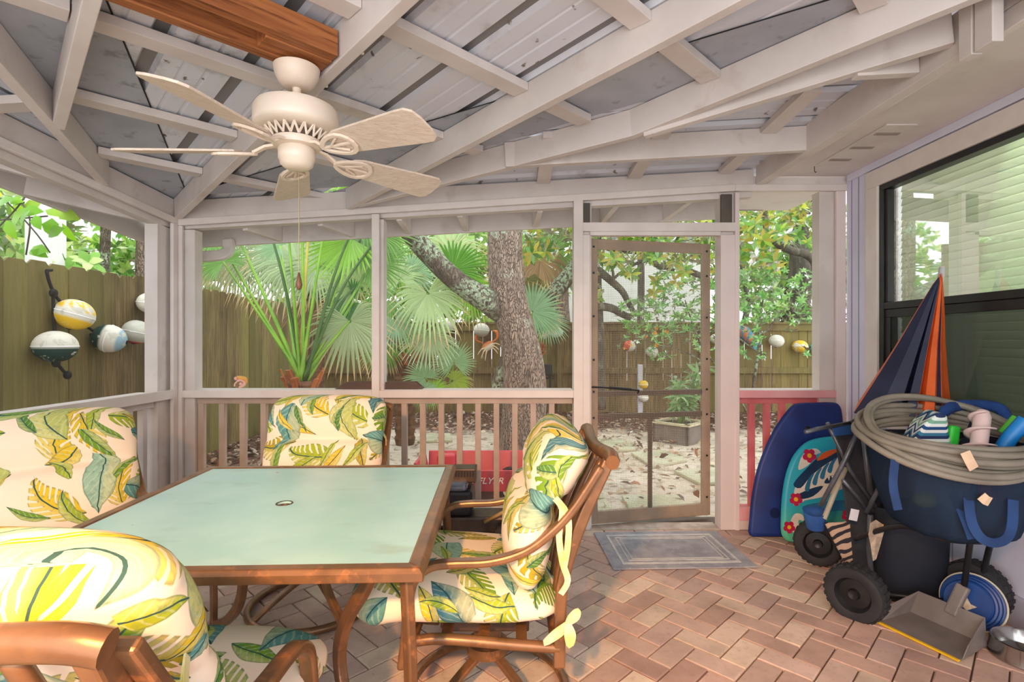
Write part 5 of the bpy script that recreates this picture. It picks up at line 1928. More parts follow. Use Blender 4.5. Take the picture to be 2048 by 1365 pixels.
# skirt hem points (photo columns) with fold depth, front side left to right, then round the back
hem = [(1716, 806, 2.70), (1708, 826, 2.60), (1752, 838, 2.50), (1792, 838, 2.47), (1798, 836, 2.52), (1808, 838, 2.46), (1830, 842, 2.44), (1826, 838, 2.50), (1846, 844, 2.42), (1868, 842, 2.41), (1872, 838, 2.46), (1884, 838, 2.44), (1892, 834, 2.50), (1904, 838, 2.54), (1900, 834, 2.66), (1850, 828, 2.80), (1780, 820, 2.86), (1730, 810, 2.80)]
own = ['o', 'n', 'n', 'n', 'n', 'n', 'o', 'o', 'o', 'o', 'n', 'o', 'o', 'n', 'n', 'o', 'n', 'o']
rows = 10
n = len(hem)
for fam, mt_ in (('o', orange), ('n', navy_u)):
    m = MB()
    for k in range(n):
        if own[k] != fam:
            continue
        h0, h1 = hem[k], hem[(k + 1) % n]
        base = len(m.v)
        for r_ in range(rows + 1):
            t_ = r_ / rows
            for hx in (h0, h1):
                hp = PX(*hx) - o_
                a_ = ap - o_
                q = a_ + (hp - a_) * t_
                # cloth sags slightly inward half way
                axp = a_ + (Vector((2.01, 2.70, hp.z)) - o_ - a_) * t_
                q = axp + (q - axp) * (0.93 + 0.07 * abs(2 * t_ - 1))
                if r_ == 0:
                    q = a_ + (q - a_) * 1.0 + Vector((0.012 * cos(2 * pi * k / n), 0.012 * sin(2 * pi * k / n), -0.005))
                m.v.append(tuple(q))
                m.c.append((1, 1, 1, 1))
        for r_ in range(rows):
            b_ = base + 2 * r_
            m.f.append((b_, b_ + 1, b_ + 3, b_ + 2))
    m.build('canopy_cloth', mt_, um, smooth=False, solid=0.003, weld=True)
# orange tail of the furled canopy hanging lower, seen through the hose coil
m = MB()
m.bar([PX(1842, 838, 2.50) - o_, PX(1836, 880, 2.48) - o_, PX(1832, 900, 2.47) - o_], 0.10, 0.02, (0, 1, 0))
m.build('canopy_tail', orange, um, bevel=0.004)

# ---------------- dustpan
A, B = GX(1756, 1246), GX(1920, 1325)
e = (B - A)
Lp = e.length
dp = empty('dustpan', A, atan2(e.y, e.x))
tag(dp, 'grey lobby dustpan with a yellow front lip lying on the bricks', 'dustpan')
gp = pm('grey_dustpan_plastic', S(128, 120, 116), S(112, 104, 100), 6, 0.55)
m = MB()      # local x along lip, y backwards
D, H_ = 0.21, 0.085
th = 0.005


def slab(a, b, c, d, nrm):
    nn = Vector(nrm).normalized() * th
    vs = [Vector(q) for q in (a, b, c, d)]
    m.add(vs + [q + nn for q in vs], [(3, 2, 1, 0), (4, 5, 6, 7), (0, 1, 5, 4), (1, 2, 6, 5), (2, 3, 7, 6), (3, 0, 4, 7)])


slab((0, 0.0, 0.004), (Lp, 0.0, 0.004), (Lp - 0.01, D, 0.012), (0.01, D, 0.012), (0, 0, 1))
slab((0.01, D, 0.012), (Lp - 0.01, D, 0.012), (Lp - 0.03, D + 0.03, H_ + 0.03), (0.03, D + 0.03, H_ + 0.03), (0, -1, 0))
slab((0, 0.02, 0.004), (0.01, D, 0.012), (0.03, D + 0.03, H_ + 0.03), (-0.006, 0.05, 0.06), (1, 0, 0))
slab((Lp, 0.02, 0.004), (Lp + 0.006, 0.05, 0.06), (Lp - 0.03, D + 0.03, H_ + 0.03), (Lp - 0.01, D, 0.012), (-1, 0, 0))
m.build('pan', gp, dp, bevel=0.002)
m = MB().box((Lp / 2, -0.004, 0.006), (Lp, 0.014, 0.008))
m.build('yellow_lip', yel, dp, bevel=0.002)
m = MB().bar(smoothpts([(Lp * 0.52, D + 0.02, 0.07), (Lp * 0.55, D + 0.045, 0.13), (Lp * 0.60, D + 0.07, 0.20)], 4), 0.05, 0.03, (0, 1, 0))
m.build('handle_socket', gp, dp, bevel=0.008)
hp1 = PX(1945, 1050, 2.30)
inv = Matrix.Rotation(-atan2(e.y, e.x), 3, 'Z')
q1 = inv @ (hp1 - A)
m = MB().tube([(Lp * 0.60, D + 0.07, 0.19), tuple(q1), tuple(q1 + Vector((0.0, 0.02, 0.18)))], 0.012, 10)
m.build('handle', black_plastic, dp, smooth=True)

# ---------------- blue tub lying against the wheel
bt = empty('blue_plastic_tub', (2.05, 2.35, 0.112))
tag(bt, 'round blue plastic tub with a pale rim, tipped against the wagon wheel', 'tub')
Mb = axisM((0, 0, 0), (0.80, 0.52, -0.26)) @ Matrix.Scale(0.92, 4)
bm_ = pm('blue_tub_plastic', S(18, 66, 136), S(14, 56, 118), 4, 0.4)
MB().lathe([(0.002, -0.040), (0.092, -0.040), (0.098, -0.034), (0.100, -0.018), (0.108, -0.016), (0.110, 0.0), (0.118, 0.002), (0.120, 0.018), (0.126, 0.02), (0.127, 0.034), (0.120, 0.036), (0.112, 0.006), (0.002, -0.03)], 40, Mb, cap=False).build('tub_body', bm_, bt, smooth=True, ang=30)
m = MB()
m.tube([Mb @ Vector((0.130 * cos(2 * pi * k / 40), 0.130 * sin(2 * pi * k / 40), 0.036)) for k in range(40)], 0.0045, 8, closed=True)
m.build('pale_rim', pm('pale_cream_rim', S(214, 208, 186), S(196, 190, 168), 4, 0.5), bt, smooth=True)
m = MB()
m.add([Mb @ Vector(q) for q in ((-0.03, -0.028, -0.0412), (0.028, -0.034, -0.0412), (0.036, 0.0, -0.0412), (0.012, 0.012, -0.0412), (-0.014, 0.006, -0.0412), (-0.034, 0.020, -0.0412))], [(0, 1, 2, 3, 4, 5)])
m.build('torn_sticker', pm('torn_paper_sticker', S(206, 188, 162), S(170, 150, 124), 40, 0.8), bt)

# ---------------- steel dog bowl
bw = MB().lathe([(0.115, 0.0), (0.118, 0.004), (0.108, 0.064), (0.110, 0.069), (0.106, 0.071), (0.100, 0.066), (0.085, 0.022), (0.002, 0.018)], 48, cap=False)
o = bw.build('steel_pet_bowl', steel, smooth=True, ang=40)
o.location = (2.07, 2.115, 0.002)
tag(o, 'shiny stainless steel pet bowl on the bricks at the lower right', 'bowl')

# ================================================================== YARD
def np_leaves(name, base, D, Nn, Ln, Wd, col, mat, parent=None, fold=0.12, bend=0.0):
    """many small folded leaves in one mesh: arrays of base points, directions, normals, lengths, widths, colours"""
    n = len(base)
    D = D / np.linalg.norm(D, axis=1, keepdims=True)
    S_ = np.cross(D, Nn)
    S_ /= np.maximum(np.linalg.norm(S_, axis=1, keepdims=True), 1e-6)
    Nn = np.cross(S_, D)
    Ln = Ln[:, None]
    Wd = Wd[:, None]
    v = np.empty((n, 6, 3))
    v[:, 0] = base
    v[:, 1] = base + D * Ln * 0.38 + S_ * Wd * 0.5 + Nn * Wd * fold
    v[:, 2] = base + D * Ln * 0.38 - S_ * Wd * 0.5 + Nn * Wd * fold
    v[:, 3] = base + D * Ln * 0.74 + S_ * Wd * 0.36 + Nn * (Wd * fold - Ln * bend * 0.4)
    v[:, 4] = base + D * Ln * 0.74 - S_ * Wd * 0.36 + Nn * (Wd * fold - Ln * bend * 0.4)
    v[:, 5] = base + D * Ln - Nn * Ln * bend
    fi = np.array([[0, 1, 2, 2], [0, 0, 0, 0]])
    faces = []
    b = np.arange(n) * 6
    tris = np.concatenate([np.stack([b, b + 1, b + 2], 1), np.stack([b + 3, b + 5, b + 4], 1)])
    quads = np.stack([b + 1, b + 3, b + 4, b + 2], 1)
    me = bpy.data.meshes.new(name)
    nt, nq = len(tris), len(quads)
    me.vertices.add(n * 6)
    me.vertices.foreach_set('co', v.ravel().astype(np.float32))
    loops = np.concatenate([tris.ravel(), quads.ravel()]).astype(np.int32)
    me.loops.add(len(loops))
    me.loops.foreach_set('vertex_index', loops)
    me.polygons.add(nt + nq)
    st_ = np.concatenate([np.arange(nt) * 3, nt * 3 + np.arange(nq) * 4]).astype(np.int32)
    me.polygons.foreach_set('loop_start', st_)
    at = me.color_attributes.new('Col', 'FLOAT_COLOR', 'POINT')
    at.data.foreach_set('color', np.repeat(col, 6, axis=0).astype(np.float32).ravel())
    me.update()
    me.validate()
    me.materials.append(mat)
    o = bpy.data.objects.new(name, me)
    C.objects.link(o)
    if parent:
        o.parent = parent
    return o


def rnd_unit(n, zbias=0.0):
    d = RNG.normal(size=(n, 3))
    d[:, 2] += zbias
    return d / np.linalg.norm(d, axis=1, keepdims=True)


def pal(n, cols, jit=0.18):
    c = np.array(cols)[RNG.integers(0, len(cols), n)]
    c = c.copy()
    c[:, :3] *= RNG.uniform(1 - jit, 1 + jit, (n, 1))
    return c


def whorls(name, cen, k, L_, W_, cols, mat, parent=None, bend=0.15, zb=0.6, spread=1.0):
    """rosettes of k leaves at each centre"""
    n = len(cen)
    ax = rnd_unit(n, zb)
    B, D, Nn = [], [], []
    ref = np.cross(ax, rnd_unit(n))
    ref /= np.linalg.norm(ref, axis=1, keepdims=True)
    bi = np.cross(ax, ref)
    for i in range(k):
        a = 2 * pi * i / k + RNG.uniform(-0.3, 0.3, (n, 1))
        d = ref * np.cos(a) + bi * np.sin(a)
        d = d * spread + ax * RNG.uniform(0.1, 0.7, (n, 1))
        B.append(cen)
        D.append(d)
        Nn.append(ax + 0.2 * rnd_unit(n))
    B, D, Nn = np.concatenate(B), np.concatenate(D), np.concatenate(Nn)
    m_ = len(B)
    return np_leaves(name, B, D, Nn, L_ * RNG.uniform(0.7, 1.2, m_), W_ * RNG.uniform(0.8, 1.2, m_), pal(m_, cols), mat, parent, bend=bend)


def blob(n, c, r, shell=0.55):
    d = rnd_unit(n)
    rad = RNG.uniform(shell, 1.0, (n, 1))
    return np.array(c) + d * rad * np.array(r)


def pxblob(n, u0, u1, v0, v1, Y_0, Y_1, keep=None):
    out = []
    while len(out) < n:
        u, v, y = random.uniform(u0, u1), random.uniform(v0, v1), random.uniform(Y_0, Y_1)
        if keep and not keep(u, v):
            continue
        p = PX(u, v, y)
        out.append((p.x, p.y, p.z))
    return np.array(out)


# ------------------------------------------------------------------ ground
g = NT('sandy_yard_ground')
v = g.coord('Object')
n1 = g.noise(v, 0.9, 4)
col = g.mix(g.step(n1, 0.35, 0.7), S(208, 196, 178), S(186, 172, 152))
col = g.mix(g.step(g.noise(v, 9, 5, 0.65), 0.52, 0.68), col, S(160, 140, 120))
sp = g.n('ShaderNodeSeparateXYZ')
g.L(v, sp.inputs[0])
wob = g.math('MULTIPLY', g.noise(v, 1.6, 3), 1.4)
bed = g.math('MAXIMUM', g.step(g.math('ADD', sp.outputs[1], wob), 8.3, 8.9), g.step(g.math('SUBTRACT', wob, sp.outputs[0]), 3.2, 3.7))
col = g.mix(bed, col, g.mix(g.noise(v, 12, 5), S(112, 84, 68), S(78, 60, 50)))
g.bump(g.noise(v, 22, 5), 0.5, 0.02)
m = MB()
m.add([(-25, Y0 + 0.12, GZ), (25, Y0 + 0.12, GZ), (25, 40, GZ), (-25, 40, GZ)], [(0, 1, 2, 3)])
m.add([(-25, -6, GZ), (XL - 0.11, -6, GZ), (XL - 0.11, Y0 + 0.12, GZ), (-25, Y0 + 0.12, GZ)], [(0, 1, 2, 3)])
gr = m.build('ground', g.fin(col, 0.95, spec=0.1))
tag(gr, kind='structure')
# leaf litter
N = 5200
x = RNG.uniform(-3.6, 6.5, N)
yy = 3.9 + 5.9 * RNG.uniform(0, 1, N) ** 0.75
keep = (RNG.uniform(0, 1, N) < np.where(yy > 7.6, 1.0, np.where((x > 0.4), 0.75, 0.22)))
x, yy = x[keep], yy[keep]
x2 = RNG.uniform(-3.6, -2.7, 900)
y2 = RNG.uniform(3.7, 9.5, 900)
x, yy = np.concatenate([x, x2]), np.concatenate([yy, y2])
n = len(x)
base = np.stack([x, yy, GZ + 0.012 + RNG.uniform(0, 0.03, n)], 1)
D = RNG.normal(size=(n, 3))
D[:, 2] *= 0.25
Nn = np.tile(np.array([0, 0, 1.0]), (n, 1)) + RNG.normal(size=(n, 3)) * 0.35
lit = np_leaves('leaf_litter', base, D, Nn, RNG.uniform(0.05, 0.15, n), RNG.uniform(0.025, 0.06, n),
                pal(n, [S(150, 104, 78), S(120, 80, 60), S(188, 146, 118), S(96, 68, 54), S(206, 182, 160), S(214, 200, 184)]), leafm, None, fold=0.3)
tag(lit, 'fallen brown leaves scattered over the sandy yard', 'leaves', kind='stuff')

# stepping stones
for px, lab in (([(1196, 876), (1262, 880), (1272, 897), (1200, 902)], 'farthest stepping stone, left of the grey planter'),
                ([(1262, 905), (1318, 896), (1375, 918), (1305, 932)], 'mossy stepping stone in front of the grey planter'),
                ([(1348, 940), (1440, 932), (1450, 962), (1400, 966)], 'stepping stone at the right of the screen door path'),
                ([(1243, 990), (1355, 988), (1392, 1028), (1268, 1034)], 'nearest stepping stone, just outside the screen door'),
                ([(1180, 985), (1205, 982), (1232, 1032), (1188, 1034)], 'stepping stone at the hinge side just outside the screen door'),
                ([(840, 868), (900, 866), (905, 880), (835, 882)], 'pale flat stone in the sand left of the tree trunk')):
    m = MB()
    q = [GX(u, v, GZ + 0.035) for u, v in px]
    m.prism([(p.x, p.y) for p in q], GZ + 0.0, GZ + 0.035)
    st_ = m.build('stepping_stone', pm('mossy_concrete', S(190, 186, 160), S(168, 166, 136), 3, 0.9, bump=0.3), bevel=0.008)
    tag(st_, lab, 'stone')


# ------------------------------------------------------------------ fences
def board(mb, M, w_, h, th, dog, col):
    d = dog
    mb.prism([(0, 0), (w_, 0), (w_, h - d), (w_ - d, h), (d, h), (0, h - d)], 0, th, M, col)


fl = empty('board_fence', (-3.7, 3, GZ))
tag(fl, 'tall dog-eared board fence hung with buoys, seen through the left screens', 'fence')
m = MB()
y = -0.5
while y < 9.95:
    w_ = 0.187
    k = random.uniform(0.62, 1.15) * (0.86 if y < 5.2 else 1.5)  # farther boards lightened in colour to counter the shade of the palms
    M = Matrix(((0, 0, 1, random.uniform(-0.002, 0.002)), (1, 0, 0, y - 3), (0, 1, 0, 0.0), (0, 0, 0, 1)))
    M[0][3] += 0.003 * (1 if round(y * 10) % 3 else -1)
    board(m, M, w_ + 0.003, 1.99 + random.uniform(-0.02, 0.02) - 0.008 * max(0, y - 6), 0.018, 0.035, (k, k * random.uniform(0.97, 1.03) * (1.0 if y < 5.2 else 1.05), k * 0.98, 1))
    y += w_
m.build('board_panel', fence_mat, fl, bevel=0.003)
for z in (0.35, 1.55):
    MB().box((-0.03, 1.7, z), (0.04, 10.4, 0.09)).build('fence_rail', fence_mat, fl)
fb = empty('board_fence', (2.5, 10.0, GZ))
tag(fb, 'long brown back fence with a cap rail and bright gaps between boards', 'fence')
m = MB()
x = -3.65
i = 0
while x < 10.5:
    w_ = 0.172
    k = random.uniform(0.85, 1.3)
    M = Matrix(((1, 0, 0, x - 2.5), (0, 0, 1, random.uniform(-0.004, 0.004)), (0, 1, 0, 0), (0, 0, 0, 1)))
    gap = random.choice((0.003, 0.012, 0.018)) if x > 1.0 else random.choice((0.002, 0.002, 0.01))
    board(m, M, w_ - gap, 1.66, 0.018, 0.0001, (k, k * 0.97, k * 0.9, 1))
    x += w_
    i += 1
m.build('board_panel', fence_mat, fb)
MB().box((0.9, -0.035, 0.80), (14.0, 0.05, 0.11)).build('fence_rail', fence_mat, fb)
MB().box((0.9, -0.03, 1.62), (14.0, 0.04, 0.13)).build('fence_rail', fence_mat, fb)
MB().box((0.9, 0.0, 1.70), (14.1, 0.16, 0.035)).build('cap_rail', fence_mat, fb)
for x in (-1.8, 0.9, 3.6, 6.3):
    MB().box((x - 2.5, -0.06, 0.85), (0.09, 0.07, 1.7)).build('fence_post', fence_mat, fb)


# ------------------------------------------------------------------ buoys
def buoy(c, r, axis, colf, label, group=None, seam=True):
    o = empty('fishing_buoy', c)
    tag(o, label, 'buoy', group)
    M = axisM((0, 0, 0), axis).to_3x3()
    MB().ell((0, 0, 0), r, M, 28, 18, colf).build('float', buoy_mat, o, smooth=True)
    M4 = axisM((0, 0, 0), axis)
    MB().lathe([(0.014, -r[2] * 1.05), (0.02, -r[2] * 0.97), (0.02, r[2] * 0.97), (0.014, r[2] * 1.05)], 10, M4).build('rope_eye', rope_dark, o)
    if seam:
        ring = [M4 @ Vector((r[0] * 1.005 * cos(2 * pi * k / 40), r[1] * 1.005 * sin(2 * pi * k / 40), 0)) for k in range(40)]
        MB().tube(ring, 0.0035, 6, closed=True).build('seam', buoy_mat, o)
    return o


W_, YL, DG, GRY, RD, LB, ORC, CREAM, SKY = S(226, 220, 206), S(232, 188, 40), S(28, 62, 54), S(196, 194, 180), S(196, 50, 44), S(150, 180, 196), S(222, 100, 70), S(232, 226, 210), S(90, 140, 170)
rb = random.Random(5)


def two(a, b, at=0.0, j=0.0):
    return lambda d: a if d.z + rb.uniform(-j, j) > at else b


def patches(a, b, s=3.0, th=0.2):
    ph = [rb.uniform(0, 6) for _ in range(3)]
    return lambda d: b if sin(d.x * s + ph[0]) + sin(d.y * s + ph[1]) + sin(d.z * s + ph[2]) > th else a


def onfence(u, v, off=0.14):
    Y = (3.7 - off) * FPX / (1024 - u)
    return PX(u, v, Y)


gB = 'buoys strung along the left fence'


def stripes(d):
    if d.z > 0.30:
        return patches(YL, W_, 5, 0.1)(d)
    return W_ if d.z > -0.22 else YL


buoy(onfence(149, 629), (0.142, 0.135, 0.122), (0.25, 0.2, 1), stripes, 'yellow and white striped buoy on the left fence, upper left of its string', gB)
buoy(onfence(111, 693), (0.145, 0.14, 0.122), (0.0, 0.0, 1), two(W_, DG, -0.05, 0.03), 'white buoy with a dark green lower half, lowest on the left fence', gB)
buoy(onfence(218, 677), (0.122, 0.122, 0.135), (-0.9, -0.35, 0.25), lambda d: DG if d.z > 0.25 + rb.uniform(-.1, .1) else (LB if d.z < -0.6 else W_), 'buoy half dark green and half flaking white on the left fence', gB)
buoy(onfence(273, 664), (0.122, 0.122, 0.112), (0.2, 0.1, 1), lambda d: RD if d.z < -0.8 else GRY, 'rough grey-white buoy next to the green and white one on the left fence', gB)
buoy(onfence(300, 606), (0.115, 0.115, 0.10), (0.1, 0, 1), lambda d: CREAM, 'smooth white buoy half hidden behind the corner post', gB)
rp = empty('buoy_rope', onfence(95, 545, 0.05))
tag(rp, 'dark knotted rope holding the buoys on the left fence', 'rope')
o_ = rp.location
for pts in ([(93, 541), (98, 562), (106, 582), (116, 598), (128, 610)], [(106, 584), (107, 620), (108, 648), (110, 668)], [(112, 722), (120, 734), (136, 752)], [(172, 652), (190, 664), (198, 668)], [(93, 541), (104, 540)], [(300, 630), (296, 640), (288, 650)]):
    MB().tube(smoothpts([onfence(u, v, 0.07) - o_ for u, v in pts], 4), 0.012, 8).build('rope', rope_dark, rp, smooth=True)
for (u, v) in ((107, 586), (112, 726), (135, 750)):
    MB().ell(onfence(u, v, 0.08) - o_, (0.03, 0.03, 0.035), None, 12, 8).build('knot', rope_dark, rp, smooth=True)

gC = 'buoys along the back fence'
BYF = 9.83
for (u, v, r, ax, cf, lab) in (
        (895, 651, (0.13, 0.13, 0.17), (0.5, 0, 0.6), two(W_, GRY, 0.1), 'pale buoy on the back fence behind the palm fronds'),
        (963, 660, (0.15, 0.15, 0.13), (0.1, 0, 1), lambda d: GRY, 'grey buoy half hidden by palm tips left of the tree trunk'),
        (880, 688, (0.13, 0.13, 0.11), (0, 0, 1), two(RD, W_, 0.05), 'red-topped white buoy on the back fence behind the palms'),
        (1087, 667, (0.105, 0.105, 0.10), (1, 0, 0.2), lambda d: SKY if d.z > 0.45 else W_, 'white buoy with a blue patch right of the tree trunk'),
        (1112, 665, (0.095, 0.095, 0.135), (1, 0, 0.1), lambda d: S(230, 228, 222), 'oval white buoy beside the blue-patched one'),
        (1259, 692, (0.105, 0.105, 0.11), (-1, 0, 0.3), two(ORC, W_, 0.1), 'orange and white buoy above the leaves in the door opening'),
        (1304, 704, (0.115, 0.115, 0.105), (0.1, 0, 1), patches(GRY, W_), 'grey-white buoy seen through the screen door, right of the white post'),
        (1432, 678, (0.11, 0.11, 0.10), (0.2, 0, 1), lambda d: W_, 'white buoy beside the open edge of the screen door'),
        (1553, 682, (0.135, 0.135, 0.118), (0.15, 0, 1), lambda d: CREAM, 'plain white buoy left of the yellow one on the back fence'),
        (1600, 693, (0.138, 0.138, 0.118), (0.1, 0, 1), patches(YL, W_, 6, 0.9), 'yellow buoy with pale blotches on the back fence at the right'),
        (1634, 697, (0.12, 0.12, 0.13), (-1, 0, 0.2), lambda d: S(100, 176, 156) if d.z > 0.72 else (S(70, 80, 70) if abs(d.z - 0.2) < 0.12 and sin(d.x * 14) > 0 else CREAM), 'white buoy with a teal end, rightmost on the back fence')):
    buoy(PX(u, v, BYF), r, ax, cf, lab, gC)
MB().tube([PX(790, 668, BYF), PX(800, 668, BYF)], 0.06, 12)

# crab and fish ornaments
cr = empty('crab_ornament', PX(976, 692, 9.88))
tag(cr, 'orange and white crab ornament on the back fence left of the tree trunk', 'ornament')
MB().ell((0, 0, 0), (0.13, 0.05, 0.085), Matrix.Rotation(radians(-30), 3, 'Y'), 18, 10, lambda d: S(236, 222, 196) if d.z < 0.2 else S(220, 130, 70)).build('shell', painted, cr, smooth=True)
m = MB()
for (u, v) in ((955, 710), (962, 718), (970, 722), (1000, 690), (998, 700), (996, 708)):
    p = PX(u, v, 9.86) - cr.location
    mid = p * 0.6 + Vector((0, -0.03, 0.04))
    m.tube(smoothpts([p * 0.25, mid, p], 3), [0.016] * 3 + [0.012] * 3 + [0.006], 6, col=S(232, 206, 170))
m.build('leg', painted, cr, smooth=True)
for pts in ([(965, 686), (952, 680), (955, 668), (966, 664)], [(985, 684), (994, 676), (993, 664), (986, 662)]):
    m = MB()
    m.tube(smoothpts([PX(u, v, 9.86) - cr.location for u, v in pts], 4), lerpl([0.015, 0.02, 0.032, 0.012], 13), 8, col=S(222, 120, 60))
    m.build('claw', painted, cr, smooth=True)
fs_ = empty('fish_ornament', PX(1497, 678, 9.86))
tag(fs_, 'teal and orange wooden fish ornament on the back fence, right bay', 'ornament')
m = MB()
cl = smoothpts([PX(u, v, 9.86) - fs_.location for u, v in ((1474, 652), (1486, 664), (1500, 678), (1508, 688))], 5)
m.tube(cl, lerpl([0.04, 0.13, 0.11, 0.035], len(cl)), 12)
n = len(m.v)
m.c = [S(216, 120, 70) if rb.random() < 0.3 else S(54, 136, 160) for _ in m.c]
m.build('fish_body', painted, fs_, smooth=True)
m = MB()
q = [PX(u, v, 9.86) - fs_.location for u, v in ((1506, 686), (1518, 684), (1514, 691), (1512, 703), (1504, 692))]
m.add(q, [tuple(range(5))], S(54, 150, 170))
m.build('tail_fin', painted, fs_, solid=0.02)

# white post with a stacked pair of buoys
wp = MB().box((0, 0, 0.47), (0.085, 0.06, 0.94))
o = wp.build('garden_post', pm('whitewashed_post', S(206, 208, 214), S(188, 190, 196), 6, 0.7), bevel=0.006)
p = PX(1280, 815, 9.4)
o.location = (p.x, 9.4, GZ)
tag(o, 'short white post standing by the back fence, seen through the screen door', 'post')
buoy(PX(1287, 769, 9.26), (0.082, 0.082, 0.075), (0, 0, 1), lambda d: YL, 'small yellow buoy hung on the white garden post', gC)
buoy(PX(1287, 795, 9.26), (0.09, 0.09, 0.085), (0.1, 0, 1), patches(W_, GRY), 'white buoy under the yellow one on the white garden post', gC)

# grill and white board by the fence
gp_ = PX(1086, 745, 9.5)
gl_ = empty('charcoal_grill', (gp_.x, 9.5, GZ))
tag(gl_, 'small black grill box on legs by the back fence right of the tree trunk', 'grill')
zt = gp_.z - GZ
MB().box((0, 0, zt + 0.05), (0.32, 0.26, 0.20)).build('fire_box', black_plastic, gl_, bevel=0.02)
MB().box((0.02, 0, zt - 0.10), (0.34, 0.30, 0.02)).build('shelf', black_plastic, gl_)
for sx in (-1, 1):
    for sy in (-1, 1):
        MB().box((sx * 0.13, sy * 0.10, (zt - 0.05) / 2), (0.025, 0.025, zt - 0.05)).build('leg', black_plastic, gl_)
m = MB().box(PX(1071, 708, 9.985), (0.20, 0.02, 0.24), Matrix.Rotation(radians(6), 3, 'Y'))
tag(m.build('white_plaque', pm('white_plaque_board', S(232, 234, 238), S(216, 218, 224), 4, 0.6), bevel=0.01), 'blank white plaque on the back fence just right of the tree trunk', 'plaque')

# ------------------------------------------------------------------ trees
tr_ = empty('yard_tree', GX(1048, 905, GZ))
tag(tr_, 'big scaly-barked tree with a lichen-patched limb, right behind the middle screen', 'tree')
o_ = tr_.location
TY = o_.y
kx = TY / FPX
pts = [(1046, 915), (1046, 850), (1050, 790), (1046, 725), (1034, 665), (1020, 610), (1013, 560), (1010, 500), (1010, 440), (1014, 360), (1016, 250), (1010, 120)]
rs = [50, 44, 44, 41, 37, 36, 36, 35, 34, 33, 31, 28]
cl = smoothpts([PX(u, v, TY) - o_ for u, v in pts], 4)
MB().tube(cl, lerpl([r * kx for r in rs], len(cl)), 28).build('trunk', bark, tr_, smooth=True)
cl = smoothpts([PX(u, v, TY - 0.08 * i) - o_ for i, (u, v) in enumerate([(1012, 622), (972, 600), (930, 574), (895, 546), (862, 512), (834, 482), (812, 452), (796, 410), (785, 340)])], 5)
MB().tube(cl, lerpl([32 * kx, 25 * kx, 21 * kx, 20 * kx, 20 * kx, 19 * kx, 18 * kx, 16 * kx, 14 * kx], len(cl)), 20).build('limb', bark_lichen, tr_, smooth=True)
cl = smoothpts([PX(u, v, TY + 0.22) - o_ for u, v in [(1022, 905), (1010, 850), (1002, 800), (1000, 765), (1008, 725), (1016, 700)]], 4)
MB().tube(cl, lerpl([20 * kx, 18 * kx, 17 * kx, 16 * kx, 12 * kx, 6 * kx], len(cl)), 16).build('side_stem', bark_lichen, tr_, smooth=True)
cen = blob(260, (0.4, 0.3, 5.3), (2.6, 2.2, 1.1))
whorls('crown_leaves', cen, 7, 0.16, 0.07, [S(92, 128, 52), S(70, 108, 44), S(120, 150, 60)], leafm, tr_)

lt = empty('leaning_tree', GX(1040, 850, GZ))
tag(lt, 'slender lichen-covered tree leaning right behind the big trunk', 'tree')
o_ = lt.location
LY = o_.y
pts = [(1040, 850), (1050, 740), (1062, 680), (1080, 628), (1104, 592), (1130, 560), (1160, 520), (1200, 450), (1230, 380)]
cl = smoothpts([PX(u, v, LY) - o_ for u, v in pts], 4)
MB().tube(cl, lerpl([16 * LY / FPX] * 4 + [17 * LY / FPX, 16 * LY / FPX, 14 * LY / FPX, 12 * LY / FPX, 10 * LY / FPX], len(cl)), 16).build('trunk', bark_lichen, lt, smooth=True)


def branch(par, o_, pts, Y, r0, r1, mat=bark_dark, name='branch', dy=0.0):
    P_ = [PX(u, v, Y + dy * i) - o_ for i, (u, v) in enumerate(pts)]
    cl = smoothpts(P_, 5)
    return MB().tube(cl, lerpl([r0, r1], len(cl)), 12).build(name, mat, par, smooth=True)


MAGC = [S(116, 166, 56), S(84, 130, 46), S(156, 192, 70), S(196, 204, 84), S(176, 164, 70), S(190, 172, 78), S(132, 178, 110)]
mg = empty('magnolia_tree', GX(1598, 818, GZ))
tag(mg, 'magnolia with a dark trunk and twisting limbs behind the right-hand bay', 'tree')
o_ = mg.location
MY = o_.y
branch(mg, o_, [(1598, 822), (1600, 740), (1602, 660), (1598, 580), (1600, 510), (1604, 430), (1606, 330), (1600, 200)], MY, 0.24, 0.15, name='trunk')
branch(mg, o_, [(1604, 600), (1618, 580), (1631, 548), (1630, 524), (1612, 508), (1580, 500), (1552, 484), (1536, 464), (1530, 430), (1520, 390)], MY - 0.5, 0.10, 0.055, dy=-0.03)
branch(mg, o_, [(1604, 420), (1590, 440), (1570, 456), (1545, 466)], MY - 0.4, 0.055, 0.04, dy=-0.05)
branch(mg, o_, [(1606, 470), (1625, 480), (1650, 462)], MY, 0.06, 0.04)
branch(mg, o_, [(1604, 440), (1612, 410), (1622, 390), (1636, 340)], MY - 0.3, 0.08, 0.05)
branch(mg, o_, [(1490, 640), (1496, 600), (1488, 560), (1480, 500)], MY - 0.2, 0.06, 0.04)


def magkeep(u, v):
    if v < 470:
        return True
    if v < 545:
        return random.random() < (0.75 if u > 1440 or u < 1230 else 0.6)
    return random.random() < 0.15


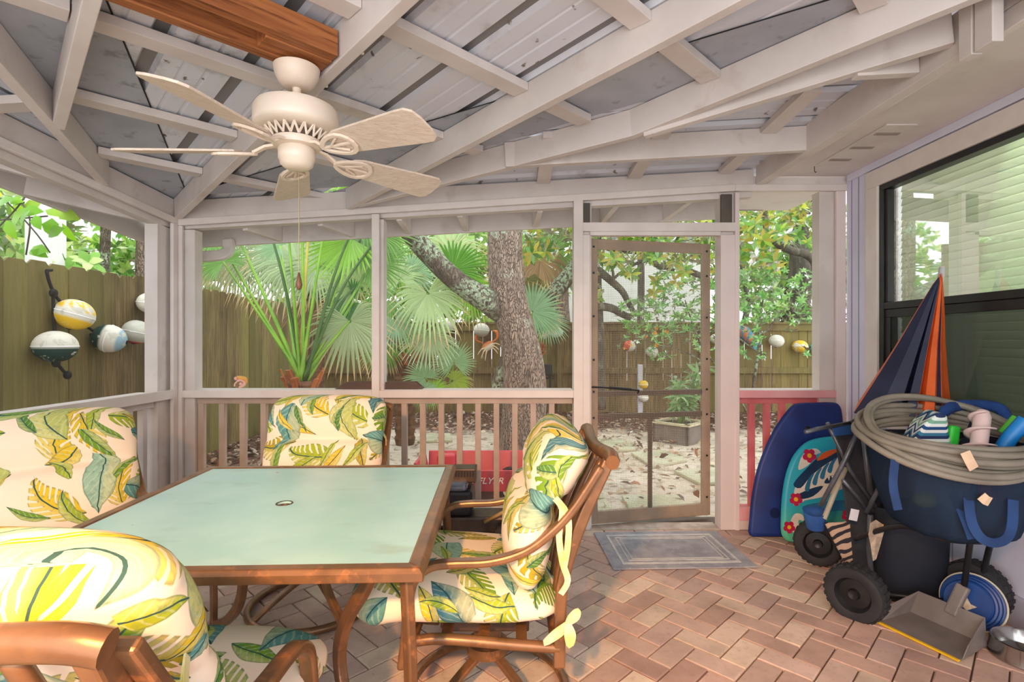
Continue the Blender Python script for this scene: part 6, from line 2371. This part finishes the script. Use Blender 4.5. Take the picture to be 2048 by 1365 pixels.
cen = pxblob(250, 1440, 1670, 388, 580, 6.8, MY + 0.8, lambda u, v: magkeep(u, v) and not (1560 < u < 1632 and v > 490))
whorls('magnolia_leaves', cen - np.array(mg.location), 9, 0.16, 0.056, MAGC, leafm, mg, bend=0.18)
b0 = GX(1226, 815, GZ)
m2 = empty('magnolia_tree', (PX(1192, 500, 8.8).x, 8.8, GZ))
tag(m2, 'magnolia with dark arching limbs seen through the upper screen door', 'tree')
o_ = m2.location
branch(m2, o_, [(1196, 818), (1194, 700), (1190, 600), (1188, 500), (1196, 400)], 8.8, 0.14, 0.11, name='trunk')
branch(m2, o_, [(1190, 482), (1228, 496), (1272, 500), (1298, 506), (1302, 518), (1318, 530), (1340, 534), (1370, 540), (1404, 552)], 8.6, 0.075, 0.05, dy=-0.02)
branch(m2, o_, [(1196, 540), (1220, 560), (1244, 582), (1256, 604), (1266, 622)], 8.5, 0.07, 0.04)
branch(m2, o_, [(1300, 520), (1270, 528), (1238, 548), (1224, 562)], 8.5, 0.028, 0.02)
branch(m2, o_, [(1190, 612), (1222, 616), (1244, 628), (1262, 636)], 8.6, 0.075, 0.05)
branch(m2, o_, [(1218, 520), (1226, 545), (1226, 566)], 8.4, 0.025, 0.02)
cen = pxblob(330, 1055, 1445, 392, 600, 6.6, 9.2, lambda u, v: magkeep(u, v) and (u > 1150 or v < 520))
whorls('magnolia_leaves', cen - np.array(m2.location), 9, 0.16, 0.056, MAGC, leafm, m2, bend=0.18)

# azalea-like shrub with fine light green whorls
az = empty('flowering_shrub', GX(1502, 842, GZ))
tag(az, 'open shrub with fine light green leaves and thin stems before the back fence', 'shrub')
o_ = az.location
AY = o_.y
branch(az, o_, [(1502, 842), (1506, 780), (1514, 720), (1520, 690), (1518, 650), (1526, 600)], AY, 0.030, 0.014, bark_lichen, 'stem')
branch(az, o_, [(1516, 704), (1495, 690), (1478, 676), (1450, 650), (1410, 630)], AY, 0.016, 0.009, bark_lichen, 'stem', dy=-0.05)
branch(az, o_, [(1518, 668), (1536, 660), (1552, 636), (1580, 610), (1620, 596)], AY, 0.018, 0.009, bark_lichen, 'stem')
branch(az, o_, [(1502, 842), (1470, 780), (1430, 730), (1390, 660), (1370, 600)], AY, 0.018, 0.008, bark_lichen, 'stem', dy=-0.05)
branch(az, o_, [(1450, 760), (1400, 720), (1360, 700), (1320, 690), (1290, 680)], AY, 0.012, 0.006, bark_lichen, 'stem', dy=-0.05)


def azkeep(u, v):
    k = (u - 1230) / 400
    if v > 720:
        return False
    d = min(abs(v - 610) / 70, 2)
    if u < 1310 and v < 600:
        return False
    if 1310 < u < 1345 and 655 < v < 700:
        return random.random() < 0.5
    if 1530 < u and v > 645:
        return random.random() < 0.08
    if v > 665:
        return random.random() < 0.28
    return random.random() < math.exp(-d * d * 0.7)


cen = pxblob(520, 1238, 1640, 540, 722, AY - 1.0, AY + 0.7, azkeep)
whorls('shrub_leaves', cen - np.array(az.location), 7, 0.095, 0.034, [S(150, 206, 118), S(122, 184, 98), S(176, 222, 146), S(106, 166, 92)], leafm, az, bend=0.15, zb=1.2)
bl_ = pxblob(10, 1240, 1380, 650, 700, AY - 0.8, AY)
whorls('orange_blossom', bl_ - np.array(az.location), 5, 0.05, 0.035, [S(236, 176, 70), S(226, 140, 60)], leafm, az)

# planter with a leafy plant
pc = GX(1376, 893, GZ)
pl = empty('square_planter', (pc.x, pc.y + 0.36, GZ), radians(45))
tag(pl, 'low grey square planter holding a leafy plant, set corner-on on the leaf litter', 'planter')
hw = 0.255
m = MB()
for k in range(4):
    R = Matrix.Rotation(k * pi / 2, 3, 'Z')
    m.box(R @ Vector((0, -hw + 0.02, 0.125)), (2 * hw, 0.04, 0.25), R)
m.box((0, 0, 0.10), (2 * hw - 0.06, 2 * hw - 0.06, 0.2))
m.build('planter_box', pm('grey_stained_planter', S(124, 116, 106), S(108, 100, 92), 6, 0.8), pl, bevel=0.004)
m = MB()
for k in range(4):
    R = Matrix.Rotation(k * pi / 2, 3, 'Z')
    m.box(R @ Vector((0, -hw + 0.01, 0.262)), (2 * hw + 0.06, 0.075, 0.025), R)
m.build('planter_rim', pm('weathered_pale_rim', S(206, 196, 164), S(180, 168, 132), 10, 0.8), pl)
pp = empty('leafy_plant', (pl.location.x, pl.location.y, GZ + 0.2))
tag(pp, 'grey-green plant with long narrow leaves growing in the grey planter', 'plant')
o_ = pp.location
m = MB()
tips = []
for k in range(11):
    t_ = PX(random.uniform(1325, 1440), random.uniform(728, 800), o_.y + random.uniform(-0.25, 0.25)) - o_
    m.tube(smoothpts([(t_.x * 0.1, t_.y * 0.1, 0), t_ * 0.55, t_], 4), 0.008, 6)
    for q in (0.45, 0.62, 0.80, 1.0):
        tips.append(tuple(t_ * q))
m.build('stem', pm('green_stem', S(120, 160, 84), S(100, 140, 70), 8, 0.6), pp, smooth=True)
whorls('plant_leaves', np.array(tips), 7, 0.20, 0.042, [S(130, 170, 116), S(106, 150, 98), S(150, 186, 134)], leafm, pp, bend=0.3, zb=1.5)

# ------------------------------------------------------------------ fan palms


def fan_leaf(m, o, e, nrm, R, nseg, spread, droop, cA, cB, cT, tipat=0.8, join=0.52):
    o, e, nrm = Vector(o), Vector(e).normalized(), Vector(nrm)
    nrm = (nrm - e * nrm.dot(e)).normalized()
    s = e.cross(nrm)
    g_ = Vector((0, 0, -1))
    da = spread / nseg
    for i in range(nseg):
        a = -spread / 2 + (i + 0.5) * da + random.uniform(-0.1, 0.1) * da
        d = e * cos(a) + s * sin(a)
        sd = s * cos(a) - e * sin(a)
        L_ = R * (0.80 + 0.2 * cos(a * 0.8)) * random.uniform(0.92, 1.05)
        k = random.uniform(0.85, 1.12)
        dr_ = droop * random.uniform(0.7, 1.3)
        cup = nrm * (0.10 * R * (1 - cos(a)))

        def row(f, w_, fold, c):
            q = o + d * (L_ * f) + cup * f
            if f > join * 0.6:
                q = q + g_ * (dr_ * R * ((f - join * 0.6) / (1 - join * 0.6)) ** 2)
            hw = sd * (w_ / 2)
            return [q - hw, q + nrm * (w_ * fold), q + hw], [c] * 3
        cc = lambda c: (c[0] * k, c[1] * k, c[2] * k, 1)
        wj = 2 * L_ * join * math.tan(da / 2) * 1.05
        rows = [row(0.04, 2 * L_ * 0.04 * math.tan(da / 2), 0.3, cc(cB)), row(join, wj, 0.28, cc(cA)), row(0.78, wj * 0.62, 0.25, cc(cA)), row(0.90, wj * 0.34, 0.2, cc(cT)), ]
        n0 = len(m.v)
        for vs, cs in rows:
            m.v.extend([tuple(p) for p in vs])
            m.c.extend(cs)
        tip = o + d * L_ + cup + g_ * (dr_ * R * 1.0)
        m.v.append(tuple(tip))
        m.c.append(cc(cT))
        for r_ in range(3):
            b = n0 + 3 * r_
            m.f.append((b, b + 1, b + 4, b + 3))
            m.f.append((b + 1, b + 2, b + 5, b + 4))
        b = n0 + 9
        m.f.append((b, b + 1, b + 3))
        m.f.append((b + 1, b + 2, b + 3))


GR, PALE, BLU, LIME, YG, TAN, GREY = S(122, 168, 84), S(190, 214, 156), S(152, 190, 146), S(150, 202, 70), S(156, 182, 66), S(222, 190, 146), S(172, 192, 146)
DEAD = S(176, 140, 106)


def palm(heart, label, fronds, trunk_r, trunk_h, pet_col=None):
    o = empty('fan_palm', (heart.x, heart.y, GZ))
    tag(o, label, 'palm')
    o_ = o.location
    hz = heart.z - GZ
    if trunk_h:
        m = MB()
        N = 9
        for k in range(N):      # ringed, booted trunk
            z = hz * k / N
            m.lathe([(trunk_r * 1.0, z), (trunk_r * 1.16, z + hz / N * 0.7), (trunk_r * 0.98, z + hz / N)], 14, None, None)
        m.build('trunk', pm('palm_trunk_fibre', S(126, 90, 62), S(88, 64, 48), 14, 0.9, bump=0.6), o, smooth=False)
        m = MB()
        for k in range(16):
            a = random.uniform(0, 2 * pi)
            b = Vector((cos(a) * trunk_r * 0.7, sin(a) * trunk_r * 0.7, hz - 0.18 + random.uniform(0, 0.12)))
            t_ = b + Vector((cos(a) * 0.10, sin(a) * 0.10, random.uniform(0.12, 0.24)))
            m.bar([b, (b + t_) / 2, t_], 0.05, 0.014, (cos(a), sin(a), 0))
        m.build('leaf_boot', pm('orange_palm_boot', S(190, 116, 62), S(150, 88, 50), 9, 0.8), o, bevel=0.003)
    for (u, v, Y, R, ang, ty, dr_, cA, cT, pc_, tip) in fronds:
        hub = PX(u, v, Y) - o_
        h0 = Vector((random.uniform(-0.04, 0.04), random.uniform(-0.04, 0.04), hz))
        mid = (h0 + hub) / 2 + Vector((0, 0, 0.10 * (hub - h0).length))
        if pc_ == 'S':
            mid = (h0 + hub) / 2
        pts = smoothpts([h0, mid, hub], 8)
        m = MB().tube(pts, lerpl([0.030, 0.020, 0.014] if R > 0.29 and Y < 5.8 else [0.022, 0.013, 0.009], len(pts)), 8, flat=0.6)
        pmat = {'S': pm('bright_green_petiole', S(146, 196, 58), S(116, 166, 48), 3, 0.4), 'D': pm('dark_green_petiole', S(76, 112, 48), S(60, 92, 40), 3, 0.4),
                'Y': pm('yellow_petiole', S(218, 200, 92), S(196, 180, 78), 3, 0.45), 'B': pm('brown_petiole', S(176, 122, 78), S(150, 98, 62), 5, 0.6)}.get(pc_, None) or pm('bright_green_petiole', S(146, 196, 58))
        pt = m.build('petiole', pmat, o, smooth=True)
        if R <= 0:
            continue
        a = radians(ang)
        e = Vector((cos(a), ty, sin(a)))
        nr = Vector((0.15, -1.0, 0.45))
        m = MB()
        fan_leaf(m, hub, e, nr, R, 38, radians(285) if dr_ < 0.6 else radians(240), dr_, cA, cA, cT)
        m.build('leaf_fan', palmm, pt, weld='leaf', smooth=None)
    return o


def F(u, v, Y, R, ang, cA=GR, cT=None, ty=-0.2, dr_=0.25, p='S', tip=0.9):
    return (u, v, Y, R, ang, ty, dr_, cA, cT or cA, p, tip)


palm(PX(604, 762, 4.75), 'large fan palm just outside the left screen with tall bare green leaf stalks', [
    F(447, 524, 4.6, 0.30, 130, GR, TAN, 0.3), F(462, 440, 4.9, 0.42, 110, PALE, p='S'), F(526, 420, 4.9, 0.42, 95, GR, p='D'), F(572, 410, 5.0, 0.4, 90, GR, p='S'), F(432, 470, 4.7, 0.35, 130, GR, p='S'),
    F(604, 410, 4.8, 0.4, 90, LIME, p='S'), F(622, 405, 4.9, 0.4, 85, PALE, p='Y'), F(656, 410, 5.0, 0.42, 80, LIME, p='S'), F(722, 420, 5.0, 0.45, 60, GR, p='D'),
    F(699, 642, 5.0, 0.50, -75, GREY, TAN, -0.25, 0.25, 'S'), F(722, 562, 5.5, 0.50, 120, PALE, None, 0.0, 0.1, 'D'), F(706, 604, 5.4, 0.42, 205, S(88, 144, 84), TAN, 0.1, 0.2, 'S'),
    F(704, 478, 5.3, 0.62, 184, LIME, None, 0.1, 0.05, 'S'), F(722, 478, 5.4, 0.36, -80, BLU, None, -0.3, 0.2, 'D'), F(745, 528, 5.3, 0.40, 20, GR, None, 0.2, 0.2, 'S'),
    F(560, 492, 5.6, 0.30, 160, BLU, None, 0.2, 0.1, 'S'), F(760, 470, 5.2, 0.4, 40, GR, None, 0.1, 0.2, 'D')], 0.12, 1)
palm(PX(628, 535, 7.0), 'old fan palm with drooping grey-green and tan fronds above the end of the left fence', [
    F(596, 520, 6.6, 0.72, 165, GREY, TAN, -0.1, 0.42, 'D'), F(536, 500, 6.9, 0.62, 185, S(150, 170, 120), TAN, -0.1, 0.65, 'D'), F(480, 512, 7.2, 0.62, 200, S(140, 146, 104), DEAD, -0.1, 0.7, 'B'),
    F(632, 536, 6.5, 0.50, -160, GREY, TAN, -0.2, 0.4, 'D'), F(660, 520, 6.8, 0.7, -30, GR, TAN, -0.2, 0.5, 'D'), F(640, 600, 6.8, 0.55, -85, S(150, 130, 96), DEAD, -0.1, 0.6, 'B'),
    F(690, 500, 7.4, 0.8, 20, PALE, TAN, 0.0, 0.35, 'S'), F(570, 480, 7.6, 0.8, 130, GR, TAN, 0.0, 0.35, 'S'), F(440, 500, 7.8, 0.6, 200, S(160, 160, 110), DEAD, -0.1, 0.7, 'B')], 0.13, 1)
palm(PX(810, 712, 6.9), 'fan palm with wide drooping fronds behind the second screen, left of the tree', [
    F(856, 586, 6.3, 0.56, -72, PALE, TAN, -0.35, 0.35, 'S'), F(790, 640, 6.2, 0.36, -60, BLU, TAN, -0.4, 0.3, 'S'), F(858, 668, 6.3, 0.44, -88, GREY, S(200, 216, 190), -0.6, 0.25, 'S'),
    F(798, 560, 6.9, 0.45, 110, PALE, TAN, 0.1, 0.3, 'S'), F(822, 550, 7.0, 0.45, 60, BLU, TAN, 0.1, 0.3, 'S'), F(905, 540, 7.4, 0.62, 42, S(92, 150, 44), TAN, 0.05, 0.15, 'S'),
    F(936, 574, 7.8, 0.50, -75, LIME, TAN, -0.1, 0.35, 'S'), F(770, 520, 7.2, 0.55, 100, GR, TAN, 0.1, 0.3, 'S'), F(776, 600, 6.5, 0.4, 190, GR, TAN, -0.2, 0.4, 'D'),
    F(900, 500, 8.2, 0.7, 90, PALE, TAN, 0.2, 0.4, 'S'), F(860, 690, 7.3, 0, 40, p='B'), F(770, 690, 6.6, 0.35, 230, GR, TAN, -0.3, 0.4, 'D')], 0.12, 1)
palm(PX(898, 800, 6.9), 'young fan palm with small upright fans in front of the back fence', [
    F(908, 727, 6.6, 0.34, 95, BLU, None, 0.0, 0.05, 'S'), F(850, 756, 6.5, 0.30, 140, BLU, None, -0.1, 0.15, 'S'), F(908, 762, 6.6, 0.28, 5, YG, TAN, -0.2, 0.3, 'S'),
    F(868, 782, 6.5, 0.24, 20, LIME, None, -0.2, 0.2, 'S'), F(850, 778, 6.4, 0.22, -60, BLU, None, -0.2, 0.3, 'S')], 0.05, 0)
palm(PX(1068, 700, 8.4), 'fan palm with blue-green fans and a dead tan skirt right of the tree trunk', [
    F(1064, 624, 8.0, 0.56, 62, BLU, TAN, 0.0, 0.1, 'S'), F(1092, 640, 8.1, 0.40, -15, BLU, None, 0.0, 0.25, 'S'), F(1080, 520, 8.6, 0.62, -70, DEAD, S(150, 112, 84), -0.1, 0.5, 'B'),
    F(1050, 560, 8.3, 0.5, -100, S(120, 120, 70), DEAD, -0.1, 0.5, 'B'), F(1100, 500, 8.8, 0.6, 60, GR, TAN, 0.1, 0.3, 'S')], 0.13, 1)

# ------------------------------------------------------------------ beyond the fences
FAR = [S(176, 216, 116), S(146, 198, 92), S(202, 230, 146), S(118, 172, 80), S(216, 232, 160)]
k = 0
FL = ['bushy green tree over the left fence nearest the house', 'bright green tree over the left fence behind the white post', 'green tree over the far end of the left fence', 'pale green tree behind the tall palm beyond the back corner',
      'bright tree behind the back fence left of the big trunk', 'bright tree behind the back fence straight behind the big trunk', 'green tree behind the back fence beyond the screen door', 'yellow-green tree behind the back fence at the right bay', 'green tree at the far right beyond the back fence', 'low pale bush behind the left fence under the taller trees']
for (x, y, z, rx, rz, n_) in ((-7.6, 5.2, 2.6, 1.5, 1.5, 420), (-8.6, 8.0, 2.9, 1.9, 1.9, 520), (-7.8, 11.5, 2.9, 2.0, 1.8, 520), (-4.6, 14.0, 3.1, 2.0, 2.2, 560), (-1.8, 13.6, 3.2, 1.9, 2.2, 560),
                             (0.2, 15.0, 3.6, 1.9, 2.2, 420), (3.6, 15.0, 5.4, 2.0, 1.2, 260), (7.0, 13.6, 3.4, 2.0, 2.2, 560), (10.4, 14.5, 3.2, 2.2, 2.4, 480), (-6.2, 7.0, 1.9, 1.0, 0.8, 260)):
    o = empty('background_tree', (x, y, GZ))
    tag(o, FL[k], 'tree', 'trees beyond the fences')
    MB().tube(smoothpts([(0, 0, 0), (0.1, 0.05, z * 0.5), (0.05, 0, z)], 4), 0.10, 10).build('trunk', bark_dark, o, smooth=True)
    cen = blob(n_, (0, 0, z), (rx, rx * 0.8, rz), 0.2)
    whorls('foliage', cen, 7, 0.24, 0.11, FAR, leafm, o, bend=0.15)
    k += 1
for (u, Y, r, lab) in ((212, 8.6, 0.085, 'lichen-spotted trunk over the left fence, left of the pair'), (285, 9.0, 0.10, 'brown trunk over the left fence, right of the pair'), (1126, 11.0, 0.16, 'dark trunk behind the leaning tree beyond the back fence')):
    b = PX(u, 700, Y)
    o = empty('slender_tree', (b.x, b.y, GZ))
    tag(o, lab, 'tree')
    MB().tube(smoothpts([(0, 0, 0), (0.04, 0, 1.2), (-0.03, 0, 2.4), (0.05, 0, 4.2)], 4), lerpl([r * 1.3, r, r * 0.9, r * 0.8], 13), 14).build('trunk', bark_lichen if u == 212 else bark, o, smooth=True)
    cen = blob(120, (0.0, 0, 4.2), (1.2, 1.0, 0.8), 0.2)
    whorls('foliage', cen, 7, 0.2, 0.09, FAR, leafm, o)
# vine at the left edge
vn = empty('leafy_vine', (-3.64, 3.6, 1.9))
tag(vn, 'vine with large bright green leaves over the left fence at the picture edge', 'vine')
o_ = vn.location
VY = 3.45
for pts in ([(-20, 470), (30, 420), (60, 380), (90, 340)], [(10, 400), (40, 430), (75, 470), (100, 505)], [(40, 400), (60, 440), (52, 510)], [(0, 440), (50, 436), (95, 432)]):
    MB().tube(smoothpts([PX(u, v, VY) - o_ for u, v in pts], 5), 0.005, 6).build('vine_stem', bark_dark, vn, smooth=True)
cen = np.array([tuple(PX(u, v, VY + random.uniform(-0.15, 0.15)) - o_) for u, v in ((6, 392), (18, 402), (30, 396), (20, 412), (52, 414), (60, 420), (44, 424), (90, 420), (104, 436), (124, 446), (12, 440), (24, 446), (70, 430), (0, 498), (100, 502), (130, 456), (60, 500), (112, 420), (84, 404), (110, 400))])
n = len(cen)
np_leaves('vine_leaves', cen, np.stack([RNG.uniform(-1, 1, n), RNG.uniform(-0.3, 0.3, n), RNG.uniform(-0.8, 0.2, n)], 1), np.stack([RNG.uniform(-0.5, 0.5, n), -np.ones(n), RNG.uniform(0, 0.8, n)], 1),
          RNG.uniform(0.10, 0.17, n), RNG.uniform(0.06, 0.10, n), pal(n, [S(140, 196, 40), S(120, 180, 36), S(164, 206, 60), S(206, 200, 60)]), leafm, vn, bend=0.15)
# neighbouring house and a white corner post beyond the left fence
nb = empty('neighbour_house', (3.2, 18.0, GZ))
tag(nb, 'white neighbouring house glimpsed through the leaves beyond the back fence', 'house')
hm = pm('white_house_siding', S(240, 238, 234), S(230, 228, 224), 3, 0.7)
MB().box((0, 1.5, 2.4), (7.0, 3.0, 4.8)).build('house_wall', hm, nb)
MB().prism([(-3.8, 4.8), (3.8, 4.8), (0, 6.3)], -0.3, 3.2, Matrix(((1, 0, 0, 0), (0, 0, 1, 0), (0, 1, 0, 0), (0, 0, 0, 1)))).build('house_roof', pm('grey_shingle', S(150, 146, 142), S(130, 126, 122), 8, 0.9), nb)
for x in (-2.0, 0.6, 2.4):
    w_ = MB().box((x, -0.02, 1.5), (0.9, 0.06, 1.1)).build('house_window', white_trim, nb)
    MB().box((x, -0.06, 1.5), (0.75, 0.02, 0.95)).build('window_pane', pm('dark_pane', S(120, 130, 140), S(100, 110, 120), 3, 0.1), w_)
pst = MB().box((0, 0, 1.7), (0.28, 0.28, 3.4)).build('white_column', hm, bevel=0.01)
q = PX(92, 480, 6.5)
pst.location = (q.x, q.y, GZ)
tag(pst, 'white square column standing beyond the left fence', 'column')

# ------------------------------------------------------------------ red wagon outside the railing
rw = empty('red_wagon', (-0.32, 4.66, GZ))
tag(rw, 'red plastic pull wagon with white lettering parked outside the railing', 'wagon')
redp = pm('red_wagon_plastic', S(204, 76, 92), S(190, 62, 80), 5, 0.4)
LW, DWg = 0.92, 0.48


def wall(a, b, h0, h1, th_, out):
    m = MB()
    a, b, out = Vector(a), Vector(b), Vector(out)
    vs = [a, b, b + out * 0.05 + Vector((0, 0, h1 - h0)), a + out * 0.05 + Vector((0, 0, h1 - h0))]
    vs += [p - out * th_ for p in vs]
    m.add(vs, [(0, 1, 2, 3), (7, 6, 5, 4), (0, 4, 5, 1), (1, 5, 6, 2), (2, 6, 7, 3), (3, 7, 4, 0)])
    return m


z0 = 0.09
x0, x1, y0, y1 = -LW / 2, LW / 2, -DWg / 2, DWg / 2
wall((x0, y0, z0), (x1, y0, z0), z0, z0 + 0.19, 0.025, (0, -1, 0)).build('side_panel', redp, rw, bevel=0.006)
wall((x1, y1, z0), (x0, y1, z0), z0, z0 + 0.24, 0.025, (0, 1, 0)).build('side_panel', redp, rw, bevel=0.006)
wall((x0, y1, z0), (x0, y0, z0), z0, z0 + 0.24, 0.025, (-1, 0, 0)).build('end_panel', redp, rw, bevel=0.006)
wall((x1, y0, z0), (x1, y1, z0), z0, z0 + 0.24, 0.025, (1, 0, 0)).build('end_panel', redp, rw, bevel=0.006)
MB().box((0, 0, z0 + 0.01), (LW - 0.03, DWg - 0.03, 0.02)).build('floor_pan', redp, rw)
MB().box((-0.28, y1 - 0.12, z0 + 0.19), (0.16, 0.10, 0.11)).build('seat_back', redp, rw, bevel=0.02)
for sx in (-1, 1):
    for sy in (-1, 1):
        wheel(rubber, None, 0.095, 0.05, 'wheel', rw, axisM((sx * 0.30, sy * 0.21, 0.095), (0, sy, 0)), white_trim)
fc = bpy.data.curves.new('wagon_lettering', 'FONT')
fc.body = 'RADIO FLYER'
fc.size = 0.082
fc.shear = 0.3
fc.extrude = 0.0015
fc.align_x = 'CENTER'
tmp = bpy.data.objects.new('wagon_lettering', fc)
C.objects.link(tmp)
dg = bpy.context.evaluated_depsgraph_get()
me = bpy.data.meshes.new_from_object(tmp.evaluated_get(dg))
bpy.data.objects.remove(tmp)
lt_ = bpy.data.objects.new('lettering', me)
me.name = 'lettering'
me.materials.append(pm('white_lettering', S(236, 232, 232), rough=0.5))
C.objects.link(lt_)
lt_.parent = rw
lt_.location = (0.0, y0 - 0.029, z0 + 0.075)
lt_.rotation_euler = (radians(90 + 14.7), 0, 0)
for (x, y, c, nm, lab) in ((-0.13, 0.10, S(60, 110, 200), 'blue_toy', 'small blue toy lying in the red wagon'),):
    o = MB().box((0, 0, 0.035), (0.10, 0.06, 0.05)).build(nm, pm('blue_toy_plastic', c, rough=0.4), bevel=0.012)
    o.location = (rw.location.x + x, rw.location.y + y, GZ + z0 + 0.02 + 0.09)
    o.location.z = GZ + z0 + 0.012
    tag(o, lab, 'toy')

# tray, figurine and downspout elbow outside the sill
p0, p1 = PX(673, 777, 3.66), PX(848, 777, 3.66)
ty = empty('wooden_tray', ((p0.x + p1.x) / 2, 3.66, SILL + 0.004))
tag(ty, 'dark brown wooden tray with chamfered ends resting on the outer sill', 'tray')
hw = (p1.x - p0.x) / 2
m = MB()
for s_ in (-1, 1):
    m.prism([(-hw, 0), (hw, 0), (hw - 0.055, 0.048), (-hw + 0.085, 0.048)], -0.006, 0.006, Matrix(((1, 0, 0, 0), (0, 0, 1, s_ * 0.035), (0, 1, 0, 0), (0, 0, 0, 1))))
m.box((0, 0, 0.006), (2 * hw - 0.02, 0.07, 0.012))
m.build('tray_body', brown_wood, ty, bevel=0.002)
fg = empty('figurine', PX(481, 777, 3.63))
fg.location.z = SILL + 0.0035
tag(fg, 'tiny pink figurine with golden hair bent over on the outer sill', 'figurine')
o_ = fg.location
skin = pm('pink_figurine_plastic', S(240, 186, 176), S(230, 170, 162), 10, 0.5)
pt = lambda u, v: PX(u, v, 3.63) - o_
m = MB().tube(smoothpts([pt(478, 775), pt(487, 771), pt(489, 764), pt(482, 760), pt(475, 762)], 4), lerpl([0.006, 0.009, 0.011, 0.010, 0.008], 17), 10)
m.ell(pt(472, 757), (0.013, 0.012, 0.013), None, 12, 8)
m.ell(pt(482, 768), (0.013, 0.011, 0.012), None, 12, 8)
m.tube(smoothpts([pt(476, 762), pt(470, 767), pt(469, 773)], 3), 0.005, 8)
m.build('figure_body', skin, fg, smooth=True)
m = MB().tube(smoothpts([pt(474, 754), pt(482, 756), pt(490, 758), pt(493, 766)], 4), lerpl([0.008, 0.014, 0.014, 0.007], 13), 10)
m.build('hair', pm('golden_hair', S(236, 178, 84), S(220, 156, 66), 20, 0.6), fg, smooth=True)
ds = empty('downspout', PX(375, 512, 3.9))
tag(ds, 'white gutter downspout elbow under the eave at the left corner', 'downspout')
o_ = ds.location
m = MB().bar(smoothpts([PX(456, 478, 4.0) - o_, PX(458, 496, 4.0) - o_, PX(452, 506, 3.98) - o_, PX(436, 511, 3.95) - o_, PX(400, 513, 3.88) - o_, PX(356, 514, 3.82) - o_], 5), 0.075, 0.055, (0, 1, 0))
m.build('elbow_pipe', white_paint, ds, bevel=0.012)
